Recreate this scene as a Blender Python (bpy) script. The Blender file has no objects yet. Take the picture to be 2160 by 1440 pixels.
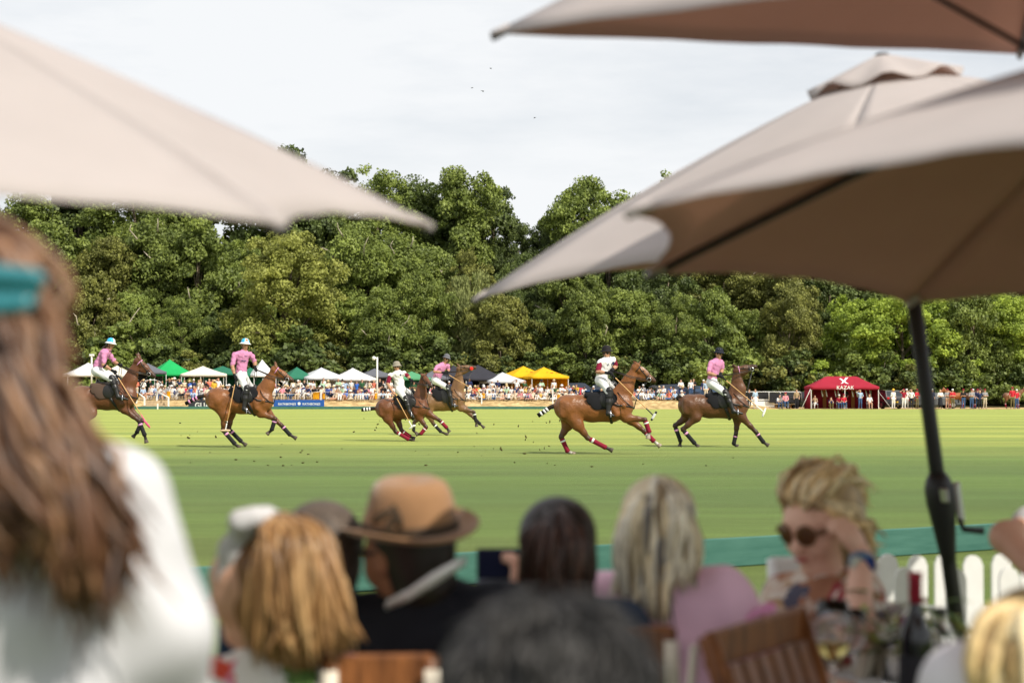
import bpy, math, random
import numpy as np
import openvdb
from mathutils import Vector, Matrix, noise as mnoise
R = math.radians
sc = bpy.context.scene
COL = sc.collection
# ------------------------------------------------------------------ camera
F = 3780.0                      # focal length in photograph pixels (photograph is 2160 wide)
EYE = 1.33
PITCH = math.atan(111 / F)
cam_d = bpy.data.cameras.new('camera')
cam = bpy.data.objects.new('camera', cam_d)
COL.objects.link(cam)
cam.location = (0, 0, EYE)
cam.rotation_euler = (math.pi / 2 + PITCH, 0, 0)
cam_d.sensor_width = 36
cam_d.lens = F / 2160 * 36
cam_d.clip_start = 0.05
cam_d.clip_end = 4000
cam_d.dof.use_dof = True
cam_d.dof.focus_distance = 43
cam_d.dof.aperture_fstop = 2.8
cam_d.dof.aperture_blades = 0
sc.camera = cam
# ------------------------------------------------------------------ sky, sun, exposure
SUN = Vector((0.74, -0.76, 1.0)).normalized()
world = bpy.data.worlds.new('World')
sc.world = world
world.use_nodes = True
wn, wl = world.node_tree.nodes, world.node_tree.links
wn.clear()
w_out = wn.new('ShaderNodeOutputWorld')
w_bg = wn.new('ShaderNodeBackground')
w_bg.inputs['Strength'].default_value = 0.09
sky = wn.new('ShaderNodeTexSky')
sky.sky_type = 'NISHITA'
sky.sun_disc = False
sky.sun_elevation = math.asin(SUN.z)
sky.sun_rotation = math.atan2(SUN.x, SUN.y)
sky.air_density = 1.0
sky.dust_density = 1.2
sky.ozone_density = 1.5
w_tc = wn.new('ShaderNodeTexCoord')
w_map = wn.new('ShaderNodeMapping')
w_map.inputs['Scale'].default_value = (2.2, 2.2, 9.0)
wl.new(w_tc.outputs['Generated'], w_map.inputs['Vector'])
w_n = wn.new('ShaderNodeTexNoise')
w_n.inputs['Scale'].default_value = 1.6
w_n.inputs['Detail'].default_value = 9
w_n.inputs['Roughness'].default_value = 0.55
wl.new(w_map.outputs['Vector'], w_n.inputs['Vector'])
w_r = wn.new('ShaderNodeValToRGB')
w_r.color_ramp.elements[0].position = 0.28
w_r.color_ramp.elements[0].color = (0.62, 0.62, 0.62, 1)
w_r.color_ramp.elements[1].position = 0.56
w_r.color_ramp.elements[1].color = (0.97, 0.97, 0.97, 1)
wl.new(w_n.outputs['Fac'], w_r.inputs['Fac'])
w_mix = wn.new('ShaderNodeMix')
w_mix.data_type = 'RGBA'
wl.new(w_r.outputs['Color'], w_mix.inputs['Factor'])
wl.new(sky.outputs['Color'], w_mix.inputs['A'])
w_mix.inputs['B'].default_value = (10.5, 10.7, 10.9, 1)
wl.new(w_mix.outputs['Result'], w_bg.inputs['Color'])
wl.new(w_bg.outputs['Background'], w_out.inputs['Surface'])
sun_d = bpy.data.lights.new('sun', 'SUN')
sun_d.energy = 5.0
sun_d.angle = R(0.53)
sun_d.color = (1.0, 0.93, 0.80)
sun = bpy.data.objects.new('sun', sun_d)
COL.objects.link(sun)
sun.location = SUN * 60
sun.rotation_euler = (-SUN).to_track_quat('-Z', 'Y').to_euler()
vs = sc.view_settings
vs.view_transform = 'Standard'
vs.look = 'None'
vs.gamma = 1
vs.exposure = 0.0
vs.use_curve_mapping = False
sc.render.film_transparent = False
sc.cycles.use_denoising = True
sc.cycles.max_bounces = 12
sc.cycles.diffuse_bounces = 3
sc.cycles.glossy_bounces = 3
sc.cycles.transmission_bounces = 12
sc.cycles.transparent_max_bounces = 8
sc.cycles.caustics_reflective = False
sc.cycles.caustics_refractive = False
rnd = random.Random(7)
npr = np.random.default_rng(11)

# ------------------------------------------------------------------ helpers
CT, ST = math.cos(PITCH), math.sin(PITCH)

def W(u, v, d):
    """World point seen at photograph pixel (u, v), d metres from the camera along its axis."""
    x = (u - 1080) / F * d
    up = (720 - v) / F * d
    return Vector((x, d * CT - up * ST, EYE + d * ST + up * CT))

def WY(u, v, y):
    """World point seen at photograph pixel (u, v) on the upright plane at distance y."""
    rx, ru = (u - 1080) / F, (720 - v) / F
    t = y / (CT - ru * ST)
    return Vector((rx * t, y, EYE + t * (ST + ru * CT)))

def GY(v, z=0.0):
    """Distance y of the ground (height z) seen in picture row v."""
    ru = (720 - v) / F
    t = (z - EYE) / (ST + ru * CT)
    return t * (CT - ru * ST)

def lin(h):
    h = h.lstrip('#')
    c = [int(h[i:i + 2], 16) / 255 for i in (0, 2, 4)]
    return tuple(x / 12.92 if x <= 0.04045 else ((x + 0.055) / 1.055) ** 2.4 for x in c)

def tag(o, label=None, cat=None, group=None, kind=None):
    if label: o['label'] = label
    if cat: o['category'] = cat
    if group: o['group'] = group
    if kind: o['kind'] = kind
    return o

def empty(name, loc, rz=0.0):
    o = bpy.data.objects.new(name, None)
    o.empty_display_size = 0.1
    COL.objects.link(o)
    o.location = loc
    o.rotation_euler = (0, 0, rz)
    return o

MATS = {}
def mat(key, col, rough=0.7, spec=0.3, var=0.0, nscale=5.0, col2=None, bump=0.0, bscale=40.0, attr=None, transl=0.0, tcol=None,
        metal=0.0, objrand=0.0, stretch=None, sheen=0.0, coat=0.0, vec='Object', detail=4, bdist=0.02):
    if key in MATS: return MATS[key]
    m = bpy.data.materials.new(key)
    m.use_nodes = True
    n, l = m.node_tree.nodes, m.node_tree.links
    n.clear()
    out = n.new('ShaderNodeOutputMaterial')
    b = n.new('ShaderNodeBsdfPrincipled')
    b.inputs['Roughness'].default_value = rough
    b.inputs['Specular IOR Level'].default_value = spec
    b.inputs['Metallic'].default_value = metal
    if sheen: b.inputs['Sheen Weight'].default_value = sheen
    if coat: b.inputs['Coat Weight'].default_value = coat
    c = tuple(col) if not isinstance(col, str) else lin(col)
    tc = n.new('ShaderNodeTexCoord')
    mp = n.new('ShaderNodeMapping')
    l.new(tc.outputs[vec], mp.inputs['Vector'])
    if stretch: mp.inputs['Scale'].default_value = stretch
    src = None
    if attr:
        a = n.new('ShaderNodeAttribute'); a.attribute_name = attr
        src = a.outputs['Color']
    else:
        rgbn = n.new('ShaderNodeRGB'); rgbn.outputs[0].default_value = (*c, 1)
        src = rgbn.outputs[0]
    if var or col2 is not None:
        nz = n.new('ShaderNodeTexNoise')
        nz.inputs['Scale'].default_value = nscale
        nz.inputs['Detail'].default_value = detail
        nz.inputs['Roughness'].default_value = 0.6
        l.new(mp.outputs['Vector'], nz.inputs['Vector'])
        rp = n.new('ShaderNodeMapRange')
        rp.inputs['From Min'].default_value = 0.32
        rp.inputs['From Max'].default_value = 0.68
        l.new(nz.outputs['Fac'], rp.inputs['Value'])
        if col2 is not None:
            mx = n.new('ShaderNodeMix'); mx.data_type = 'RGBA'
            l.new(rp.outputs['Result'], mx.inputs['Factor'])
            l.new(src, mx.inputs['A'])
            mx.inputs['B'].default_value = (*(tuple(col2) if not isinstance(col2, str) else lin(col2)), 1)
            src = mx.outputs['Result']
        if var:
            hv = n.new('ShaderNodeHueSaturation')
            rv = n.new('ShaderNodeMapRange')
            rv.inputs['To Min'].default_value = 1 - var
            rv.inputs['To Max'].default_value = 1 + var
            l.new(rp.outputs['Result'], rv.inputs['Value'])
            l.new(rv.outputs['Result'], hv.inputs['Value'])
            l.new(src, hv.inputs['Color'])
            src = hv.outputs['Color']
    if objrand:
        oi = n.new('ShaderNodeObjectInfo')
        hv = n.new('ShaderNodeHueSaturation')
        rv = n.new('ShaderNodeMapRange')
        rv.inputs['To Min'].default_value = 1 - objrand
        rv.inputs['To Max'].default_value = 1 + objrand
        l.new(oi.outputs['Random'], rv.inputs['Value'])
        l.new(rv.outputs['Result'], hv.inputs['Value'])
        l.new(src, hv.inputs['Color'])
        src = hv.outputs['Color']
    l.new(src, b.inputs['Base Color'])
    if bump:
        nb = n.new('ShaderNodeTexNoise')
        nb.inputs['Scale'].default_value = bscale
        nb.inputs['Detail'].default_value = 5
        l.new(mp.outputs['Vector'], nb.inputs['Vector'])
        bp = n.new('ShaderNodeBump')
        bp.inputs['Strength'].default_value = bump
        bp.inputs['Distance'].default_value = bdist
        l.new(nb.outputs['Fac'], bp.inputs['Height'])
        l.new(bp.outputs['Normal'], b.inputs['Normal'])
    surf = b.outputs['BSDF']
    if transl:
        t = n.new('ShaderNodeBsdfTranslucent')
        if tcol is None:
            l.new(src, t.inputs['Color'])
        else:
            t.inputs['Color'].default_value = (*(tuple(tcol) if not isinstance(tcol, str) else lin(tcol)), 1)
        ms = n.new('ShaderNodeMixShader')
        ms.inputs['Fac'].default_value = transl
        l.new(surf, ms.inputs[1]); l.new(t.outputs['BSDF'], ms.inputs[2])
        surf = ms.outputs['Shader']
    l.new(surf, out.inputs['Surface'])
    MATS[key] = m
    return m

def glass_mat(key, col=(1, 1, 1), rough=0.0, ior=1.45):
    if key in MATS: return MATS[key]
    m = mat(key, col, rough, 0.5)
    b = [x for x in m.node_tree.nodes if x.type == 'BSDF_PRINCIPLED'][0]
    b.inputs['Transmission Weight'].default_value = 1
    b.inputs['IOR'].default_value = ior
    return m

def link_mesh(name, verts, faces, mats, parent=None, midx=None, smooth=True, loc=None, cols=None):
    me = bpy.data.meshes.new(name)
    if isinstance(verts, np.ndarray):
        nv, nf, k = len(verts), len(faces), faces.shape[1]
        me.vertices.add(nv); me.vertices.foreach_set('co', verts.astype(np.float32).ravel())
        me.loops.add(nf * k); me.loops.foreach_set('vertex_index', faces.astype(np.int32).ravel())
        me.polygons.add(nf)
        me.polygons.foreach_set('loop_start', np.arange(0, nf * k, k, dtype=np.int32))
        me.update(calc_edges=True)
        me.validate()
    else:
        me.from_pydata(verts, [], faces)
        me.update()
    if not isinstance(mats, (list, tuple)): mats = [mats]
    for m in mats: me.materials.append(m)
    if midx is not None: me.polygons.foreach_set('material_index', np.asarray(midx, dtype=np.int32))
    if smooth: me.polygons.foreach_set('use_smooth', np.ones(len(me.polygons), dtype=bool))
    if cols is not None:
        a = me.color_attributes.new('Col', 'FLOAT_COLOR', 'POINT')
        cc = np.ones((len(me.vertices), 4), dtype=np.float32); cc[:, :3] = np.asarray(cols, dtype=np.float32)
        a.data.foreach_set('color', cc.ravel())
    o = bpy.data.objects.new(name, me)
    COL.objects.link(o)
    if parent is not None: o.parent = parent
    if loc is not None and parent is None: o.location = loc
    return o

class MB:
    """Collects simple shapes and links them as one mesh."""
    def __init__(s): s.v, s.f, s.m, s.c = [], [], [], []
    def add(s, vs_, fs, mi=0, col=None):
        b = len(s.v)
        s.v += [tuple(p) for p in vs_]
        s.f += [tuple(b + i for i in f) for f in fs]
        s.m += [mi] * len(fs)
        s.c += [col if col is not None else (1, 1, 1)] * len(vs_)
        return s
    def box(s, c, size, rot=None, mi=0, bev=0.0):
        hx, hy, hz = (x / 2 for x in size)
        M = rot if rot is not None else Matrix.Identity(3)
        c = Vector(c)
        if bev <= 0:
            p = [c + M @ Vector((sx * hx, sy * hy, sz * hz)) for sx in (-1, 1) for sy in (-1, 1) for sz in (-1, 1)]
            return s.add(p, [(0, 1, 3, 2), (4, 6, 7, 5), (0, 4, 5, 1), (2, 3, 7, 6), (0, 2, 6, 4), (1, 5, 7, 3)], mi)
        bm_v, idx = [], {}
        for ax in range(3):
            for sx in (-1, 1):
                for sy in (-1, 1):
                    for sz in (-1, 1):
                        q = [sx * hx, sy * hy, sz * hz]
                        for j in range(3):
                            if j != ax: q[j] -= math.copysign(bev, q[j])
                        idx[(ax, sx, sy, sz)] = len(bm_v)
                        bm_v.append(c + M @ Vector(q))
        fs = []
        for ax in range(3):
            for sg in (-1, 1):
                o = [j for j in range(3) if j != ax]
                loop = []
                for a_, b_ in ((-1, -1), (1, -1), (1, 1), (-1, 1)):
                    k = [0, 0, 0]; k[ax] = sg; k[o[0]] = a_; k[o[1]] = b_
                    loop.append(idx[(ax, *k)])
                flip = (sg < 0) != (ax == 1)
                fs.append(tuple(reversed(loop)) if flip else tuple(loop))
        for ax in range(3):
            o = [j for j in range(3) if j != ax]
            for s0 in (-1, 1):
                for s1 in (-1, 1):
                    k1 = [0, 0, 0]; k1[o[0]] = s0; k1[o[1]] = s1
                    q = []
                    for axx, e in ((o[0], -1), (o[0], 1), (o[1], 1), (o[1], -1)):
                        k = list(k1); k[ax] = e
                        q.append(idx[(axx, *k)])
                    fs.append(tuple(q))
        for sx in (-1, 1):
            for sy in (-1, 1):
                for sz in (-1, 1):
                    fs.append(tuple(idx[(a_, sx, sy, sz)] for a_ in range(3)))
        return s.add(bm_v, fs, mi)
    def tube(s, pts, rad, n=8, mi=0, cap=True, col=None, flat=None):
        pts = [Vector(p) for p in pts]
        if not isinstance(rad, (list, tuple)): rad = [rad] * len(pts)
        t0 = (pts[1] - pts[0]).normalized()
        ref = Vector((0, 0, 1)) if abs(t0.z) < 0.9 else Vector((1, 0, 0))
        nrm = t0.cross(ref).normalized()
        vs_, fs = [], []
        for i, p in enumerate(pts):
            t = (pts[min(i + 1, len(pts) - 1)] - pts[max(i - 1, 0)])
            if t.length < 1e-9: t = t0
            t = t.normalized()
            nrm = (nrm - t * nrm.dot(t))
            if nrm.length < 1e-6: nrm = t.orthogonal()
            nrm.normalize()
            bn = t.cross(nrm)
            for j in range(n):
                a = 2 * math.pi * j / n
                off = nrm * math.cos(a) * rad[i] + bn * math.sin(a) * rad[i]
                if flat: off = off + flat[0] * (off.dot(flat[0]) * (flat[1] - 1))
                vs_.append(p + off)
        for i in range(len(pts) - 1):
            for j in range(n):
                a, b = i * n + j, i * n + (j + 1) % n
                fs.append((a, b, b + n, a + n))
        if cap:
            fs.append(tuple(reversed(range(n))))
            k = (len(pts) - 1) * n
            fs.append(tuple(range(k, k + n)))
        return s.add(vs_, fs, mi, col)
    def lathe(s, prof, c=(0, 0, 0), n=20, mi=0, axis=None, col=None):
        c = Vector(c)
        M = axis if axis is not None else Matrix.Identity(3)
        vs_, fs = [], []
        for r_, z in prof:
            for j in range(n):
                a = 2 * math.pi * j / n
                vs_.append(c + M @ Vector((r_ * math.cos(a), r_ * math.sin(a), z)))
        for i in range(len(prof) - 1):
            for j in range(n):
                a, b = i * n + j, i * n + (j + 1) % n
                fs.append((a, b, b + n, a + n))
        if prof[0][0] > 1e-6: fs.append(tuple(reversed(range(n))))
        if prof[-1][0] > 1e-6:
            k = (len(prof) - 1) * n
            fs.append(tuple(range(k, k + n)))
        return s.add(vs_, fs, mi, col)
    def prism(s, outline, y0, y1, mi=0, M=None, c=(0, 0, 0)):
        """outline in x,z extruded along y"""
        M = M if M is not None else Matrix.Identity(3)
        c = Vector(c)
        k = len(outline)
        vs_ = [c + M @ Vector((x, y0, z)) for x, z in outline] + [c + M @ Vector((x, y1, z)) for x, z in outline]
        fs = [tuple(range(k)), tuple(reversed(range(k, 2 * k)))]
        fs += [(i, i + k, (i + 1) % k + k, (i + 1) % k) for i in range(k)]
        return s.add(vs_, fs, mi)
    def sheet(s, rows, mi=0, thick=0.0, col=None, mib=None):
        """rows of points -> sheet; with thickness it gets a back and a rim"""
        nr, nc = len(rows), len(rows[0])
        P = [[Vector(p) for p in r] for r in rows]
        vs_ = [p for r in P for p in r]
        fs = [(i * nc + j, i * nc + j + 1, (i + 1) * nc + j + 1, (i + 1) * nc + j) for i in range(nr - 1) for j in range(nc - 1)]
        if thick:
            N = []
            for i in range(nr):
                for j in range(nc):
                    du = P[i][min(j + 1, nc - 1)] - P[i][max(j - 1, 0)]
                    dv = P[min(i + 1, nr - 1)][j] - P[max(i - 1, 0)][j]
                    q = du.cross(dv)
                    N.append(q.normalized() if q.length > 1e-12 else Vector((0, 0, 1)))
            k = nr * nc
            vs_ = vs_ + [p - nn * thick for p, nn in zip(vs_, N)]
            fs = fs + [tuple(k + i for i in reversed(f)) for f in fs]
            rim = [j for j in range(nc)] + [i * nc + nc - 1 for i in range(1, nr)] + [(nr - 1) * nc + j for j in range(nc - 2, -1, -1)] + [i * nc for i in range(nr - 2, 0, -1)]
            for a, b in zip(rim, rim[1:] + rim[:1]): fs.append((b, a, a + k, b + k))
        nf = (nr - 1) * (nc - 1)
        s.add(vs_, fs, mi, col)
        if mib is not None and thick: s.m[-len(fs) + nf:-len(fs) + 2 * nf] = [mib] * nf
        return s
    def build(s, name, mats, parent=None, smooth=True, loc=None, cols=False):
        v = s.v
        if loc is not None:
            L = Vector(loc); v = [tuple(Vector(p) - L) for p in s.v]
        return link_mesh(name, v, s.f, mats, parent, s.m if isinstance(mats, (list, tuple)) and len(mats) > 1 else None, smooth, loc, s.c if cols else None)

# ---- organic shapes: smooth union of round cones -> one continuous mesh
def rc(a, b, ra, rb=None, n=None, f=1.0, m=0, k=None, col=None):
    """round cone from a to b, squeezed by f along direction n, colour/material m"""
    return dict(a=np.array(a, float), b=np.array(b, float), ra=ra, rb=ra if rb is None else rb, n=None if n is None else np.array(n, float) / np.linalg.norm(n), f=f, m=m, k=k, col=col)

def _prim(p, X, Y, Z):
    a, b = p['a'], p['b']
    ab = b - a
    x, y, z = X - a[0], Y - a[1], Z - a[2]
    if p['n'] is not None and p['f'] != 1:
        n = p['n']; g = 1 / p['f'] - 1
        dn = (x * n[0] + y * n[1] + z * n[2]) * g
        x = x + dn * n[0]; y = y + dn * n[1]; z = z + dn * n[2]
        ab = ab + n * (ab @ n) * g
    q = ab @ ab
    if q < 1e-10:
        return np.sqrt(x * x + y * y + z * z) - p['ra']
    t = np.clip((x * ab[0] + y * ab[1] + z * ab[2]) / q, 0, 1)
    return np.sqrt((x - t * ab[0]) ** 2 + (y - t * ab[1]) ** 2 + (z - t * ab[2]) ** 2) - (p['ra'] + (p['rb'] - p['ra']) * t)

def sdf(prims, vox, k=0.03, disp=None):
    lo = np.full(3, 1e9); hi = np.full(3, -1e9)
    for p in prims:
        r = max(p['ra'], p['rb']) * max(1, p['f'])
        lo = np.minimum(lo, np.minimum(p['a'], p['b']) - r); hi = np.maximum(hi, np.maximum(p['a'], p['b']) + r)
    lo = lo - 3 * vox - k; hi = hi + 3 * vox + k
    nx = np.ceil((hi - lo) / vox).astype(int) + 1
    D = np.full(nx, 0.3, dtype=np.float32)
    ax = [lo[i] + np.arange(nx[i]) * vox for i in range(3)]
    for p in prims:
        kk = p['k'] if p['k'] is not None else k
        r = max(p['ra'], p['rb']) * max(1, p['f']) + kk + 4 * vox
        l = np.clip(((np.minimum(p['a'], p['b']) - r - lo) / vox).astype(int), 0, nx - 1)
        h = np.clip(((np.maximum(p['a'], p['b']) + r - lo) / vox).astype(int) + 2, 1, nx)
        s_ = tuple(slice(l[i], h[i]) for i in range(3))
        d = _prim(p, ax[0][s_[0]][:, None, None], ax[1][s_[1]][None, :, None], ax[2][s_[2]][None, None, :]).astype(np.float32)
        d = np.minimum(d, 0.3)
        e = D[s_]
        hh = np.clip(0.5 + 0.5 * (e - d) / kk, 0, 1)
        D[s_] = e * (1 - hh) + d * hh - kk * hh * (1 - hh)
    g = openvdb.FloatGrid(0.3)
    g.copyFromArray(np.clip(D, -0.3, 0.3).astype(np.float32))
    pts, quads = g.convertToQuads(0.0)
    V = np.asarray(pts, float) * vox + lo
    Q = np.asarray(quads, int)[:, ::-1]
    if disp is not None: V = disp(V)
    return V, Q

def sdf_owner(prims, V):
    X, Y, Z = V[:, 0], V[:, 1], V[:, 2]
    return np.stack([_prim(p, X, Y, Z) for p in prims], 1)

def sdf_obj(name, prims, vox, mats, parent=None, k=0.03, disp=None, loc=None):
    """body mesh; face material from the nearest primitive, or vertex colour if primitives carry col"""
    V, Q = sdf(prims, vox, k, disp)
    cols = midx = None
    if prims[0]['col'] is not None:
        D = sdf_owner(prims, V)
        w = np.exp(-(D - D.min(1, keepdims=True)) / 0.02)
        cols = (w @ np.array([p['col'] for p in prims])) / w.sum(1, keepdims=True)
    elif isinstance(mats, (list, tuple)) and len(mats) > 1:
        own = np.array([p['m'] for p in prims])[sdf_owner(prims, V).argmin(1)]
        midx = own[Q[:, 0]]
    if loc is not None: V = V - np.array(loc)
    return link_mesh(name, V, Q, mats, parent, midx, True, loc, cols)

def text_mesh(name, s, size, m, parent, M, align='CENTER', depth=0.004, spacing=1.0):
    cu = bpy.data.curves.new('t', 'FONT')
    cu.body = s; cu.size = size; cu.align_x = align; cu.extrude = depth; cu.space_character = spacing
    cu.offset = size * 0.012
    o = bpy.data.objects.new('t', cu)
    COL.objects.link(o)
    dg = bpy.context.evaluated_depsgraph_get()
    me = bpy.data.meshes.new_from_object(o.evaluated_get(dg))
    bpy.data.objects.remove(o); bpy.data.curves.remove(cu)
    me.materials.clear(); me.materials.append(m)
    me.transform(M)
    o = bpy.data.objects.new(name, me)
    COL.objects.link(o)
    if parent is not None: o.parent = parent
    return o

def copy_tree(o, parent=None):
    c = o.copy(); COL.objects.link(c)
    if parent is not None: c.parent = parent
    for ch in [x for x in o.children]: copy_tree(ch, c)
    return c

def slot(o, i, m):
    o.material_slots[i].link = 'OBJECT'
    o.material_slots[i].material = m
# ------------------------------------------------------------------ the setting: field, lawn, bank, hill
def bank_z(x, y):
    k = min(1, max(0, (26 - x) / 8)); k = k * k * (3 - 2 * k)
    def ss(a, b, t):
        t = min(1, max(0, (t - a) / (b - a))); return t * t * (3 - 2 * t)
    z = k * (0.78 * ss(159.0, 163.2, y) + 0.62 * ss(163, 178, y))
    z += 0.09 * max(0, y - 181) + 0.10 * max(0, y - 200)
    return z

def field_mat():
    m = bpy.data.materials.new('field_grass'); m.use_nodes = True
    n, l = m.node_tree.nodes, m.node_tree.links; n.clear()
    out = n.new('ShaderNodeOutputMaterial'); b = n.new('ShaderNodeBsdfPrincipled')
    b.inputs['Roughness'].default_value = 0.85; b.inputs['Specular IOR Level'].default_value = 0.15
    b.inputs['Sheen Weight'].default_value = 0.3; b.inputs['Sheen Roughness'].default_value = 0.6
    b.inputs['Sheen Tint'].default_value = (0.7, 0.8, 0.3, 1)
    g = n.new('ShaderNodeNewGeometry')
    sep = n.new('ShaderNodeSeparateXYZ'); l.new(g.outputs['Position'], sep.inputs[0])
    def math_(op, a, bb=None, clamp=False):
        q = n.new('ShaderNodeMath'); q.operation = op; q.use_clamp = clamp
        for i, x in enumerate((a, bb)):
            if x is None: continue
            if isinstance(x, (int, float)): q.inputs[i].default_value = x
            else: l.new(x, q.inputs[i])
        return q.outputs[0]
    def noise_(scale, vecscale, detail=5, rough=0.6):
        mp = n.new('ShaderNodeMapping'); mp.inputs['Scale'].default_value = vecscale
        l.new(g.outputs['Position'], mp.inputs['Vector'])
        q = n.new('ShaderNodeTexNoise'); q.inputs['Scale'].default_value = scale; q.inputs['Detail'].default_value = detail
        q.inputs['Roughness'].default_value = rough
        l.new(mp.outputs[0], q.inputs['Vector']); return q.outputs['Fac']
    def mix_(f, a, bb):
        q = n.new('ShaderNodeMix'); q.data_type = 'RGBA'
        if isinstance(f, (int, float)): q.inputs['Factor'].default_value = f
        else: l.new(f, q.inputs['Factor'])
        for k, x in (('A', a), ('B', bb)):
            if isinstance(x, tuple): q.inputs[k].default_value = (*x, 1)
            else: l.new(x, q.inputs[k])
        return q.outputs['Result']
    # turf: darker green along the home side, lighter and yellower out on the open ground
    wob = math_('MULTIPLY', math_('SUBTRACT', noise_(0.05, (1, 1, 1), 3), 0.5), 16)
    yy = math_('ADD', sep.outputs['Y'], wob)
    yellowy = n.new('ShaderNodeMapRange'); yellowy.interpolation_type = 'SMOOTHSTEP'  # blend towards the lighter, yellower far tone
    yellowy.inputs['From Min'].default_value = 29; yellowy.inputs['From Max'].default_value = 56
    l.new(yy, yellowy.inputs['Value'])
    near2 = n.new('ShaderNodeMapRange'); near2.interpolation_type = 'SMOOTHSTEP'
    near2.inputs['From Min'].default_value = 13; near2.inputs['From Max'].default_value = 24
    l.new(yy, near2.inputs['Value'])
    c = mix_(near2.outputs[0], (0.095, 0.140, 0.030), (0.050, 0.108, 0.028))
    c = mix_(yellowy.outputs[0], c, (0.320, 0.350, 0.070))
    # mown bands running along the pitch
    wob2 = math_('MULTIPLY', math_('SUBTRACT', noise_(0.35, (0.12, 1, 1), 4), 0.5), 2.6)
    st = math_('SINE', math_('MULTIPLY', math_('ADD', sep.outputs['Y'], wob2), 2 * math.pi / 8.4))
    st = math_('MULTIPLY', st, math_('ADD', 0.5, noise_(0.2, (0.3, 1, 1), 2)))
    band = n.new('ShaderNodeMapRange'); band.inputs['From Min'].default_value = -0.6; band.inputs['From Max'].default_value = 0.6
    l.new(st, band.inputs['Value'])
    c = mix_(math_('MULTIPLY', math_('MULTIPLY', band.outputs[0], math_('ADD', noise_(0.11, (0.25, 1, 1), 3), 0.1)), 0.75), c, (0.085, 0.160, 0.030))
    hv = n.new('ShaderNodeHueSaturation'); l.new(c, hv.inputs['Color'])
    streak = math_('ADD', math_('MULTIPLY', math_('SUBTRACT', noise_(2.2, (0.12, 1.8, 1), 6, 0.75), 0.5), 1.7), 1.0)
    fine = math_('ADD', math_('MULTIPLY', math_('SUBTRACT', noise_(26, (1, 1, 1), 5, 0.75), 0.5), 0.95), 1.0)
    broad = math_('ADD', math_('MULTIPLY', math_('SUBTRACT', noise_(0.55, (0.10, 1.0, 1), 5, 0.7), 0.5), 1.7), 1.0)
    l.new(math_('MULTIPLY', math_('MULTIPLY', streak, fine), broad), hv.inputs['Value'])
    c = hv.outputs['Color']
    # worn, straw coloured scuffs
    sc_ = n.new('ShaderNodeMapRange'); sc_.inputs['From Min'].default_value = 0.66; sc_.inputs['From Max'].default_value = 0.78
    l.new(noise_(0.9, (0.4, 1, 1), 5), sc_.inputs['Value'])
    c = mix_(math_('MULTIPLY', sc_.outputs[0], 0.5), c, (0.30, 0.27, 0.09))
    l.new(c, b.inputs['Base Color'])
    bp = n.new('ShaderNodeBump'); bp.inputs['Strength'].default_value = 0.9; bp.inputs['Distance'].default_value = 0.05
    l.new(noise_(30, (1, 1, 1), 6, 0.8), bp.inputs['Height']); l.new(bp.outputs[0], b.inputs['Normal'])
    l.new(b.outputs[0], out.inputs['Surface'])
    return m
M_FIELD = field_mat()
FAR_Y = 158.6
link_mesh('polo_field', [(-400, -60, 0), (400, -60, 0), (400, FAR_Y + 0.2, 0), (-400, FAR_Y + 0.2, 0)], [(0, 1, 2, 3)], M_FIELD, smooth=False)['kind'] = 'structure'
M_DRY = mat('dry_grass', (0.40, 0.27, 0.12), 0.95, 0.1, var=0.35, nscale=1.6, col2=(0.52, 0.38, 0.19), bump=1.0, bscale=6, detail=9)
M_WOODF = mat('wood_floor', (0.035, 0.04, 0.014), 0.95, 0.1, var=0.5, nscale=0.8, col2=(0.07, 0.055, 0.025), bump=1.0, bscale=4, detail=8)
xs = np.arange(-150, 151, 2.5); ys = np.concatenate([np.arange(158.8, 166, 0.5), np.arange(166, 186, 2), np.arange(186, 330, 6)])
V_, Fc = [], []
for j, y in enumerate(ys):
    for i, x in enumerate(xs):
        z = bank_z(x, y) + (0.10 * (mnoise.noise(Vector((x * .35, y * .6, 0)))) + 0.05 * mnoise.noise(Vector((x * 1.3, y * 1.1, 4)))) * (1 if y > 159.3 else 0) - 0.012
        V_.append((x, y, z))
nx_ = len(xs)
for j in range(len(ys) - 1):
    for i in range(nx_ - 1): Fc.append((j * nx_ + i, j * nx_ + i + 1, (j + 1) * nx_ + i + 1, (j + 1) * nx_ + i))
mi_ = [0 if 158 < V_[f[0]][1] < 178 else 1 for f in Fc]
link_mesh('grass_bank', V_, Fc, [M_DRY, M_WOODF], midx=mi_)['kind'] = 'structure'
link_mesh('terrain', [(-2500, -1500, -0.6), (2500, -1500, -0.6), (2500, 3000, -0.6), (-2500, 3000, -0.6)], [(0, 1, 2, 3)], M_WOODF, smooth=False)['kind'] = 'structure'

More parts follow.
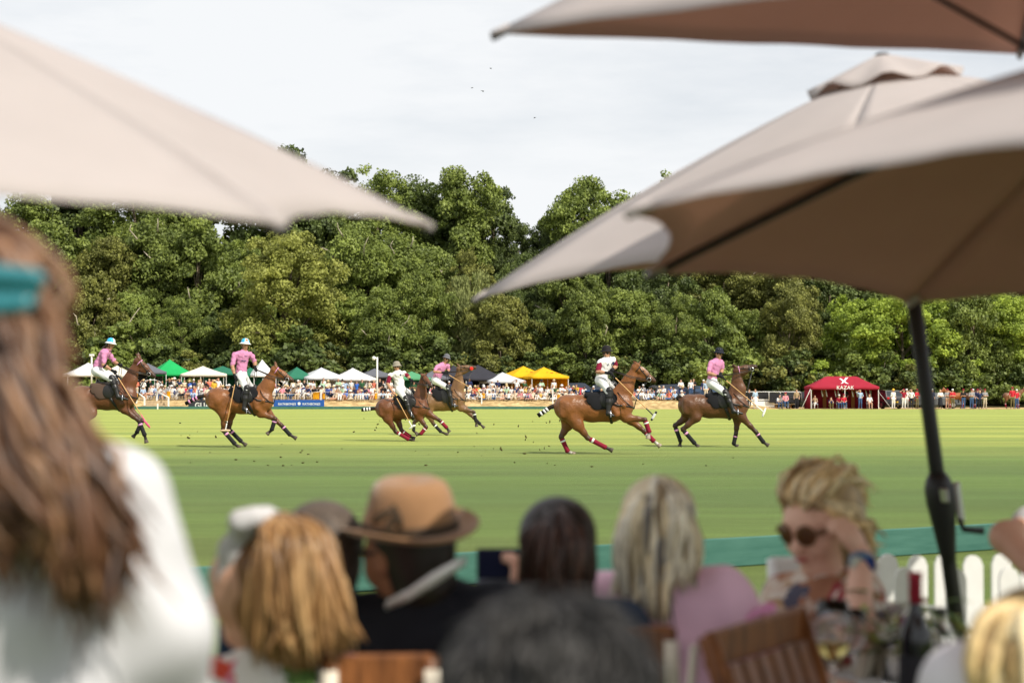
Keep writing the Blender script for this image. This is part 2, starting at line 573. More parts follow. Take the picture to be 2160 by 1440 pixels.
# sideboards of the pitch
M_BOARD = mat('green_board', (0.040, 0.128, 0.100), 0.6, 0.25, var=0.10, nscale=4, col2=(0.058, 0.148, 0.118), stretch=(.4, 1, 3), bump=0.1, bscale=8)
M_BOARDD = mat('board_scuffs', (0.10, 0.14, 0.09), 0.9, 0.1, var=0.3, nscale=20)
M_WHITE = mat('white_paint', (0.78, 0.78, 0.76), 0.5, 0.3, var=0.05, nscale=12)
def board(name, a, b, h, t, label, seg):
    a, b = Vector((*a, 0)), Vector((*b, 0))
    r = empty(name, a)
    d = (b - a); L = d.length; d.normalize()
    ang = math.atan2(d.y, d.x)
    r.rotation_euler = (0, 0, ang)
    k = max(1, round(L / seg)); ll = L / k
    me = None
    for i in range(k):
        if me is None:
            o = MB().box((ll / 2, 0, h / 2), (ll - 0.006, t, h), bev=0.008).build('plank', M_BOARD, r, smooth=False); me = o.data
        else:
            o = bpy.data.objects.new('plank', me); COL.objects.link(o); o.parent = r
        o.location = (i * ll, 0.004 * (i % 2), 0.002)
    tag(r, label, 'sideboard')
    return r
na = W(300, 1277, 1); nb_ = W(2300, 1146, 1)
ga = Vector((0, 0, EYE)); da = (na - ga); db = (nb_ - ga)
pa = ga + da * (EYE / -da.z); pb = ga + db * (EYE / -db.z)
board('near_sideboard', pa.xy[:] if hasattr(pa, 'xy') else (pa.x, pa.y), (pb.x, pb.y), 0.225, 0.03, 'low green wooden sideboard between the lawn and the pitch, behind the seated guests', 3.6)
board('far_sideboard', (-70, FAR_Y), (9.5, FAR_Y + .3), 0.24, 0.03, 'low green sideboard along the far edge of the pitch below the dry bank', 3.6)

# ------------------------------------------------------------------ trees
LEAF = {
 'oak': mat('leaf_oak', (0.090, 0.130, 0.024), 0.55, 0.35, col2=(0.254, 0.307, 0.066), nscale=0.45, var=0.28, transl=0.24, objrand=0.12),
 'dark': mat('leaf_dark', (0.049, 0.078, 0.019), 0.55, 0.35, col2=(0.141, 0.181, 0.043), nscale=0.5, var=0.28, transl=0.20, objrand=0.12),
 'lime': mat('leaf_lime', (0.208, 0.230, 0.047), 0.55, 0.3, col2=(0.379, 0.395, 0.102), nscale=0.5, var=0.25, transl=0.30, objrand=0.05),
 'ash': mat('leaf_ash', (0.183, 0.264, 0.036), 0.55, 0.3, col2=(0.395, 0.486, 0.073), nscale=0.45, var=0.28, transl=0.32, objrand=0.08),
 'beech': mat('leaf_beech', (0.119, 0.131, 0.028), 0.55, 0.3, col2=(0.254, 0.260, 0.066), nscale=0.5, var=0.28, transl=0.24, objrand=0.12),
 'willow': mat('leaf_willow', (0.207, 0.239, 0.081), 0.6, 0.3, col2=(0.300, 0.330, 0.120), nscale=0.6, var=0.25, transl=0.30, objrand=0.08),
}
M_BARK = mat('bark', (0.10, 0.078, 0.052), 0.9, 0.15, var=0.35, nscale=3, col2=(0.17, 0.14, 0.10), bump=0.8, bscale=6)
M_DEAD = mat('dead_wood', (0.55, 0.48, 0.38), 0.85, 0.15, var=0.25, nscale=3)

def crown(seed, rx, h, z0, nclump, nleaf, leaf, style='oak'):
    """leaf-sized faces spread over many clumps inside an uneven crown; returns verts, quads, clump centres"""
    g = np.random.default_rng(seed)
    ht = h - z0
    cs, rs = [], []
    prof = lambda t: max(0.0, 1 - (abs(t - 0.38) / 0.66) ** 2.3) ** 0.6
    lobes = []
    nl = 13
    for i in range(nl):           # limbs carry the foliage in separate masses
        t = (i + g.random()) / nl * 0.92 + 0.03
        ang = i * 2.4 + g.normal() * .5
        q = rx * prof(t) * (0.58 + 0.22 * g.random()) * (1 if t < .8 else .55)
        lobes.append((np.array([q * np.cos(ang), q * np.sin(ang), z0 + ht * t * .93]), rx * (0.30 + 0.20 * g.random()) * (1 if t < .8 else .8)))
    lw = np.array([l[1] ** 2 for l in lobes]); lw /= lw.sum()
    while len(cs) < nclump:
        if g.random() < .18:
            t = g.random() * .8; ang = g.random() * 6.283; q = rx * prof(t) * .75 * g.random() ** .5
            p = np.array([q * np.cos(ang), q * np.sin(ang), z0 + ht * t])
        else:
            c, r_ = lobes[g.choice(nl, p=lw)]
            v = g.normal(size=3); v /= np.linalg.norm(v); v[2] = v[2] * .8 + .12
            p = c + v * r_ * (0.55 + 0.5 * g.random())
        if p[2] < z0: p[2] = z0 + g.random() * 1.5
        cs.append(p); rs.append(rx * (0.06 + 0.13 * g.random() ** 1.5))
    cs, rs = np.array(cs), np.array(rs)
    w = rs ** 1.9; w /= w.sum()
    ci = g.choice(len(cs), nleaf, p=w)
    # sprays: flattened, drooping outwards, fuzzy edged
    out = cs.copy(); out[:, 2] = 0; out /= np.maximum(np.linalg.norm(out, axis=1), .3)[:, None]
    gq = g.normal(size=(nleaf, 3)); gl_ = np.linalg.norm(gq, axis=1)[:, None]
    d = gq / gl_
    off = gq * np.minimum(1, 1.35 / gl_) * np.array([0.78, 0.78, 0.46])
    lift = (off * out[ci]).sum(1)
    off[:, 2] -= 0.30 * np.abs(lift) + 0.12 * lift
    P = cs[ci] + off * rs[ci][:, None] * (1.15 + .3 * np.sin(ci * 1.7))[:, None]
    P += g.normal(size=P.shape) * leaf * 0.5
    if style == 'willow': P[:, 2] -= np.abs(g.normal(size=nleaf)) * 0.8 * (P[:, 2] > z0 + 1)
    d = d * np.array([1, 1, .8]) + out[ci] * .45
    d /= np.linalg.norm(d, axis=1)[:, None]
    P[:, 2] = np.maximum(P[:, 2], 0.15)
    nrm = d * 0.9 + g.normal(size=(nleaf, 3)) * 0.75 + np.array([0, 0, 0.35])
    nrm /= np.linalg.norm(nrm, axis=1)[:, None]
    ref = g.normal(size=(nleaf, 3))
    a = np.cross(nrm, ref); a /= np.linalg.norm(a, axis=1)[:, None]
    b = np.cross(nrm, a)
    sz = leaf * (0.6 + 0.8 * g.random(nleaf))[:, None]
    asp = (0.55 + 0.3 * g.random(nleaf))[:, None]
    if style == 'willow':
        a = a * 0.4 + np.array([0, 0, -1.0]); a /= np.linalg.norm(a, axis=1)[:, None]; b = np.cross(nrm, a); asp = asp * 0.6
    fold = nrm * sz * 0.22
    V = np.stack([P - a * sz, P + b * sz * asp + fold, P + a * sz, P - b * sz * asp + fold], 1).reshape(-1, 3)
    Q = np.arange(nleaf * 4).reshape(-1, 4)
    return V, Q, cs, rs

PROTO = {}
def tree_proto(key, seed, rx, h, z0, nclump, nleaf, leaf, style):
    V, Q, cs, rs = crown(seed, rx, h, z0, nclump, nleaf, leaf, style)
    me = bpy.data.meshes.new('crown')
    me.vertices.add(len(V)); me.vertices.foreach_set('co', V.astype(np.float32).ravel())
    me.loops.add(len(Q) * 4); me.loops.foreach_set('vertex_index', Q.astype(np.int32).ravel())
    me.polygons.add(len(Q)); me.polygons.foreach_set('loop_start', np.arange(0, len(Q) * 4, 4, dtype=np.int32))
    me.update(calc_edges=True)
    me.materials.append(LEAF['oak'])
    g = random.Random(seed)
    mb = MB()
    top = h * 0.72
    pts = [Vector((0, 0, -1.0)), Vector((g.uniform(-.2, .2), g.uniform(-.2, .2), h * .2)), Vector((g.uniform(-.5, .5), g.uniform(-.5, .5), h * .45)), Vector((g.uniform(-.8, .8), g.uniform(-.8, .8), top))]
    r0 = h * 0.017
    mb.tube(pts, [r0 * 1.35, r0, r0 * .7, r0 * .25], 9)
    idx = sorted(range(len(cs)), key=lambda i: -rs[i])[:14]
    for i in idx:
        e = Vector(cs[i]); zz = max(h * .12, min(top * .9, e.z * 0.6))
        t = zz / top
        s0 = Vector((pts[-1].x * t, pts[-1].y * t, zz))
        mid = s0.lerp(e, .5) + Vector((0, 0, .06 * h))
        mb.tube([s0, mid, e], [r0 * .42, r0 * .28, r0 * .08], 6)
    tm = mb.build('trunk', M_BARK)
    trunk_me = tm.data; bpy.data.objects.remove(tm)
    # bare pale branches that poke out of the crown
    dead = []
    for i in range(9):
        c0 = Vector(cs[g.randrange(len(cs))])
        if c0.z < h * .3: continue
        db_ = MB()
        out_ = Vector((c0.x, c0.y, 0)); out_ = out_.normalized() if out_.length > .1 else Vector((1, 0, 0))
        e1 = c0 + out_ * g.uniform(1.2, 2.4) + Vector((0, 0, g.uniform(.4, 1.4)))
        e2 = e1 + out_ * g.uniform(.3, 1.0) + Vector((g.uniform(-.6, .6), g.uniform(-.6, .6), g.uniform(.3, 1.2)))
        db_.tube([c0 - out_ * .5, c0 + out_ * .5, e1, e2], [.17, .14, .09, .03], 5)
        to = db_.build('dead_branch', M_DEAD); dead.append(to.data); bpy.data.objects.remove(to)
    PROTO[key] = (me, trunk_me, dead, h)
tree_proto('oak_a', 3, 8.0, 22, 1.0, 300, 50000, 0.20, 'oak')
tree_proto('oak_b', 8, 8.6, 22, 1.5, 330, 40000, 0.26, 'oak')
tree_proto('oak_c', 15, 7.4, 22, 0.5, 280, 52000, 0.17, 'oak')
tree_proto('oak_d', 27, 8.2, 22, 2.0, 290, 44000, 0.22, 'oak')
tree_proto('lime_a', 33, 6.6, 20, 0.4, 420, 56000, 0.16, 'oak')
tree_proto('ash_a', 41, 6.8, 17, 0.6, 250, 34000, 0.22, 'oak')
tree_proto('ash_b', 47, 6.2, 15, 0.3, 230, 36000, 0.18, 'oak')
tree_proto('willow_a', 52, 3.8, 13, 0.5, 110, 18000, 0.17, 'willow')
tree_proto('shrub_a', 61, 2.6, 5.0, 0.1, 80, 9000, 0.15, 'oak')
tree_proto('shrub_b', 66, 3.2, 4.0, 0.1, 80, 9000, 0.15, 'oak')

def tree(name, proto, sp, u, y, vtop=None, hgt=None, wid=1.0, label='', cat='tree', group=None, rz=None, dead=False):
    x = (u - 1080) / F * y
    z0 = bank_z(x, y)
    me, tme, dme, h = PROTO[proto]
    if hgt is None: hgt = WY(u, vtop, y).z - z0
    s = hgt / h
    r = empty(name, (x, y, z0), rnd.uniform(0, 6.28) if rz is None else rz)
    r.scale = (s * wid, s * wid, s)
    for nm, m_ in (('crown', me), ('trunk', tme)) + (tuple(('dead_branch', q) for q in dme) if dead else ()):
        o = bpy.data.objects.new(nm, m_); COL.objects.link(o); o.parent = r
        if nm == 'crown': slot(o, 0, LEAF[sp])
    tag(r, label, cat, group)
    return r
OAKS = ['oak_a', 'oak_b', 'oak_c', 'oak_d']
G1 = 'tall trees along the skyline'
# back row: the skyline
for i, (u, vt, sp, wd, lab) in enumerate([
    (40, 395, 'oak', 1.0, 'tall green tree at the far left edge, top hidden behind the left parasol'),
    (170, 345, 'dark', 1.0, 'tall dark tree behind the long haired woman, second from the left edge on the skyline'),
    (300, 320, 'oak', 1.1, 'tall oak whose top is hidden by the middle of the left parasol'),
    (430, 305, 'oak', 1.0, 'tall oak hidden above by the left parasol, left of the yellowish lime tree'),
    (598, 292, 'dark', .85, 'dark tree whose rounded top just shows above the slope of the left parasol'),
    (690, 346, 'dark', .9, 'dark tree with a low top just above the parasol slope, right of the highest one'),
    (785, 334, 'oak', .95, 'round topped oak standing out on the skyline above the parasol tip'),
    (880, 362, 'dark', 1.0, 'dark oak on the skyline above the right tip of the left parasol'),
    (965, 343, 'oak', .85, 'tall narrow topped oak on the skyline left of the gap of sky'),
    (1035, 385, 'dark', .8, 'dark tree sloping down to the left side of the sky gap'),
    (1085, 452, 'dark', .75, 'dark tree with the lowest top in the sky gap between the parasols'),
    (1150, 452, 'dark', .6, 'small dark tree at the right side of the sky gap'),
    (1228, 360, 'oak', .8, 'round sunlit oak rising right of the sky gap'),
    (1310, 392, 'oak', .8, 'oak with a lower top between the two taller ones above the right parasol edge'),
    (1395, 345, 'oak', .75, 'loose topped oak whose crown shows just above the upper right parasol slope'),
    (1470, 352, 'dark', .8, 'dark oak mostly hidden behind the sloping right parasol'),
    (1600, 350, 'oak', 1.1, 'tall oak hidden above by the big right parasol, over the pink shirted last rider'),
    (1740, 360, 'dark', 1.1, 'tall dark tree behind the maroon tent, top hidden by the right parasol'),
    (1880, 350, 'oak', 1.1, 'tall oak behind the black parasol pole, top hidden by the canopy'),
    (2020, 355, 'oak', 1.1, 'tall oak right of the parasol pole, top hidden by the canopy'),
    (2150, 350, 'dark', 1.1, 'tall dark tree at the far right edge, top hidden by the canopy')]):
    tree('oak_tree', OAKS[i % 4], sp, u, 226 + (i * 7) % 13, vtop=vt, wid=wd, label=lab, group=G1)
# middle row
G2 = 'trees in the middle rank of the wood'
for i, (u, vt, sp, pr, wd, lab) in enumerate([
    (10, 470, 'beech', 'oak_c', 1.0, 'olive tree half hidden by the long haired woman at the left edge'),
    (115, 455, 'oak', 'oak_b', .9, 'green oak with pale bare branches above the teal hair clip'),
    (215, 490, 'beech', 'oak_a', .85, 'olive brown tree beside the head of the long haired woman'),
    (330, 440, 'oak', 'oak_d', .9, 'bright green oak with a pale trunk showing, below the left parasol'),
    (420, 455, 'oak', 'oak_b', .85, 'green oak between the pale trunked oak and the yellowish lime tree'),
    (505, 478, 'oak', 'oak_c', .75, 'green oak just left of the yellowish lime tree'),
    (760, 470, 'oak', 'oak_a', .9, 'broad green oak right of the yellowish lime tree'),
    (850, 480, 'oak', 'oak_d', 1.0, 'broad oak full of pale dead branches below the tip of the left parasol'),
    (930, 520, 'oak', 'oak_b', .8, 'green oak below the tip of the left parasol, right of the dead branched oak'),
    (1000, 505, 'beech', 'oak_c', .65, 'thin olive tree left of the tip of the middle parasol'),
    (1095, 525, 'dark', 'oak_a', .7, 'dark tree behind the tip of the middle parasol'),
    (1190, 520, 'oak', 'oak_d', .85, 'oak just behind the pale flap of the middle parasol'),
    (1290, 470, 'dark', 'oak_b', .85, 'dark oak behind the corner of the front parasol'),
    (1400, 510, 'dark', 'oak_c', .9, 'dark oak above the galloping horse of the maroon and white rider'),
    (1520, 520, 'beech', 'oak_a', .95, 'olive tree above the last rider in pink'),
    (1640, 540, 'beech', 'oak_d', .9, 'brownish green tree left of the maroon tent'),
    (1745, 545, 'dark', 'oak_b', .9, 'dark tree standing over the maroon tent'),
    (1990, 560, 'oak', 'oak_c', .9, 'green tree right behind the parasol pole'),
    (2095, 565, 'oak', 'oak_a', .9, 'green tree over the grooms at the right edge')]):
    tree('woodland_tree', pr, sp, u, 203 + (i * 5) % 9, vtop=vt, wid=wd, label=lab, group=G2, dead=i in (1, 3, 4, 6, 7, 8, 11, 14))
# front row
G3 = 'trees along the front of the wood'
for i, (u, vt, sp, pr, wd, lab) in enumerate([
    (60, 610, 'dark', 'ash_b', 1.0, 'dark bushy tree behind the hair of the long haired woman'),
    (190, 570, 'beech', 'ash_a', .8, 'olive tree behind the first rider in pink'),
    (285, 600, 'oak', 'ash_b', .9, 'green bushy tree behind the first horse head'),
    (385, 610, 'oak', 'oak_c', .9, 'green tree above the bright green tent'),
    (462, 640, 'dark', 'ash_b', .8, 'dark tree between the cream tent and the wood'),
    (615, 456, 'lime', 'lime_a', 1.0, 'big yellowish green lime tree above the second rider'),
    (730, 610, 'oak', 'ash_b', 1.0, 'green tree low at the right foot of the yellowish lime tree'),
    (815, 600, 'oak', 'oak_b', .8, 'green tree above the rider with the beige helmet'),
    (895, 560, 'oak', 'oak_a', .75, 'green tree above the rider with the grey helmet'),
    (985, 545, 'willow', 'willow_a', 1.0, 'pale drooping willow in the middle of the wood'),
    (1055, 600, 'beech', 'ash_b', .8, 'olive tree behind the black tent'),
    (1145, 640, 'dark', 'ash_b', .9, 'dark tree above the twin yellow tents'),
    (1235, 605, 'oak', 'ash_a', .8, 'green tree above the black helmet of the maroon and white rider'),
    (1330, 590, 'oak', 'ash_b', 1.0, 'green tree above the head of the fifth horse'),
    (1420, 605, 'oak', 'oak_c', .8, 'green tree between the last two riders'),
    (1500, 600, 'oak', 'ash_a', .8, 'green tree behind the last rider in pink'),
    (1590, 640, 'oak', 'ash_b', .8, 'green tree above the head of the last horse'),
    (1665, 600, 'beech', 'oak_d', .7, 'brown green drooping tree over the trailers'),
    (1810, 618, 'ash', 'ash_a', 1.0, 'bright lime green ash tree rising behind the maroon tent'),
    (1905, 600, 'ash', 'ash_b', 1.05, 'bright lime green ash tree crossed by the black parasol pole'),
    (1960, 610, 'ash', 'ash_a', .8, 'bright green ash just right of the parasol pole'),
    (2050, 590, 'oak', 'oak_b', .75, 'dark green tree above the row of standing grooms'),
    (2140, 600, 'ash', 'ash_b', 1.0, 'bright green tree at the right edge above the last groom')]):
    tree('edge_tree', pr, sp, u, 187 + (i * 3) % 7, vtop=vt, wid=wd, label=lab, group=G3, dead=i in (1, 7, 12))
# undergrowth
WHERE = ['behind the white tents at the far left', 'behind the first horse', 'left of the bright green tent', 'behind the bright green tent', 'behind the cream tent', 'behind the second rider',
         'behind the white pointed tent', 'behind the dark green tent', 'behind the pair of white tents', 'behind the white lamp post', 'behind the grey tent', 'behind the helmet of the third rider', 'behind the fourth horse',
         'behind the black tent', 'left of the yellow tents', 'behind the yellow tents', 'right of the yellow tents', 'behind the fifth rider', 'behind the fifth horse head', 'behind the blue cars', 'left of the last rider',
         'behind the last horse', 'behind the white trailer', 'behind the black trailer', 'left of the maroon tent', 'behind the maroon tent', 'right of the maroon tent', 'left of the parasol pole', 'behind the parasol pole', 'behind the woman in the dark skirt', 'behind the man with the black vest',
         'behind the tied chestnut horse', 'between the grooms and the last horse', 'at the far right edge']
for i, wh in enumerate(WHERE):
    u = 150 + i * 61
    sp = ['dark', 'dark', 'oak', 'dark', 'beech'][i % 5] if u < 1700 else ['dark', 'ash', 'oak', 'dark', 'beech'][i % 5]
    tree('shrub', 'shrub_a' if i % 2 else 'shrub_b', sp, u + rnd.uniform(-12, 12), 183.5 + rnd.uniform(0, 2.5), hgt=rnd.uniform(3.2, 6.0), wid=1.15,
         label=('dark' if sp == 'dark' else 'green') + ' bushy undergrowth shrub ' + wh, cat='shrub', group='shrubs at the foot of the wood')
# ------------------------------------------------------------------ tents on the bank
def cloth(key, h, tr=0.15, **kw):
    return mat(key, h, 0.75, 0.15, var=0.07, nscale=1.2, transl=tr, **kw)
M_TENT = {
 'white': cloth('tent_white', (0.80, 0.80, 0.80), .2), 'cream': cloth('tent_cream', (0.80, 0.75, 0.66), .2), 'grey': cloth('tent_pale_grey', (0.62, 0.64, 0.67), .2),
 'green': cloth('tent_green', (0.020, 0.42, 0.12), .2), 'dgreen': cloth('tent_dark_green', (0.030, 0.17, 0.105), .12), 'slate': cloth('tent_slate', (0.13, 0.135, 0.16), .08),
 'black': cloth('tent_black', (0.035, 0.035, 0.045), .03), 'yellow': cloth('tent_yellow', (0.85, 0.50, 0.015), .25), 'maroon': cloth('tent_maroon', (0.36, 0.022, 0.045), .12),
 'lgreen': cloth('tent_mid_green', (0.10, 0.33, 0.17), .15)}
M_POLEW = mat('tent_pole', (0.72, 0.72, 0.72), 0.4, 0.4)
M_CAVE = mat('tent_lining', (0.30, 0.30, 0.30), 0.8, 0.1, transl=.1)
M_MARK = mat('orange_mark', (0.72, 0.12, 0.02), 0.7, 0.2)

def popup_tent(u, vp, ve, halfpx, y, col, label, yaw=0.3, walls=(), wallcol=None, square=True, depth=None, mark=False, val=0.26):
    x = (u - 1080) / F * y
    zg = bank_z(x, y)
    s = F / y
    zp = WY(u, vp, y).z - zg
    ze = WY(u, ve, y).z - zg
    w = 2 * halfpx / s / (abs(math.cos(yaw)) + abs(math.sin(yaw)))
    dp = depth or w
    r = empty('popup_tent', (x, y, zg - 0.03), yaw)
    m = M_TENT[col]
    n = 12
    rows = []
    for i in range(n + 1):
        rows.append([])
        for j in range(n + 1):
            a, b = i / n * 2 - 1, j / n * 2 - 1
            q = max(abs(a), abs(b))
            rows[-1].append((b * w / 2, a * dp / 2, ze + (zp - ze) * (1 - q) ** 1.18))
    MB().sheet(rows, thick=0.012).build('roof', m, r, smooth=False)
    for sx, sy in ((0, -1), (1, 0), (0, 1), (-1, 0)):
        mb = MB()
        k = 8
        top, bot = [], []
        for i in range(k + 1):
            t = (i / k - .5)
            p = Vector((t * w, sy * (dp / 2 + .006), 0)) if sx == 0 else Vector((sx * (w / 2 + .006), t * dp, 0))
            o_ = Vector((sx, sy, 0)) * 0.012 * math.sin(i * 2.3 + u)
            top.append(p + Vector((0, 0, ze + .002))); bot.append(p + o_ + Vector((0, 0, ze - val)))
        mb.sheet([bot, top], thick=0.008).build('valance', m, r)
    for sx in (-1, 1):
        for sy in (-1, 1):
            MB().box((sx * (w / 2 - .04), sy * (dp / 2 - .04), (ze - .02) / 2), (.05, .05, ze - .02)).build('leg', M_POLEW, r, smooth=False)
    wm = M_TENT[wallcol or col]
    for wl_ in walls:
        k = 10
        top, bot = [], []
        for i in range(k + 1):
            t = (i / k - .5) * .98
            if wl_ == 'back': p = Vector((t * w, dp / 2 - .015, 0)); nn = Vector((0, 1, 0))
            elif wl_ == 'left': p = Vector((-w / 2 + .015, t * dp, 0)); nn = Vector((1, 0, 0))
            else: p = Vector((w / 2 - .015, t * dp, 0)); nn = Vector((1, 0, 0))
            top.append(p + Vector((0, 0, ze - .05))); bot.append(p + nn * .03 * math.sin(i * 1.9) + Vector((0, 0, .02)))
        MB().sheet([bot, top], thick=0.008).build('side_wall', wm, r)
    if mark:
        for (px, pz, sx_) in ((.12, .42, .5), (.0, .46, .28), (.24, .36, .3)):
            q = 1 - pz
            a = -q * 1.0
            zz = ze + (zp - ze) * (1 - q) ** 1.18
            b_ = MB()
            o_ = [(-.28, -.05), (-.1, .1), (.05, .02), (.22, .12), (.12, -.08), (-.05, -.12)]
            M = Matrix.Rotation(math.atan2((zp - ze), dp / 2) - .1, 3, 'X')
            pts = [Vector((px * w + ox * sx_ * 1.6, a * dp / 2, zz)) + M @ Vector((0, oz * sx_ * 2, 0)) + Vector((0, -.012, .035)) for ox, oz in o_]
            b_.add(pts, [tuple(range(len(pts)))]).build('printed_mark', M_MARK, r, smooth=False)
    tag(r, label, 'tent', 'pop-up tents on the bank')
    return r
popup_tent(186, 764, 788, 62, 173, 'white', 'white canopy tent at the far left behind the first rider and lamp post', .35)
popup_tent(247, 770, 790, 40, 176, 'cream', 'small cream canopy tent behind the hands of the first rider', -.3)
g_ = popup_tent(312, 765, 783, 44, 171.5, 'slate', 'dark grey tent with a white arched doorway beside the first horse head', .3, ('back', 'left'), 'slate')
popup_tent(358, 757, 787, 56, 173, 'green', 'bright green pop-up tent with a steep peak and green back wall', .42, ('back', 'left'), 'green')
popup_tent(428, 771, 788, 56, 172, 'cream', 'cream white pop-up tent right of the bright green tent', .22, (), None)
popup_tent(470, 771, 786, 48, 178, 'dgreen', 'low dark green tent behind the cream tent', .1, ('back',), 'dgreen')
popup_tent(528, 774, 790, 34, 176, 'dgreen', 'dark green tent half hidden behind the second rider', .2, ('back',), 'dgreen')
popup_tent(553, 757, 789, 32, 175, 'white', 'white tent with a tall pointed peak behind the second rider', .4, (), None)
popup_tent(626, 773, 795, 42, 171, 'dgreen', 'dark green tent just right of the head of the second horse', .45, (), None)
popup_tent(678, 774, 795, 58, 171.5, 'grey', 'pale grey white tent right of the dark green tent', .4, (), None)
popup_tent(744, 775, 797, 52, 170.5, 'white', 'bright white tent with a grey back wall left of the lamp post', .32, ('back',), 'grey')
popup_tent(790, 776, 791, 44, 175, 'slate', 'slate grey tent behind the white lamp post', .3, ('back',), 'slate')
popup_tent(868, 782, 796, 42, 172, 'lgreen', 'mid green tent between the third rider and the third horse', .35, ('back',), 'dgreen')
popup_tent(912, 781, 796, 38, 175, 'slate', 'slate grey tent behind the rider with the grey helmet', .3, ('back',), 'black')
popup_tent(957, 768, 793, 34, 177, 'black', 'black tent behind the raised head of the fourth horse', .3, ('back',), 'black')
popup_tent(1008, 768, 797, 62, 171, 'black', 'black pop-up tent with black back wall right of the fourth horse', .42, ('back', 'right'), 'black')
popup_tent(1060, 784, 802, 50, 170.5, 'grey', 'low pale grey tent between the black tent and the yellow tents', .3, (), None)
popup_tent(1104, 771, 791, 52, 172.5, 'yellow', 'left one of the twin yellow tents, with orange print on its roof', .35, ('back', 'left'), 'yellow', mark=True)
popup_tent(1147, 773, 793, 52, 170.6, 'yellow', 'right one of the twin yellow tents, with orange print on its roof', .32, ('back', 'right'), 'yellow', mark=True)
# arched doorway of the dark grey tent
mb = MB()
pts = []
for i in range(13):
    a = math.pi * i / 12
    pts.append((1.05 * math.cos(a) + .25, -1.40, 0.95 + 0.62 * math.sin(a)))
pts = [(1.30, -1.40, 0)] + pts + [(-.8, -1.40, 0)]
mb.tube(pts, .035, 6).build('door_arch', M_WHITE, g_)

# maroon team tent at pitch level
ty = 160.0
r = empty('team_tent', ((1781 - 1080) / F * ty, ty + 1.5, 0.0), 0.03)
w, dp, ze, zp = 6.15, 3.0, 2.02, 2.93
rows = []
for i in range(9):
    a = i / 8 * 2 - 1
    rows.append([])
    for j in range(25):
        b = j / 24 * 2 - 1
        q = max(abs(a), max(0, (abs(b) - .47) / .53))
        rows[-1].append((b * w / 2, a * dp / 2, ze + (zp - ze) * (1 - q) ** 1.12))
MB().sheet(rows, thick=.012).build('roof', M_TENT['maroon'], r, smooth=False)
for sx, sy in ((0, -1), (1, 0), (0, 1), (-1, 0)):
    top, bot = [], []
    for i in range(17):
        t = i / 16 - .5
        p = Vector((t * w, sy * (dp / 2 + .006), 0)) if sx == 0 else Vector((sx * (w / 2 + .006), t * dp, 0))
        top.append(p + Vector((0, 0, ze + .002))); bot.append(p + Vector((0, 0, ze - .30 + .02 * math.sin(i * 1.7))))
    MB().sheet([bot, top], thick=.008).build('valance', M_TENT['maroon'], r)
for x in (-w / 2 + .05, 0.0, w / 2 - .05):
    for sy in (-1, 1):
        MB().box((x, sy * (dp / 2 - .05), ze / 2), (.06, .06, ze - .02)).build('leg', M_POLEW, r, smooth=False)
for nm, p0, p1 in (('side_wall', (-w / 2 + .02, -dp / 2 + .1), (-w / 2 + .02, dp / 2 - .05)), ('side_wall', (w / 2 - .02, -dp / 2 + .1), (w / 2 - .02, dp / 2 - .05)), ('back_wall', (-w / 2 + .06, dp / 2 - .03), (w / 2 - .06, dp / 2 - .03))):
    top, bot = [], []
    for i in range(13):
        t = i / 12
        x, y = p0[0] + (p1[0] - p0[0]) * t, p0[1] + (p1[1] - p0[1]) * t
        top.append((x, y, ze - .02)); bot.append((x + .03 * math.sin(i * 2), y + .03 * math.sin(i * 1.7), .02))
    MB().sheet([bot, top], thick=.008).build(nm, M_TENT['maroon'], r)
M_WOODL = mat('ochre_canvas', (0.38, 0.17, 0.05), 0.7, 0.2)
for x in (-2.45, -1.25, 1.35): MB().box((x, dp / 2 - .12, 1.0), (.32, .04, 1.9)).build('hanging_banner', M_WOODL, r, smooth=False)
for x in (-2.0, -1.6, -.8, -.5, .75, 1.15, 2.0, 2.35):   # white tie straps under the roof
    MB().sheet([[(x, -.7, 1.75), (x + .05, -.7, 1.75)], [(x + .08, -.72, 1.3), (x + .17, -.72, 1.3)], [(x + .11, -.72, 1.1), (x + .21, -.72, 1.1)]], thick=.006).build('tie_strap', M_WHITE, r)
# crossed wings emblem and name on the roof front (flat print lying on the slope)
sl = math.atan2(zp - ze, dp / 2)
def on_roof(px, t):      # t from valance (0) to ridge (1) on the front slope
    return Vector((px, -dp / 2 * (1 - t), ze + (zp - ze) * t ** 1.12)) + Vector((0, -math.sin(sl), math.cos(sl))) * .02
mb = MB()
for pl in ([(-.34, .20), (-.22, .30), (-.02, .52), (.30, .92), (.58, .98), (.40, .80), (.16, .52), (.30, .30), (.44, .2), (.2, .24), (.04, .42), (-.12, .26)],
           [(-.30, .84), (-.12, .86), (-.02, .72), (.06, .62), (.0, .50), (-.10, .55), (-.18, .70)]):
    mb.add([on_roof(px + .03, .12 + .80 * t) for px, t in pl], [tuple(range(len(pl)))])
mb.build('emblem', M_WHITE, r, smooth=False)
Mt = Matrix.Translation((.02, -dp / 2 - .03, ze - .25)) @ Matrix.Rotation(math.pi / 2, 4, 'X')
text_mesh('lettering', 'KAZAK', 0.44, M_WHITE, r, Mt, depth=.004, spacing=1.12)
MB().tube([(w / 2 - .1, -dp / 2 + .05, 1.6), (w / 2 + 1.0, -dp / 2 - .5, 0)], .015, 5).build('guy_rope', M_WHITE, r)
MB().tube([(-w / 2 + .05, -dp / 2 + .05, 1.9), (-w / 2 - .9, -dp / 2 - .3, 0)], .025, 5).build('guy_rope', M_WHITE, r)
tag(r, 'maroon hipped team tent with white crossed emblem and name at pitch level', 'tent')

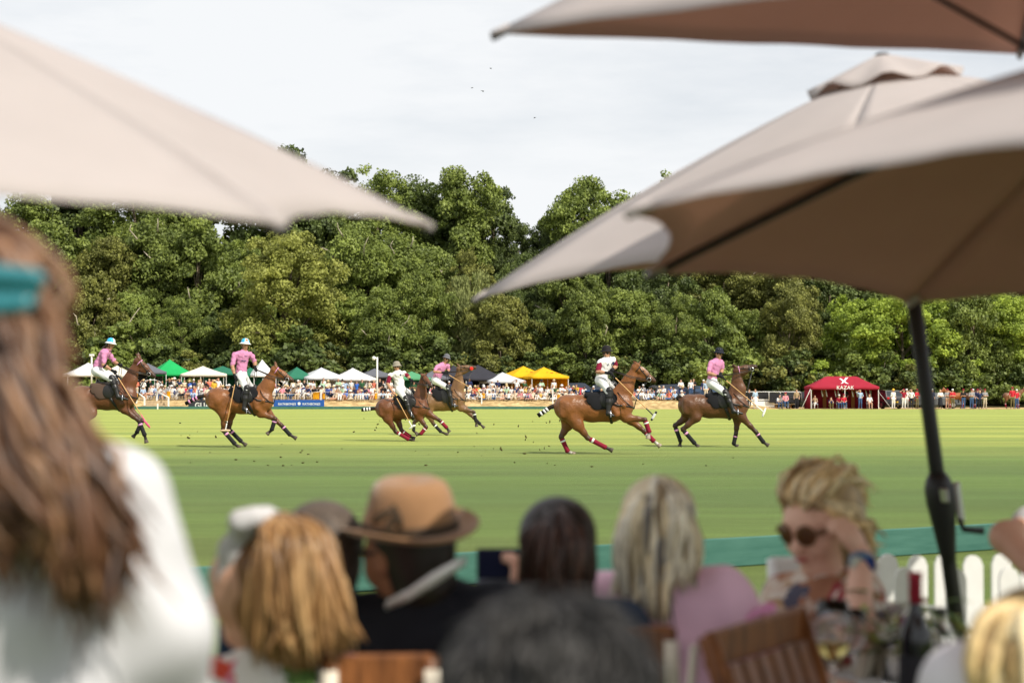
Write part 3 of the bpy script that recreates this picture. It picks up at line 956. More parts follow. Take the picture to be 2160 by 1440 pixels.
# ------------------------------------------------------------------ banners, rails, posts, bins
M_BLUE = mat('banner_blue', (0.018, 0.085, 0.36), 0.5, 0.3, var=.05)
M_BANK = mat('banner_black', (0.030, 0.030, 0.042), 0.5, 0.3)
def banner(u0, u1, v0, v1, m, label, texts):
    y = 158.95
    p0, p1 = WY(u0, v1, y), WY(u1, v0, y)
    r = empty('banner', (p0.x, y, max(.02, p0.z)))
    w, h = p1.x - p0.x, p1.z - p0.z
    MB().box((w / 2, 0, h / 2), (w, .05, h), bev=.01).build('board', m, r, smooth=False)
    for (s, px, pz, size, sp) in texts:
        M = Matrix.Translation((w * px, -.032, h * pz)) @ Matrix.Rotation(math.pi / 2, 4, 'X')
        text_mesh('lettering', s, size, M_WHITE, r, M, spacing=sp)
    tag(r, label, 'banner')
    return r, w, h
br, bw, bh = banner(577, 684, 843, 862, M_BLUE, 'blue advertising board with white lettering twice along its top', [('RATHBONES', .265, .42, .275, 1.0), ('RATHBONES', .745, .42, .275, 1.0), ('www.rathbones.com', .51, .10, .17, 1.0)])
MB().lathe([(0, 0), (.13, 0), (.13, .006), (0, .006)], (bw * .505, -.03, bh * .58), 16, axis=Matrix.Rotation(math.pi / 2, 3, 'X')).build('round_emblem', M_WHITE, br, smooth=False)
banner(397, 470, 844.5, 863, M_BANK, 'black advertising board with big white letters behind the second horse', [('GUARDS', .60, .16, .62, 1.05)])

M_TREAD = mat('step_boards', (0.46, 0.35, 0.22), 0.9, 0.1, var=.2, nscale=4)
def handrail(pts, label):
    r = empty('handrail', pts[0][0])
    L = Vector(pts[0][0])
    for b, t in pts:
        b = Vector(b) - L; t = Vector(t) - L
        MB().box((b + t) / 2, (.13, .13, (t - b).length)).build('post', M_WHITE, r, smooth=False)
    tops = [Vector(t) - L for _, t in pts]
    for a, b in zip(tops, tops[1:]):
        MB().tube([a + Vector((0, -.05, 0)), b + Vector((0, -.05, -.0))], .065, 6).build('rail', M_WHITE, r)
    tag(r, label, 'handrail')
handrail([(WY(355.5, 862, 159.0), WY(355.5, 838, 159.0)), (WY(331, 853, 161.6), WY(331, 826, 161.6))], 'white sloping handrail at the right side of the bank steps')
handrail([(WY(305, 862, 159.0), WY(305, 839, 159.0)), (WY(288, 853, 161.6), WY(288, 826, 161.6))], 'white sloping handrail at the left side of the bank steps, by the first horse')
r = empty('steps', WY(326, 862, 159.0))
for i in range(3):
    MB().box((-.1, .25 + i * .62, .14 + i * .2), (1.9, .66, .34), bev=.01).build('tread', M_TREAD, r, smooth=False)
tag(r, 'wooden steps up the dry bank between the white handrails', 'steps')

M_BIN = mat('bin_yellow', (0.80, 0.40, 0.012), 0.45, 0.4, var=.06)
def post(u, v0, v1, y, label, w=.11):
    p0, p1 = WY(u, v1, y), WY(u, v0, y)
    h = p1.z - p0.z
    r = empty('rope_post', p0)
    MB().box((0, 0, h / 2 - .1), (w, w, h + .2), bev=.012).build('post', M_WHITE, r, smooth=False)
    MB().lathe([(w * .62, 0), (w * .5, .03), (0, .05)], (0, 0, h), 8).build('cap', M_WHITE, r)
    tag(r, label, 'post', 'white posts of the spectator rope')
    return p0 + Vector((0, 0, h * .85))
tops = [post(*a) for a in [(415, 822, 842, 161.5, 'white rope post left of the black advertising board'), (540, 823, 842, 161.5, 'white rope post behind the neck of the second horse'), (677, 822, 843, 161.5, 'white rope post beside the big yellow bin'),
        (906, 826, 846, 161.5, 'white rope post behind the third horse'), (1016, 833, 847, 161.2, 'short thick white rope post right of the fourth horse'), (1166, 823, 847, 161.2, 'white rope post in front of the right yellow tent'), (1300, 826, 847, 161.5, 'white rope post behind the fifth rider')]]
for i, (a, b) in enumerate(zip(tops, tops[1:])):
    pp = [a.lerp(b, t / 8) - Vector((0, 0, .25 * math.sin(math.pi * t / 8))) for t in range(9)]
    o = MB().tube(pp, .014, 5).build('rope', M_WHITE)
    tag(o, 'thin white spectator rope ' + ['left of the blue board', 'above the blue advertising board', 'between the yellow bin and the third horse', 'behind the third and fourth horses', 'in front of the black tent', 'right of the yellow tents'][i], 'rope', 'white rope between the posts')
mb = MB().box((0, 0, .25), (.12, .06, .5), bev=.01)
o = mb.build('marker_post', M_WHITE, smooth=False, loc=None); o.location = WY(332.5, 867, 158.2) * 1; o.location.z = 0
tag(o, 'tiny white marker post standing in front of the bank steps', 'post')
def bin_(u, v1, wpx, hpx, y, label):
    p = WY(u, v1, y); s = F / y
    rr, h = wpx / s / 2, hpx / s
    r = empty('yellow_bin', p)
    MB().lathe([(rr * .86, 0), (rr * .92, h * .1), (rr, h * .93), (rr * 1.06, h * .94), (rr * 1.06, h), (rr * .9, h), (rr * .84, h * .2), (0, h * .18)], (0, 0, 0), 16).build('drum', M_BIN, r)
    for k in (-1, 0, 1): MB().box((rr * .5 * k, -rr * .93, h * .45), (rr * .16, rr * .14, h * .6)).build('moulded_rib', M_BIN, r, smooth=False)
    tag(r, label, 'bin', 'yellow bins along the rope')
for a in [(667, 842, 15.5, 15, 161.8, 'big yellow bin above the blue advertising board'), (682.5, 841, 6, 11, 162.4, 'small yellow bin just right of the big yellow bin and white post'), (355.5, 840, 8, 15, 161.5, 'yellow bin behind the top of the right handrail'),
          (1019.5, 840, 8, 11, 162.0, 'yellow bin behind the short thick white post'), (1178, 843, 7, 11, 161.8, 'yellow bin at the foot of the right yellow tent'), (793, 841, 6, 12, 161.6, 'yellow bin at the foot of the white lamp post'),
          (287, 838, 8, 10, 161.5, 'yellow bin beside the chest of the first horse')]: bin_(*a)
def lamp(u, v0, v1, y, label, arm):
    p0, p1 = WY(u, v1, y), WY(u, v0, y)
    h = p1.z - p0.z
    r = empty('lamp_post', p0)
    MB().tube([(0, 0, -.2), (0, 0, h)], .075, 8).build('pole', M_WHITE, r)
    if arm:
        MB().tube([(0, 0, h - .12), (-.25, -.05, h - .05)], .06, 6).build('arm', M_WHITE, r)
        MB().lathe([(0, -.22), (.12, -.2), (.16, -.05), (.13, .1), (0, .14)], (-.3, -.06, h - .06), 12).build('lamp_head', M_WHITE, r)
    else:
        MB().box((0, 0, h - .1), (.46, .2, .22), bev=.04).build('lamp_head', M_WHITE, r, smooth=False)
        MB().box((-.14, -.11, h - .1), (.14, .05, .14), bev=.02).build('lens', M_TENT['grey'], r, smooth=False)
        MB().box((.14, -.11, h - .1), (.14, .05, .14), bev=.02).build('lens', M_TENT['grey'], r, smooth=False)
    tag(r, label, 'lamp post')
lamp(795.5, 753, 840, 162.5, 'tall slim white post with a rounded lamp head among the crowd', True)
lamp(193, 747, 810, 165, 'white post with a twin floodlight head behind the first rider', False)

# blue folding chair and sun umbrella in the crowd
M_NAVY = mat('navy_canvas', (0.03, 0.06, 0.22), 0.8, 0.2)
M_STEEL = mat('steel', (0.55, 0.55, 0.56), 0.3, 0.5, metal=.8)
M_BLK = mat('matt_black', (0.018, 0.018, 0.020), 0.5, 0.35)
p = WY(695, 842, 163.0)
r = empty('folding_chair', p, .3)
MB().sheet([[(-.3, -.2, .42), (.3, -.2, .42)], [(-.3, .2, .38), (.3, .2, .38)]], thick=.015).build('seat', M_NAVY, r)
MB().sheet([[(-.3, .2, .4), (.3, .2, .4)], [(-.32, .36, .95), (.32, .36, .95)]], thick=.015).build('backrest', M_NAVY, r)
for a, b in (((-.3, -.22, 0), (.3, .22, .45)), ((.3, -.22, 0), (-.3, .22, .45)), ((-.32, .25, 0), (-.32, .36, .98)), ((.32, .25, 0), (.32, .36, .98))):
    MB().tube([a, b], .02, 6).build('leg', M_STEEL, r)
tag(r, 'empty navy folding chair on the bank right of the yellow bin', 'folding chair')
p = WY(1379, 842, 165.5)
r = empty('sun_umbrella', p)
hh = WY(1379, 812, 165.5).z - p.z
MB().tube([(0, 0, 0), (0, 0, hh - .02)], .02, 6).build('pole', M_STEEL, r)
for k in range(8):
    a0, a1 = k * math.pi / 4, (k + 1) * math.pi / 4
    rows = []
    for i in range(5):
        t = i / 4
        rows.append([(0.55 * t * math.cos(a0 + (a1 - a0) * j / 4) * (1 - .04 * math.sin(math.pi * j / 4)), 0.55 * t * math.sin(a0 + (a1 - a0) * j / 4) * (1 - .04 * math.sin(math.pi * j / 4)), hh - .26 * t * t) for j in range(5)])
    MB().sheet(rows, thick=-.006).build('canopy_panel', M_BLK, r)
tag(r, 'small black sun umbrella in the crowd under the fifth horse head', 'umbrella')

# ------------------------------------------------------------------ vehicles behind the crowd
M_GLASSD = mat('car_glass', (0.02, 0.025, 0.03), 0.06, 0.8)
M_TYRE = mat('tyre', (0.02, 0.02, 0.02), 0.9, 0.2)
M_RED = mat('lamp_red', (0.5, 0.01, 0.015), 0.25, 0.5)
M_PLATE = mat('plate_yellow', (0.75, 0.5, 0.03), 0.5, 0.3)
def paint(key, c): return mat(key, c, 0.25, 0.6, coat=.8)
def car(u, vbase, y, yaw, m, label, L=4.5, H=1.6, Wd=1.85, suv=True, z=None):
    p = WY(u, vbase, y)
    p.z = z if z is not None else bank_z(p.x, y) - .5
    r = empty('parked_car', p, yaw)
    k = H / 1.6
    low = [(-L / 2, .42), (-L / 2 + .05, .85 * k), (-L / 2 + .1, 1.0 * k), (-L * .12, 1.02 * k), (L * .25, .98 * k), (L / 2 - .12, .84 * k), (L / 2, .62), (L / 2 - .04, .36), (-L / 2 + .08, .34)]
    cab = [(-L / 2 + .12, .99 * k), (-L / 2 + .42, 1.50 * k), (-L * .30, 1.57 * k), (0, 1.6 * k), (L * .10, 1.56 * k), (L * .27, 1.0 * k)]
    MB().prism(low, -Wd / 2, Wd / 2).build('body', m, r, smooth=False)
    w2 = Wd * .43
    b = MB(); n = len(cab)
    vs_ = [(x, -w2 if zz > 1.2 * k else -Wd * .485, zz) for x, zz in cab] + [(x, w2 if zz > 1.2 * k else Wd * .485, zz) for x, zz in cab]
    b.add(vs_, [tuple(range(n)), tuple(reversed(range(n, 2 * n)))] + [(i, i + n, (i + 1) % n + n, (i + 1) % n) for i in range(n)])
    b.build('cabin', m, r, smooth=False)
    for sy in (-1, 1):
        for x0, x1, t0, t1 in ((-L * .40, -L * .23, -L * .33, -L * .23), (-L * .215, 0, -L * .215, 0), (.02, L * .22, .02, L * .11)):
            MB().add([(x0, sy * Wd * .472, 1.08 * k), (x1, sy * Wd * .472, 1.08 * k), (t1, sy * (w2 + .012), 1.47 * k), (t0, sy * (w2 + .012), 1.47 * k)], [(0, 1, 2, 3) if sy < 0 else (3, 2, 1, 0)]).build('side_window', M_GLASSD, r, smooth=False)
    MB().add([(-L / 2 + .14, -Wd * .40, 1.06 * k), (-L / 2 + .14, Wd * .40, 1.06 * k), (-L / 2 + .365, w2 * .88, 1.45 * k), (-L / 2 + .365, -w2 * .88, 1.45 * k)], [(0, 3, 2, 1)]).build('rear_window', M_GLASSD, r, smooth=False)
    MB().add([(L * .275, -Wd * .42, 1.05 * k), (L * .275, Wd * .42, 1.05 * k), (L * .125, w2 * .9, 1.52 * k), (L * .125, -w2 * .9, 1.52 * k)], [(0, 1, 2, 3)]).build('windscreen', M_GLASSD, r, smooth=False)
    for sx in (-1, 1):
        for sy in (-1, 1):
            a = Matrix.Rotation(math.pi / 2, 3, 'X')
            wh = MB().lathe([(.2, -.11), (.31, -.11), (.34, -.07), (.34, .07), (.31, .11), (.2, .11)], (sx * L * .31, sy * (Wd / 2 - .07), .34), 18, axis=a).build('wheel', M_TYRE, r)
            MB().lathe([(0, -.115), (.06, -.12), (.2, -.112), (.2, .112), (0, .115)], (sx * L * .31, sy * (Wd / 2 - .065), .34), 10, axis=a).build('rim', M_STEEL, wh, smooth=False)
    for sy in (-1, 1):
        MB().box((-L / 2 + .02, sy * Wd * .40, .88 * k), (.08, .26, .18), bev=.02).build('tail_light', M_RED, r, smooth=False)
        MB().box((L / 2 - .1, sy * Wd * .38, .72 * k), (.12, .3, .14), bev=.02).build('headlight', M_STEEL, r, smooth=False)
    MB().box((-L / 2 - .01, 0, .62), (.03, .52, .12)).build('number_plate', M_PLATE, r, smooth=False)
    tag(r, label, 'car', 'cars parked behind the crowd')
P_BLUE, P_BLUE2, P_REDC, P_BLACK, P_GREY = paint('paint_blue', (0.010, 0.018, 0.040)), paint('paint_blue_pale', (0.022, 0.055, 0.12)), paint('paint_red', (0.5, 0.012, 0.02)), paint('paint_black', (0.012, 0.013, 0.016)), paint('paint_grey', (0.10, 0.11, 0.12))
car(1425, 838, 172, .12, P_BLUE, 'dark blue car behind the seated crowd, beside the fifth horse head')
car(1497, 842, 173, -.1, P_BLUE2, 'paler blue car whose sloping bonnet shows behind the standing man in white', H=1.45)
car(1222, 838, 173.5, .1, P_BLUE, 'dark blue car just right of the yellow tents', H=1.65)
car(1216, 846, 170.5, .15, P_REDC, 'red car in front of the dark blue one right of the yellow tents', H=1.35)
car(1290, 842, 174, .0, P_BLUE, 'dark blue car behind the saddle of the fifth horse', H=1.5)
car(640, 836, 174.5, .3, P_BLACK, 'black car parked under the dark green tent')
car(1696, 861, 164.5, -.15, P_BLACK, 'black car left of the maroon tent', L=4.6, H=1.55, z=0.0)
car(1862, 862, 163.5, 1.9, P_BLACK, 'black car seen from behind, right of the maroon tent, with yellow plate', z=0.0, H=1.75)
car(1972, 862, 166, .2, P_GREY, 'grey car half hidden by the black parasol pole', z=0.0, H=1.45)
def trailer(u, y, m, panel, label, L=3.4):
    r = empty('trailer', ((u - 1080) / F * y, y, 0.02), .02)
    MB().box((0, 0, .62), (L, 1.7, .14), bev=.01).build('deck', m, r, smooth=False)
    for k in range(4): MB().box((0, -.86, .80 + k * .17), (L, .04, .10)).build('side_slat', panel if k == 0 and panel else m, r, smooth=False)
    MB().tube([(-L / 2, -.88, .7), (-L / 2, -.88, 1.48), (-L / 2 + .1, -.88, 1.52), (L / 2 - .1, -.88, 1.52), (L / 2, -.88, 1.46), (L / 2 + .1, -.88, .7)], .035, 6).build('top_rail', M_WHITE, r)
    MB().box((0, .86, 1.05), (L, .04, .8)).build('far_side', m, r, smooth=False)
    a = Matrix.Rotation(math.pi / 2, 3, 'X')
    for sx in (.36,):
        for sy in (-1, 1):
            MB().lathe([(.14, -.1), (.30, -.1), (.33, -.05), (.33, .05), (.30, .1), (.14, .1), (0, .08)], (sx * L, sy * .8, .33), 18, axis=a).build('wheel', M_TYRE, r)
    if panel: MB().box((-.2, -.90, .42), (L * .8, .05, .5)).build('side_panel', panel, r, smooth=False)
    tag(r, label, 'trailer', 'flat trailers at the wood edge')
trailer(1603, 163.5, M_BLK, M_WHITE, 'black stock trailer with a white lower panel behind the woman in the long dress')
trailer(1652, 163.2, M_BLK, None, 'black slatted trailer with a pale top rail left of the black car', L=2.9)
# birds over the trees
for i, (u, v, y, a) in enumerate([(1035, 145, 90, .3), (996, 186, 95, -.2), (1018, 193, 80, .9), (1128, 249, 90, .2), (560, 120, 120, .1)][:4]):
    r = empty('bird', WY(u, v, y), a)
    r.rotation_euler = (.2, .3 * (-1) ** i, a); r.scale = (.65, .65, .65)
    MB().tube([(-.10, 0, 0), (-.04, 0, .01), (.05, 0, .01), (.12, 0, 0)], [.006, .028, .024, .004], 6).build('body', M_BLK, r)
    for s in (-1, 1): MB().sheet([[(-.04, s * .015, .01), (.04, s * .015, .01)], [(-.03, s * .09, .05), (.04, s * .09, .05)], [(-.05, s * .18, .02), (-.03, s * .18, .02)]], thick=.004).build('wing', M_BLK, r)
    tag(r, ['highest of the small birds in the sky below the dark parasol', 'small bird gliding left of the darkest bird in the sky', 'darkest bird, just right of the gliding one', 'lowest of the small birds, to the right of the others'][i], 'bird', 'birds in the sky')
# ------------------------------------------------------------------ spectators
SKIN = [mat('skin_fair', (0.58, 0.34, 0.24), 0.55, 0.35, var=.05), mat('skin_tan', (0.44, 0.23, 0.14), 0.55, 0.35, var=.05), mat('skin_dark', (0.16, 0.075, 0.045), 0.5, 0.35, var=.05)]
HAIRC = {'dark hair': mat('hair_dark', (0.020, 0.013, 0.010), 0.45, 0.4), 'brown hair': mat('hair_brown', (0.075, 0.038, 0.020), 0.45, 0.4), 'blonde hair': mat('hair_blonde', (0.42, 0.28, 0.13), 0.45, 0.4), 'grey hair': mat('hair_grey', (0.38, 0.37, 0.36), 0.5, 0.3), 'reddish hair': mat('hair_red', (0.25, 0.085, 0.03), 0.45, 0.4)}
def cl(key, c): return mat('wear_' + key, c, 0.85, 0.15, var=.08, nscale=14)
TOPS = {'white': cl('white', (0.78, 0.77, 0.75)), 'cream': cl('cream', (0.70, 0.60, 0.46)), 'pale blue': cl('pblue', (0.38, 0.50, 0.68)), 'navy': cl('navy', (0.025, 0.035, 0.10)), 'black': cl('black', (0.018, 0.018, 0.022)),
        'bright blue': cl('bblue', (0.05, 0.16, 0.60)), 'pink': cl('pink', (0.72, 0.28, 0.34)), 'red': cl('red', (0.55, 0.03, 0.05)), 'pale green': cl('pgreen', (0.40, 0.58, 0.40)), 'dark green': cl('dgreen', (0.035, 0.10, 0.045)),
        'grey': cl('grey', (0.30, 0.30, 0.32)), 'coral': cl('coral', (0.72, 0.20, 0.13)), 'tan': cl('tan', (0.38, 0.27, 0.17)), 'yellow': cl('yellow', (0.70, 0.42, 0.05)), 'maroon': cl('maroon', (0.30, 0.015, 0.035))}
BOTS = {'pale trousers': cl('stone', (0.58, 0.50, 0.38)), 'blue jeans': cl('jeans', (0.055, 0.11, 0.24)), 'dark trousers': cl('darkt', (0.025, 0.027, 0.035)), 'white trousers': cl('wtrs', (0.76, 0.75, 0.74)), 'bare legs': SKIN[0], 'khaki trousers': cl('khaki', (0.16, 0.13, 0.06))}
SHOE = cl('shoe', (0.30, 0.24, 0.20))
HATS = {'white hat': cl('hatw', (0.80, 0.79, 0.76)), 'straw hat': cl('hats', (0.62, 0.47, 0.26)), 'dark hat': cl('hatd', (0.03, 0.03, 0.035)), 'white cap': cl('capw', (0.80, 0.80, 0.80)), 'maroon cap': cl('capm', (0.28, 0.015, 0.04)), 'yellow hat': cl('haty', (0.75, 0.45, 0.06))}

def figure(j, long_hair=False, skirt=False):
    f = np.array(j.get('face', (0, -1, 0)), float)
    A = lambda k: np.array(j[k], float)
    up = np.array([0, 0, 1.0])
    pel, ch, nk, hd = A('pel'), A('chest'), A('neck'), A('head')
    side = A('shR') - A('shL'); side /= np.linalg.norm(side)
    fr = np.cross(side, up); fr /= np.linalg.norm(fr)
    P = [rc(hd + up * .035, hd - up * .055 + f * .02, .088, .062), rc(hd + f * .085 - up * .01, hd + f * .10 - up * .02, .016, k=.01), rc(nk, hd - up * .06, .055, .048),
         rc(pel + (ch - pel) * .25, ch, .125, .15, n=fr, f=.72, m=1), rc(A('shL'), A('shR'), .065, m=1, k=.05)]
    for s in 'LR':
        P += [rc(A('sh' + s), A('el' + s), .056, .045, m=1), rc(A('el' + s), A('ha' + s), .040, .030), rc(A('ha' + s), A('ha' + s) + (A('ha' + s) - A('el' + s)) * .28, .036, .026)]
        P += [rc(A('hip' + s), A('kn' + s), .088, .062, m=2), rc(A('kn' + s), A('an' + s), .058, .042, m=2), rc(A('an' + s), A('to' + s), .045, .036, m=4)]
    P += [rc(A('hipL'), A('hipR'), .11, m=2)]
    if skirt: P += [rc(pel, (A('knL') + A('knR')) / 2 - up * .08, .16, .22, m=2, k=.05)]
    P += [rc(hd + up * .055 - f * .02, hd + up * .02 - f * .035, .094, .088, m=3, k=.008)]
    if long_hair: P += [rc(hd - f * .05, nk - f * .075 - up * .10, .085, .06, m=3, k=.02)]
    return P

def stand(**kw):
    j = dict(pel=(0, 0, .93), chest=(0, .0, 1.28), neck=(0, 0, 1.44), head=(0, -.015, 1.60), shL=(.17, 0, 1.40), shR=(-.17, 0, 1.40), elL=(.23, .02, 1.13), elR=(-.23, .02, 1.13), haL=(.22, -.06, .90), haR=(-.22, -.06, .90),
             hipL=(.085, 0, .90), hipR=(-.085, 0, .90), knL=(.10, -.02, .50), knR=(-.10, -.01, .50), anL=(.11, .02, .08), anR=(-.12, .02, .08), toL=(.13, -.13, .045), toR=(-.15, -.13, .045))
    j.update(kw); return j
def chair(**kw):
    j = dict(pel=(0, .10, .50), chest=(0, .14, .84), neck=(0, .12, 1.0), head=(0, .10, 1.16), shL=(.17, .13, .96), shR=(-.17, .13, .96), elL=(.23, .03, .72), elR=(-.23, .03, .72), haL=(.08, -.2, .62), haR=(-.08, -.2, .62),
             hipL=(.09, .08, .49), hipR=(-.09, .08, .49), knL=(.12, -.36, .50), knR=(-.12, -.36, .50), anL=(.12, -.34, .08), anR=(-.11, -.38, .08), toL=(.13, -.5, .045), toR=(-.12, -.54, .045))
    j.update(kw); return j
def ground(**kw):
    j = dict(pel=(0, .10, .14), chest=(0, .17, .46), neck=(0, .14, .62), head=(0, .11, .78), shL=(.17, .15, .58), shR=(-.17, .15, .58), elL=(.22, -.05, .40), elR=(-.22, -.05, .40), haL=(.06, -.30, .42), haR=(-.06, -.30, .42),
             hipL=(.09, .08, .13), hipR=(-.09, .08, .13), knL=(.12, -.28, .46), knR=(-.12, -.28, .46), anL=(.11, -.50, .08), anR=(-.11, -.50, .08), toL=(.12, -.65, .05), toR=(-.12, -.65, .05))
    j.update(kw); return j
POSES = {
 'stand': (stand(), 'standing'), 'fold': (stand(elL=(.25, -.06, 1.14), elR=(-.25, -.06, 1.14), haL=(-.10, -.20, 1.17), haR=(.10, -.19, 1.14)), 'standing with folded arms'),
 'shade': (stand(elR=(-.36, -.10, 1.50), haR=(-.10, -.14, 1.66), elL=(.27, .0, 1.16), haL=(.12, -.14, 1.0)), 'standing with raised hand'),
 'hips': (stand(elL=(.36, .06, 1.16), haL=(.16, -.02, .98), elR=(-.36, .06, 1.16), haR=(-.16, -.02, .98), anL=(.17, .02, .08), toL=(.2, -.13, .045)), 'standing hands on hips'),
 'chair': (chair(), 'on a chair'), 'lean': (chair(chest=(0, -.02, .82), neck=(0, -.08, .97), head=(0, -.15, 1.11), shL=(.17, -.04, .92), shR=(-.17, -.04, .92), elL=(.2, -.25, .66), elR=(-.2, -.25, .66), haL=(.03, -.42, .66), haR=(-.03, -.42, .66)), 'leaning from a chair'),
 'cross': (chair(knL=(-.04, -.40, .60), anL=(-.16, -.55, .28), toL=(-.18, -.68, .26), elR=(-.28, .05, .78), haR=(-.12, -.05, 1.02)), 'cross legged on a chair'),
 'knees': (ground(), 'sitting knees up'), 'legs': (ground(knL=(.12, -.38, .14), knR=(-.10, -.36, .22), anL=(.14, -.80, .08), anR=(-.10, -.74, .08), toL=(.16, -.86, .16), toR=(-.12, -.80, .17), elL=(.28, .25, .36), haL=(.30, .34, .1), elR=(-.26, .0, .36), haR=(-.14, -.22, .2)), 'sitting legs out'),
 'side': (ground(knL=(.30, -.18, .16), knR=(.20, -.26, .24), anL=(.02, -.40, .08), anR=(.0, -.46, .1), toL=(-.1, -.46, .06), toR=(-.12, -.52, .08), elR=(-.3, .14, .34), haR=(-.34, .12, .06)), 'sitting sideways'),
 'crouch': (chair(pel=(0, .1, .30), chest=(0, -.02, .60), neck=(0, -.06, .76), head=(0, -.12, .90), shL=(.17, -.04, .72), shR=(-.17, -.04, .72), hipL=(.09, .08, .30), hipR=(-.09, .08, .30), elL=(.2, -.28, .54), elR=(-.2, -.28, .54), haL=(.05, -.3, .78), haR=(-.05, -.3, .78)), 'crouching'),
}
PM = {}
BASE_M = [SKIN[0], TOPS['white'], BOTS['pale trousers'], HAIRC['brown hair'], SHOE]
for pk, (j, _) in POSES.items():
    for lh in (0, 1):
        for sk in ((0, 1) if pk in ('stand', 'fold', 'shade') else (0,)):
            o = sdf_obj('person', figure(j, lh, sk), .034, BASE_M, k=.035)
            PM[(pk, lh, sk)] = (o.data, j['head']); bpy.data.objects.remove(o)
def tmp_mesh(mb, m):
    o = mb.build('t', m); me = o.data; bpy.data.objects.remove(o); return me
HATMESH = {'hat': tmp_mesh(MB().lathe([(0, .145), (.07, .14), (.092, .10), (.10, .035), (.19, .02), (.195, .012), (.10, .015), (.085, -.01)], n=14), HATS['white hat']),
           'cap': tmp_mesh(MB().lathe([(0, .13), (.06, .118), (.092, .07), (.10, .01), (.09, .0)], n=12).sheet([[(-.07, -.08, .03), (0, -.095, .035), (.07, -.08, .03)], [(-.055, -.17, .015), (0, -.185, .02), (.055, -.17, .015)]], thick=.008), HATS['white cap'])}
SEEN = set()
CHM = {}
_mb = MB().box((0, .10, .42), (.46, .44, .03)); CHM['seat'] = tmp_mesh(_mb, M_NAVY)
_mb = MB().box((0, .33, .70), (.46, .03, .42)); CHM['backrest'] = tmp_mesh(_mb, M_NAVY)
CHM['leg'] = tmp_mesh(MB().tube([(0, -.12, 0), (0, .32, .9)], .014, 5), M_STEEL)
CHM['strut'] = tmp_mesh(MB().tube([(0, .32, 0), (0, -.12, .42)], .014, 5), M_STEEL)
def person(pk, x, y, z, rz, top, bot, hair, hat, skin, lab, lh=0, sk=0, s=1.0, group='spectators on the bank', clab=None):
    me, hd = PM[(pk, lh, sk)]
    o = bpy.data.objects.new('person', me); COL.objects.link(o)
    o.location = (x, y, z); o.rotation_euler = (0, 0, rz); o.scale = (s, s, s)
    for i, m in enumerate((skin, TOPS[top], BOTS[bot], HAIRC[hair], SHOE)): slot(o, i, m)
    if hat:
        h = bpy.data.objects.new('cap' if 'cap' in hat else 'hat', HATMESH['cap' if 'cap' in hat else 'hat']); COL.objects.link(h)
        h.parent = o; h.location = (hd[0], hd[1], hd[2] + .045); slot(h, 0, HATS[hat])
    tag(o, lab, 'person', group)
    if pk in ('chair', 'lean', 'cross'):
        c = empty('folding_chair', (x, y, z), rz)
        for nm, dx in (('seat', 0), ('backrest', 0), ('leg', .24), ('leg', -.24), ('strut', .24), ('strut', -.24)):
            q = bpy.data.objects.new(nm, CHM[nm]); COL.objects.link(q); q.parent = c; q.location = (dx, 0, 0)
        tag(c, clab or ('folding chair under the ' + ' '.join(lab.split()[:12]).rstrip(' ,').removesuffix(' at').removesuffix(' the').removesuffix(' by').removesuffix(' of')), 'folding chair', 'folding chairs of the crowd')
    return o
MARK = [(318, 'beside the first horse head'), (352, 'by the white handrail'), (398, 'below the bright green tent'), (440, 'below the cream tent'), (500, 'behind the second horse rump'), (565, 'behind the second rider'), (600, 'under the second horse head'), (640, 'below the dark green tent'),
        (662, 'above the blue board'), (700, 'by the yellow bin'), (735, 'below the pale grey tent'), (775, 'below the white tent'), (812, 'by the white lamp post'), (850, 'behind the third rider'), (905, 'behind the third horse'), (965, 'behind the grey helmet'),
        (1012, 'by the black tent'), (1050, 'below the black tent'), (1085, 'below the low grey tent'), (1122, 'below the left yellow tent'), (1165, 'below the right yellow tent'), (1215, 'right of the yellow tents'), (1290, 'by the fifth rider'), (1345, 'under the fifth horse neck'), (1395, 'by the black sun umbrella'), (1450, 'below the blue car'), (1600, 'behind the last horse')]
def mark(u):
    for b, t in MARK:
        if u < b: return t
    return 'at the right end of the bank'
WTOP = ['white'] * 17 + ['cream'] * 5 + ['pale blue'] * 3 + ['navy'] * 3 + ['black'] * 3 + ['bright blue', 'pink', 'pink', 'red', 'pale green', 'dark green', 'grey', 'coral', 'tan', 'yellow']
WBOT = ['pale trousers'] * 4 + ['blue jeans'] * 3 + ['dark trousers'] * 2 + ['white trousers'] * 2 + ['bare legs'] * 4
WHAIR = ['dark hair'] * 4 + ['brown hair'] * 5 + ['blonde hair'] * 4 + ['grey hair'] * 2 + ['reddish hair']
WHAT = [None] * 6 + ['white hat'] * 2 + ['straw hat', 'straw hat', 'dark hat', 'white cap']
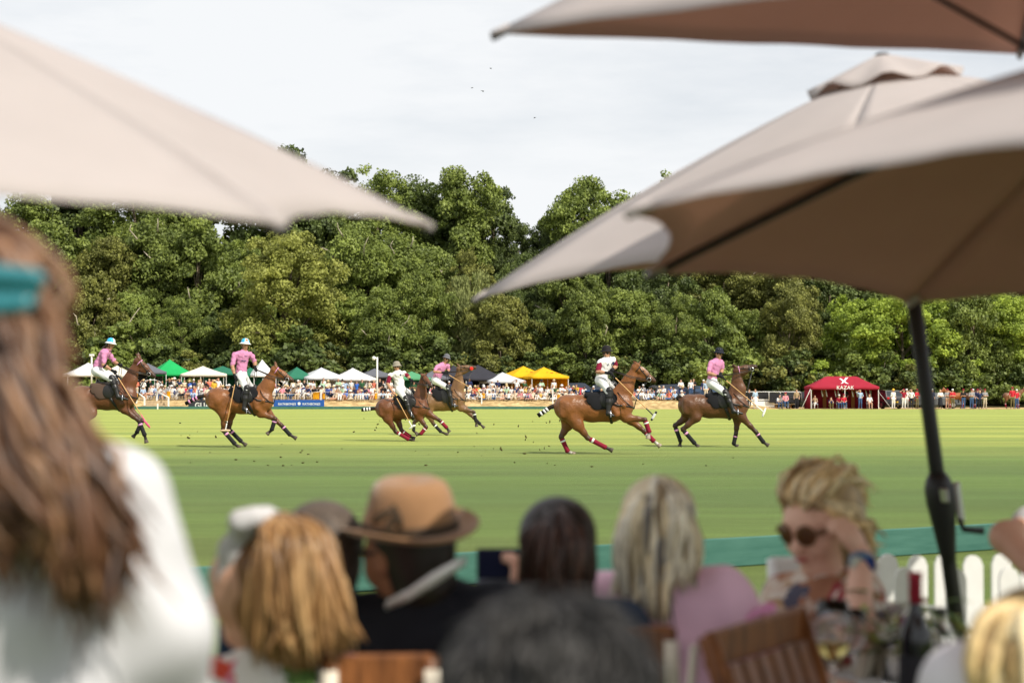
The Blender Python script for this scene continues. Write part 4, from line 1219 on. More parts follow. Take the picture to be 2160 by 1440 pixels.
def spawn(u, y, poses, zoff=0.0):
    for _ in range(60):
        pk = rnd.choice(poses); top = rnd.choice(WTOP); bot = rnd.choice(WBOT); hair = rnd.choice(WHAIR); hat = rnd.choice(WHAT)
        lh = 0 if hair == 'grey hair' else rnd.randint(0, 1)
        lab = 'person in %s %s, %s, %s' % (top, POSES[pk][1], hat or (('long ' if lh else 'short ') + hair), mark(u))
        cl_ = 'folding chair under the person in %s, %s, %s' % (top, hat or (('long ' if lh else 'short ') + hair), mark(u))
        if lab not in SEEN and cl_ not in SEEN and len(lab.split()) < 17 and len(cl_.split()) < 17: break
    SEEN.add(lab); SEEN.add(cl_)
    x = (u - 1080) / F * y
    sk = rnd.randint(0, 1) if (lh and pk in ('stand', 'fold', 'shade')) else 0
    skin = rnd.choice([SKIN[0]] * 5 + [SKIN[1]] * 4 + [SKIN[2]])
    if bot == 'bare legs': BOTS['bare legs'] = skin
    person(pk, x, y, bank_z(x, y) + zoff - .01, rnd.uniform(-.7, .5), top, bot, hair, hat, skin, lab, lh, sk, rnd.uniform(.94, 1.08), clab=cl_)
def row(u0, u1, step, y, poses, dy=.5, jit=.35):
    u = u0
    while u < u1:
        spawn(u + rnd.uniform(-jit, jit) * step, y + rnd.uniform(-dy, dy), poses)
        u += step * rnd.uniform(.8, 1.25)
SIT = ['chair', 'chair', 'lean', 'cross']; GRD = ['knees', 'knees', 'legs', 'side']; STD = ['stand', 'stand', 'fold', 'shade', 'hips']
row(300, 400, 11.5, 163.6, SIT); row(316, 520, 10.5, 166.0, SIT + ['stand']); row(385, 520, 12, 163.4, SIT + GRD); row(355, 465, 8.5, 169.0, STD); row(290, 345, 13, 168.5, STD)
row(545, 640, 9.5, 163.6, SIT); row(560, 690, 10, 166.2, SIT + ['stand']); row(600, 690, 12, 168.6, STD)
row(700, 860, 11.0, 162.9, GRD, dy=.25); row(640, 860, 10, 165.0, SIT); row(690, 850, 11, 167.6, STD + ['chair'])
row(860, 975, 15, 163.6, GRD + SIT); row(870, 985, 14, 166.5, SIT + STD)
row(982, 1215, 10.5, 163.0, GRD, dy=.3); row(980, 1215, 9.5, 165.2, SIT); row(985, 1200, 16, 167.8, STD + SIT)
row(1215, 1330, 17, 165.5, SIT + GRD)
row(1328, 1440, 10.5, 163.2, GRD, dy=.3); row(1335, 1445, 11, 165.5, SIT)
# people standing by the cars and along the pitch on the right, one by one
def at(u, y, pk, top, bot, hair, hat, lab, skin=0, lh=0, sk=0, rz=0.0, s=1.02, z=None, group='people along the pitch edge'):
    x = (u - 1080) / F * y
    person(pk, x, y, bank_z(x, y) - .01 if z is None else z, rz, top, bot, hair, hat, SKIN[skin], lab, lh, sk, s, group)
GB = 'people standing at the end of the bank'
at(1436, 168, 'fold', 'white', 'dark trousers', 'dark hair', None, 'man in a white T-shirt with folded arms standing before the blue car', group=GB)
at(1457, 168, 'stand', 'white', 'blue jeans', 'dark hair', None, 'person with long dark hair in a white top standing behind the last horse rump', lh=1, group=GB)
at(1463, 169.5, 'fold', 'black', 'dark trousers', 'brown hair', None, 'person in black standing close beside the long haired one in white', group=GB)
at(1484, 167, 'stand', 'navy', 'blue jeans', 'grey hair', 'white cap', 'person in navy with a pale cap standing left of the last rider', group=GB)
at(1489, 166, 'stand', 'pale blue', 'pale trousers', 'brown hair', None, 'person in a pale blue shirt standing just left of the last rider', group=GB)
at(1497, 166.5, 'fold', 'coral', 'dark trousers', 'brown hair', None, 'person in a coral top half hidden by the last rider', group=GB)
at(1580, 160.8, 'stand', 'black', 'dark trousers', 'brown hair', None, 'person in black behind the mallet of the last rider', z=0, rz=.4)
at(1593, 159.9, 'stand', 'pale blue', 'white trousers', 'reddish hair', None, 'woman in a pale blue patterned long skirt standing before the white trailer', lh=0, sk=1, z=0, rz=.3)
at(1657, 160.2, 'chair', 'pink', 'blue jeans', 'brown hair', 'maroon cap', 'man in a pink shirt and maroon cap sitting on a bench by the trailers', z=.06, s=1.1)
at(1644, 160.8, 'lean', 'white', 'blue jeans', 'brown hair', None, 'person in white bent over on the bench beside the man in pink', z=0)
at(1680, 160.0, 'stand', 'tan', 'dark trousers', 'dark hair', None, 'woman in a khaki vest and dark trousers standing left of the maroon tent', lh=1, z=0)
at(1719, 160.2, 'cross', 'tan', 'white trousers', 'brown hair', None, 'person with pale trousers lounging at the left inside the maroon tent', z=0, s=.95)
at(1752, 159.9, 'crouch', 'navy', 'khaki trousers', 'brown hair', None, 'person in navy crouching in the mouth of the maroon tent', z=0)
at(1770, 160.0, 'chair', 'maroon', 'blue jeans', 'brown hair', 'white cap', 'person in maroon with a white cap seated left of the middle tent pole', z=0, s=.98)
at(1780, 159.9, 'chair', 'red', 'blue jeans', 'brown hair', 'maroon cap', 'person in red with a maroon cap seated right of the middle tent pole', z=0)
at(1783, 161.2, 'shade', 'black', 'dark trousers', 'dark hair', None, 'dark clothed person reaching up at the back of the maroon tent', z=0, s=1.08)
at(1814, 159.8, 'shade', 'pale blue', 'blue jeans', 'dark hair', None, 'woman in a denim jacket and jeans holding a camera under the maroon tent', lh=1, z=0, s=1.0)
at(1834, 159.9, 'chair', 'white', 'bare legs', 'reddish hair', None, 'person in a white T-shirt seated with a mallet at the right tent post', z=0)
at(1884, 159.7, 'stand', 'white', 'white trousers', 'blonde hair', 'yellow hat', 'woman all in white with a yellow hat standing right of the maroon tent', lh=1, z=0, rz=.4)
at(1906, 159.6, 'shade', 'maroon', 'white trousers', 'brown hair', 'maroon cap', 'person in a maroon jacket and white trousers with hands at the face', z=0)
at(1912, 160.6, 'stand', 'white', 'white trousers', 'grey hair', 'white cap', 'person all in white just behind the one in the maroon jacket', z=0)
at(1922, 159.7, 'shade', 'white', 'dark trousers', 'brown hair', None, 'person in white shirt and dark trousers with both arms raised to the head', z=0)
at(1934, 160.0, 'fold', 'red', 'khaki trousers', 'dark hair', 'maroon cap', 'man in a red polo shirt and khaki trousers left of the parasol pole', skin=1, z=0, rz=.5)
at(1965.5, 159.9, 'stand', 'navy', 'dark trousers', 'grey hair', 'white cap', 'man in a navy vest with white sleeves just right of the parasol pole', z=0)
at(1983, 159.8, 'fold', 'white', 'dark trousers', 'blonde hair', None, 'blonde woman in a white blouse and dark skirt', lh=1, sk=1, z=0, s=1.0)
at(1998, 159.9, 'fold', 'grey', 'bare legs', 'brown hair', 'maroon cap', 'person in grey with reddish trousers and maroon cap near the chestnut horse', z=0)
at(2009, 159.7, 'fold', 'red', 'khaki trousers', 'dark hair', 'white cap', 'groom in a red shirt and white helmet before the chestnut horse', z=0)
at(2031.5, 159.8, 'fold', 'black', 'blue jeans', 'dark hair', 'maroon cap', 'man in a black vest and jeans with folded arms', skin=1, z=0)
at(2049, 159.8, 'fold', 'grey', 'blue jeans', 'dark hair', 'maroon cap', 'man in a dark grey jacket and jeans with a maroon cap', z=0)
at(2052, 160.8, 'stand', 'grey', 'dark trousers', 'grey hair', 'white cap', 'person in a white cap close behind the man in the dark grey jacket', z=0)
at(2061.5, 160.3, 'stand', 'navy', 'blue jeans', 'dark hair', 'maroon cap', 'man in navy and jeans behind the long haired woman', z=0)
at(2066.5, 159.6, 'hips', 'navy', 'dark trousers', 'blonde hair', None, 'long haired woman in a navy dress with a hand on the hip', lh=1, z=0, s=.96)
at(2077, 159.8, 'fold', 'grey', 'pale trousers', 'dark hair', 'maroon cap', 'man in a dark jacket and beige trousers, last of the folded arm group', z=0)
at(2135, 159.2, 'stand', 'red', 'khaki trousers', 'dark hair', 'maroon cap', 'big groom in a red shirt holding a mallet before the bay horse', skin=1, z=0, s=1.12)
at(2144, 160.0, 'stand', 'red', 'blue jeans', 'dark hair', 'white cap', 'groom in red, jeans and white cap holding the bay horse', z=0, s=1.0)
# bench of the two men by the trailers
r = empty('bench', ((1652 - 1080) / F * 160.6, 160.6, 0), 0)
MB().box((0, 0, .44), (2.0, .4, .06), bev=.01).build('seat', M_TREAD, r, smooth=False)
for a, b in (((-.8, 0, 0), (-.5, 0, .42)), ((.8, 0, 0), (.5, 0, .42)), ((-.5, 0, 0), (-.8, 0, .42)), ((.5, 0, 0), (.8, 0, .42))): MB().tube([a, b], .03, 6).build('leg', M_WOODL, r)
tag(r, 'low wooden bench by the trailers with two people on it', 'bench')
# ------------------------------------------------------------------ polo ponies and riders
M_TACK = mat('black_leather', (0.014, 0.013, 0.013), 0.42, 0.5, var=.1, nscale=20)
M_TACKB = mat('brown_leather', (0.045, 0.028, 0.020), 0.5, 0.4)
M_PAD = mat('black_cloth', (0.016, 0.016, 0.019), 0.9, 0.15)
M_PADB = mat('brown_felt', (0.10, 0.065, 0.05), 0.9, 0.15)
M_PADN = mat('navy_pad', (0.02, 0.05, 0.12), 0.8, 0.2)
M_METAL = mat('bright_metal', (0.75, 0.75, 0.76), 0.2, 0.5, metal=1.0)
M_HOOF = mat('hoof', (0.09, 0.07, 0.055), 0.6, 0.3)
M_HOOFL = mat('hoof_pale', (0.32, 0.26, 0.20), 0.6, 0.3)
M_WMAR = mat('wrap_maroon', (0.22, 0.012, 0.032), 0.8, 0.2)
M_WBLK = mat('wrap_black', (0.016, 0.016, 0.018), 0.8, 0.25)
M_PINK = mat('band_pink', (0.70, 0.32, 0.55), 0.7, 0.2)
M_COAT = mat('coat', (1, 1, 1), 0.40, 0.38, attr='Col', var=.22, nscale=3.5, bump=.6, bscale=6, detail=6, bdist=.05)
M_EYE = mat('eye', (0.012, 0.008, 0.006), 0.08, 0.6)
M_MANE = mat('mane', (0.014, 0.010, 0.008), 0.7, 0.2)
Yax = np.array([0, 1.0, 0])

def xform(ox, oy, k, y0):
    """zoomed-crop coordinates of the photograph -> world points on the animal's own upright plane at distance y0"""
    def T(p):
        q = WY(ox + p[0] / k, oy + p[1] / k, y0)
        lat = p[2] if len(p) > 2 else 0.0
        return np.array([q.x, q.y + lat, q.z])
    return T

def lerp(a, b, t): return a + (b - a) * t
def unit(v): return v / np.linalg.norm(v)

def horse(T, J, label, body, dark, wrap=None, band=None, saddle=True, vox=.021, tail_band=None, blaze=False, white_feet=(), tack=None, padm=None, head_lat=0.0, group='polo ponies in play', base=None, rs=1.0):
    P = {k: (T(v) if not isinstance(v, list) else [T(q) for q in v]) for k, v in J.items()}
    tack = tack or M_TACK
    cB, cD = np.array(body), np.array(dark)
    cM = lerp(cB, cD, .75)
    cBelly = cB * 1.12
    L = lambda p, d: p + Yax * d
    pr = []
    add = lambda *a, **k: pr.append(rc(*a, **k))
    cr, lo, ba, gi, che, wi = (P[k] for k in ('croup', 'loin', 'barrel', 'girth', 'chest', 'withers'))
    add(cr, lo, .285 * rs, .275 * rs, n=Yax, f=.86, col=cB)
    add(lo, ba, .275 * rs, .285 * rs, n=Yax, f=.86, col=cB)
    add(ba, gi, .285 * rs, .290 * rs, n=Yax, f=.86, col=cBelly)
    add(gi, che, .285 * rs, .235 * rs, n=Yax, f=.84, col=cB)
    add(gi + np.array([0, 0, .10]), wi - np.array([0, 0, .06]), .17, .075, n=Yax, f=.75, col=cB)
    for s in (-1, 1):
        add(L(cr, s * .13) + np.array([0, 0, .05]), L(lerp(cr, lo, .4), s * .14) + np.array([0, 0, .1]), .15, .11, col=cB, k=.09)
        add(L(gi, s * .14) + np.array([.04, 0, .12]), L(che, s * .13) - np.array([0, 0, .06]), .135, .13, n=Yax, f=.7, col=cB, k=.08)
        add(L(cr, s * .20) + np.array([-.10, 0, .10]), L(cr, s * .215) + np.array([-.10, 0, -.16]), .085, .075, n=Yax, f=.7, col=cB, k=.03)
        add(L(lerp(cr, lo, .55), s * .19) + np.array([0, 0, .16]), L(lerp(cr, lo, .25), s * .235) + np.array([0, 0, -.02]), .07, .085, n=Yax, f=.6, col=cB * 1.12, k=.03)
        add(L(wi, s * .10) + np.array([.03, 0, -.10]), L(lerp(gi, che, .75), s * .235) + np.array([.06, 0, .04]), .045, .06, n=Yax, f=.8, col=cB, k=.03)
        add(L(gi, s * .225) + np.array([.02, 0, .05]), L(lerp(gi, che, .35), s * .235) - np.array([0, 0, .14]), .075, .065, n=Yax, f=.7, col=cB, k=.025)
        add(L(che, s * .09) - np.array([-.06, 0, .02]), L(che, s * .08) - np.array([-.06, 0, .12]), .11, .10, col=cB, k=.06)
    po, mu, ja, nk = P['poll'], P['muzzle'], P['jaw'], P['neck']
    up = np.array([0, 0, 1.0])
    add(lerp(che, gi, .3) + up * .06, nk, .21, .145, n=Yax, f=.62, col=cB, k=.1)
    add(nk, lerp(nk, po, .85), .140, .088, n=Yax, f=.56, col=cB, k=.08)
    add(wi - up * .02, lerp(wi, po, .55), .080, .058, n=Yax, f=.6, col=cB, k=.08)
    add(lerp(wi, po, .55), po - up * .02, .058, .05, n=Yax, f=.6, col=cB, k=.06)
    hdir = unit(mu - po); hl = np.linalg.norm(mu - po)
    hup = unit(np.cross(Yax if abs(hdir[1]) < .6 else np.array([1.0, 0, 0]), hdir)); hup = hup if hup[2] > 0 or abs(hup[2]) < .3 else -hup
    hs = unit(np.cross(hdir, hup))
    mid = lerp(po, mu, .48)
    add(po - hup * .02, mid, .100, .088, n=hs, f=.78, col=cB, k=.03)
    add(mid, lerp(po, mu, .86), .088, .064, n=hs, f=.76, col=lerp(cB, cD, .25), k=.03)
    add(ja, lerp(ja, mu, .62), .096, .052, n=hs, f=.62, col=cB, k=.03)
    add(lerp(po, mu, .88), mu, .068, .060, n=hs, f=.85, col=cM, k=.02)
    for s in (-1, 1):
        add(lerp(po, mu, .97) + hs * s * .03 + hup * .012, lerp(po, mu, 1.02) + hs * s * .032, .022, .018, col=cD, k=.012)
        add(lerp(po, mu, .33) + hs * s * .055 + hup * .035, lerp(po, mu, .40) + hs * s * .058 + hup * .03, .026, .02, col=cB, k=.015)
    if blaze: add(lerp(po, mu, .25) + hup * .085, lerp(po, mu, .5) + hup * .068, .018, .014, col=(.7, .66, .6), k=.008)
    eb = lerp(po, mu, .04) + hup * .055
    for i, e in enumerate(P['ears']):
        b0 = eb + hs * (.045 if i else -.045) * (1 if hs[1] > 0 else -1)
        add(b0, lerp(b0, e, .5) , .036, .034, n=hdir, f=.6, col=cB, k=.012)
        add(lerp(b0, e, .5), e, .034, .008, n=hdir, f=.6, col=lerp(cB, cD, .5), k=.008)
    # legs: near ones (towards the stands) first
    for key, s in (('HN', -1), ('HF', 1)):
        st, ho, fe, to = P[key]
        st, ho, fe, to = L(st, s * .15), L(ho, s * .12), L(fe, s * .12), L(to, s * .12)
        add(L(cr, s * .13) + lerp(np.zeros(3), st - L(cr, s * .13), .25), st, .205, .135, n=Yax, f=.68, col=cB, k=.09)
        add(st, lerp(st, ho, .6), .118, .072, n=Yax, f=.72, col=lerp(cB, cD, .1), k=.06)
        add(lerp(st, ho, .6), ho, .072, .050, n=Yax, f=.74, col=lerp(cB, cD, .55), k=.04)
        hk = unit(ho - st); back = unit(np.cross(Yax, unit(fe - ho)));
        add(ho, ho, .056, n=Yax, f=.75, col=lerp(cB, cD, .75), k=.03)
        add(lerp(ho, st, .28), ho - unit(fe - ho) * .055, .024, .028, col=cD * 1.2, k=.03)
        add(ho, fe, .040, .033, col=cD, k=.03)
        add(fe, fe, .042, col=cD, k=.02)
        add(fe, lerp(fe, to, .7), .034, .040, col=np.array((.55, .50, .45)) if key in white_feet else cD, k=.02)
    for key, s in (('FN', -1), ('FF', 1)):
        el, kn, fe, to = P[key]
        el, kn, fe, to = L(el, s * .13), L(kn, s * .12), L(fe, s * .12), L(to, s * .12)
        add(lerp(L(gi, s * .14), L(che, s * .14), .5) - up * .02, el, .15, .105, n=Yax, f=.72, col=cB, k=.09)
        add(el, lerp(el, kn, .6), .100, .062, n=Yax, f=.78, col=lerp(cB, cD, .1), k=.06)
        add(lerp(el, kn, .6), kn, .062, .050, n=Yax, f=.8, col=lerp(cB, cD, .6), k=.04)
        add(kn, kn, .052, col=lerp(cB, cD, .7), k=.03)
        add(kn, fe, .038, .032, col=cD, k=.03)
        add(fe, fe, .040, col=cD, k=.02)
        add(fe, lerp(fe, to, .7), .033, .040, col=np.array((.55, .50, .45)) if key in white_feet else cD, k=.02)
    add(P['tail'][0] + np.array([.08, 0, 0]), lerp(P['tail'][0], P['tail'][1], .35), .055, .04, col=lerp(cB, cD, .6), k=.04)
    base = np.array(base if base is not None else [gi[0], gi[1], 0.0])
    o = sdf_obj('horse', pr, vox, M_COAT, k=.05, loc=base)
    o.location = base
    tag(o, label, 'horse', group)
    LB = lambda p: Vector(p - base)
    # hooves, wraps
    for key, s in (('HN', -1), ('HF', 1), ('FN', -1), ('FF', 1)):
        lat = s * .12
        a, kn, fe, to = (L(q, lat) for q in P[key])
        d = unit(to - fe)
        MB().tube([LB(lerp(fe, to, .62)), LB(to), LB(to + d * .012)], [.042, .056, .054], 12).build('hoof', M_HOOFL if key in white_feet else M_HOOF, o)
        if wrap is not None:
            w_ = MB().tube([LB(lerp(kn, fe, t)) for t in (.10, .16, .5, .84, 1.0, 1.05)], [.046, .057, .053, .052, .058, .046], 12).build('leg_wrap', wrap, o)
            if band is not None: MB().tube([LB(lerp(kn, fe, t)) for t in (.22, .225, .33, .335)], [.052, .0595, .0585, .052], 12).build('wrap_band', band, w_)
    # tail, tied up
    tp = [LB(q) for q in P['tail']]
    rr = np.linspace(.045, .05, len(tp)).tolist()
    t_ = MB().tube(tp, rr, 9).build('tail', M_MANE, o)
    if tail_band is not None:
        for q in (.50, .66, .83):
            i = q * (len(tp) - 1); k = min(int(i), len(tp) - 2); f = i - k
            a = tp[k].lerp(tp[k + 1], f); d = (tp[k + 1] - tp[k]).normalized()
            MB().tube([a - d * .022, a - d * .018, a + d * .018, a + d * .022], [.045, .056, .056, .045], 9).build('tail_band', tail_band, t_)
    for s in (-1, 1):
        MB().lathe([(0, -.016), (.014, -.010), (.019, 0), (.014, .010), (0, .016)], LB(lerp(po, mu, .36) + hs * s * .066 + hup * .032), 10).build('eye', M_EYE, o)
    # hogged mane
    crest = [wi + up * .05, lerp(wi, po, .3) + up * .05, lerp(wi, po, .55) + up * .048, lerp(wi, po, .8) + up * .038, po + up * .03]
    MB().tube([LB(q) for q in crest], [.018, .026, .026, .026, .02], 6, flat=(Vector((0, 1, 0)), .6)).build('mane', M_MANE, o)
    if not saddle: return o, P
    # bridle
    br = MB(); hsv = hs if hs[1] < 0 else -hs      # side towards the stands
    bit = lerp(po, mu, .80) - hup * .045
    for s in (1, -1):
        sv = hsv * s
        MB().tube([LB(eb + sv * .06 - hdir * .02), LB(lerp(po, mu, .3) + sv * .082 + hup * .01), LB(lerp(po, mu, .62) + sv * .066 - hup * .015), LB(bit + sv * .055)], .0095, 5, flat=None).build('cheek_strap', tack, o)
        ring = MB()
        c = LB(bit + sv * .066)
        ring.tube([c + Vector(hdir) * .045 * math.cos(q) + Vector(hup) * .045 * math.sin(q) for q in np.linspace(0, 2 * math.pi, 17)], .008, 5, cap=False).build('bit_ring', M_METAL, o)
    def loop(t, r1, r2, off=0, m=tack, nm='noseband', rad=.012):
        c = lerp(po, mu, t) - hup * off
        MB().tube([LB(c + hup * r1 * math.cos(q) + hs * r2 * math.sin(q)) for q in np.linspace(0, 2 * math.pi, 17)], rad, 5, cap=False).build(nm, m, o)
    loop(.66, .072, .066, .012, nm='noseband', rad=.013)
    loop(.12, .098, .080, .015, m=band if band in (M_PINK,) else tack, nm='browband', rad=.012)
    # breastplate and martingale
    for s in (-1, 1):
        MB().tube([LB(L(P['pom'] - up * .22, s * .285)), LB(L(lerp(gi, che, .45) + up * .06, s * .285)), LB(L(lerp(gi, che, .85) + np.array([.04, 0, .03]), s * .262)), LB(L(che + np.array([.17, 0, .0]), s * .18)), LB(che + np.array([.250, 0, -.03]))], .018, 6, flat=(Vector((0, 1, 0)), .6)).build('breastplate_strap', tack, o)
        MB().tube([LB(L(wi + np.array([.05, 0, -.02]), s * .08)), LB(L(lerp(wi, che, .3) + np.array([.06, 0, 0]), s * .185)), LB(L(lerp(wi, che, .6) + np.array([.08, 0, 0]), s * .245)), LB(L(che + np.array([.17, 0, .0]), s * .18))], .011, 5).build('neck_strap', tack, o)
    MB().tube([LB(che + np.array([.245, 0, -.03])), LB(lerp(che, bit, .45) + np.array([.06, 0, -.03])), LB(bit - hup * .06)], .011, 5).build('martingale', tack, o)
    MB().tube([LB(che + np.array([.24, 0, -.04])), LB(L(lerp(gi, che, .8) - up * .25, 0)), LB(gi - up * .30)], .013, 5).build('girth_strap', tack, o)
    # saddle
    ca, pm = P['can'], P['pom']
    pad = padm or M_PAD
    sd = [rc(ca + up * .035, pm + up * .02, .10, .075, n=up, f=.55, col=None), rc(ca + up * .05, ca + up * .07, .11, .10, n=np.array([1, 0, .2]), f=.45), rc(pm, pm + up * .05, .09, .06, n=np.array([1.0, 0, 0]), f=.6)]
    fl = P['flap']
    for s in (-1, 1):
        sd.append(rc(L(lerp(ca, pm, .6) - up * .10, s * .262), L(fl + up * .08, s * .285), .12, .15, n=Yax, f=.13, k=.02))
        sd.append(rc(L(lerp(ca, pm, .35), s * .12), L(lerp(ca, pm, .7) - up * .05, s * .22), .06, .09, n=Yax, f=.5, k=.04))
    so = sdf_obj('saddle', sd, .016, [tack], o, k=.03, loc=base)
    sp = []
    for s in (-1, 1):
        sp.append(rc(L(ca - up * .10 - np.array([.02, 0, 0]), s * .245), L(pm - up * .11, s * .25), .125, .12, n=Yax, f=.13, k=.06))
        sp.append(rc(L(lerp(ca, pm, .22) - up * .20, s * .27), L(lerp(ca, pm, .80) - up * .22, s * .272), .13, .12, n=Yax, f=.12, k=.06))
        sp.append(rc(L(ca - np.array([.1, 0, .0]), s * .13), L(pm - up * .02, s * .14), .07, .06, n=Yax, f=.9, k=.05))
    sdf_obj('saddle_pad', sp, .018, [pad], o, k=.03, loc=base)
    for s in (-1, 1):
        MB().tube([LB(L(fl, s * .285)), LB(L(lerp(fl, gi - up * .30, .6), s * .24)), LB(L(gi - up * .305, s * .06))], .035, 6, flat=(Vector((0, 1, 0)), .35)).build('girth', tack, o)
    return o, P

def rider(T, J, label, shirt, helmet, base, glove=('R', 'L'), boots=None, sleeves=None, glasses=True, ponytail=False, hel_cols=None, pad_l=True, skin=None):
    P = {k: (T(v) if not isinstance(v, list) else [T(q) for q in v]) for k, v in J.items()}
    skin = skin or SKIN[1]
    up = np.array([0, 0, 1.0])
    face = unit(np.array(J['face'], float)) if False else unit(np.array([J['face'][0], J['face'][1], J['face'][2] if len(J['face']) > 2 else 0.0], float))
    hd, nk, ch, wa, pe = P['head'], P['neck'], P['chest'], P['waist'], P['pelvis']
    axis = unit(hd - nk); axis = unit(axis + up * .6)
    sv = unit(np.cross(face, axis))
    shd = P['shL'] - P['shR']
    shd = unit(shd) * .36 if np.linalg.norm(shd) < .30 else shd   # keep true shoulder breadth
    mid = (P['shL'] + P['shR']) / 2
    fr = unit(np.cross(up, shd)); fr = fr if fr @ face > -.2 else -fr
    base = np.array(base, float)
    body, sh, brc = [], [], []
    body += [rc(hd + axis * .035, hd - axis * .075 + face * .022, .086, .056, m=0, k=.03), rc(hd + face * .05 - axis * .02, hd - axis * .06 + face * .048, .05, .04, k=.02),
             rc(hd + face * .088 + axis * .005, hd + face * .108 - axis * .022, .011, .017, k=.012), rc(hd + face * .088 - axis * .058, hd + face * .088 - axis * .060, .016, k=.01),
             rc(hd + sv * .083 - axis * .005, hd + sv * .083 - axis * .03, .018, k=.008), rc(hd - sv * .083 - axis * .005, hd - sv * .083 - axis * .03, .018, k=.008),
             rc(nk - up * .03, hd - axis * .06, .062, .055, k=.03)]
    body += [rc(wa, ch, .115, .135, n=fr, f=.7), rc(pe, wa, .12, .11, n=fr, f=.8)]
    sh += [rc(lerp(pe, wa, .35), wa, .136, .128, n=fr, f=.80, k=.06), rc(wa, ch, .128, .150, n=fr, f=.72, k=.06), rc(lerp(mid, P['shL'], .72) - up * .025, lerp(mid, P['shR'], .72) - up * .025, .066, k=.08), rc(mid, lerp(mid, nk, .6), .080, .062, k=.06)]
    slv = []
    for s in 'RL':
        shp, el, ha = P['sh' + s], P['el' + s], P['ha' + s]
        body += [rc(lerp(shp, el, .2) - up * .015, el, .045, .041), rc(el, lerp(el, ha, .35), .042, .042), rc(lerp(el, ha, .35), ha, .042, .028)]
        (slv if sleeves else sh).append(rc(shp - up * .03, lerp(shp, el, .80), .062, .060, k=.05))
        if sleeves: sh.append(rc(shp - up * .03, lerp(shp, el, .12), .062, .060, k=.05))
        hd_ = unit(ha - el); gd = unit(np.array(J.get('grip', (.5, 0, -.85)), float))
        nrm = unit(np.cross(hd_, gd))
        tgt = []
        tgt.append(rc(ha, ha + hd_ * .065, .030, .034, n=nrm, f=.75, k=.012))
        for f_ in range(4):
            b0 = ha + hd_ * .068 + gd * (.033 - .022 * f_)
            kn = b0 + hd_ * .022 + nrm * .020
            tgt += [rc(b0, kn, .0125, .012, k=.006), rc(kn, kn - hd_ * .012 + nrm * .026, .012, .0115, k=.006), rc(kn - hd_ * .012 + nrm * .026, kn - hd_ * .034 + nrm * .020, .011, .010, k=.006)]
        tgt.append(rc(ha + hd_ * .02 + gd * .02, ha + hd_ * .05 + gd * .05 + nrm * .02, .014, .011, k=.01))
        tgt.append(rc(ha + hd_ * .05 + gd * .05 + nrm * .02, ha + hd_ * .068 + gd * .034 + nrm * .036, .0115, .010, k=.006))
        body += tgt
        P['hand' + s] = ha + hd_ * .06 + nrm * .02
        P['glv' + s] = [dict(q, ra=q['ra'] + .004, rb=q['rb'] + .004) for q in tgt] + [rc(ha - hd_ * .05, ha, .034, .033)]
        hip, kn, an, to = P['hip' + s], P['kn' + s], P['an' + s], P['to' + s]
        body += [rc(hip, kn, .085, .058), rc(kn, an, .056, .040), rc(an, lerp(an, to, .7), .040, .028)]
        brc += [rc(hip, kn, .104, .070, k=.05), rc(lerp(hip, kn, .0), pe, .11, .125, k=.05), rc(kn, lerp(kn, an, .25), .066, .060, k=.04)]
    brc += [rc(pe, lerp(pe, wa, .55), .140, .128, n=fr, f=.82, k=.05)]
    o = sdf_obj('person', body, .0125, [skin], k=.03, loc=base)
    o.location = base
    LB = lambda p: Vector(p - base)
    sdf_obj('shirt', sh, .014, [shirt], o, k=.04, loc=base, disp=lambda V: V + (np.sin(V[:, [2]] * 55 + V[:, [0]] * 30) * .5 + np.sin(V[:, [0]] * 47 - V[:, [2]] * 21 + V[:, [1]] * 30)) * .0075)
    if sleeves:
        so = sdf_obj('sleeves', slv, .014, [sleeves], o, k=.02, loc=base)
    sdf_obj('breeches', brc, .015, [M_BREECH], o, k=.04, loc=base, disp=lambda V: V + np.sin(V[:, [2]] * 60 + V[:, [0]] * 45) * .002)
    # collar
    MB().tube([LB(nk + sv * .062 * math.cos(q) + face * .062 * math.sin(q) - up * (.018 + .02 * math.sin(q))) for q in np.linspace(0, 2 * math.pi, 15)], .012, 5, cap=False).build('collar', sleeves or shirt, o)
    for s in 'RL':
        if s in glove: sdf_obj('glove', P['glv' + s], .011, [M_PAD], o, k=.012, loc=base)
        kn, an, to = P['kn' + s], P['an' + s], P['to' + s]
        d = unit(an - kn)
        bt = [rc(lerp(kn, an, .12), lerp(kn, an, .45), .070, .068), rc(lerp(kn, an, .45), an, .068, .048), rc(an, lerp(an, to, .55), .052, .046), rc(lerp(an, to, .55), to, .046, .034, n=up, f=.8)]
        b_ = sdf_obj('boot', bt, .014, [M_TACK], o, k=.03, loc=base)
        heel = an - unit(to - an) * .03
        MB().box(LB(heel - up * .045), (.05, .05, .03)).build('heel', M_TACK, b_, smooth=False)
        kg = sdf_obj('knee_guard', [rc(kn - d * .06, kn + d * .10, .080, .074, k=.02), rc(kn - d * .01 + np.array([.03, 0, .01]), kn + d * .03 + np.array([.03, 0, 0]), .062, .056, k=.02)], .014, [M_TACK], o, k=.03, loc=base)
        for t in (-.045, .085): MB().tube([LB(kn + d * t + np.array([math.cos(q) * .082, math.sin(q) * .082, 0])) for q in np.linspace(0, 2 * math.pi, 13)], .007, 4, cap=False).build('guard_strap', M_PAD, kg)
        # stirrup iron hangs on its leather (tack of the rider's foot)
        c = lerp(an, to, .5)
        st = [c + np.array([0, 0, -.055]) + np.array([0, .06, 0]) * q for q in (-1, -.5, 0, .5, 1)] + [c + np.array([0, .062, .0]), c + np.array([0, .04, .075]), c + np.array([0, 0, .10]), c + np.array([0, -.04, .075]), c + np.array([0, -.062, 0]), c + np.array([0, -.06, -.055])]
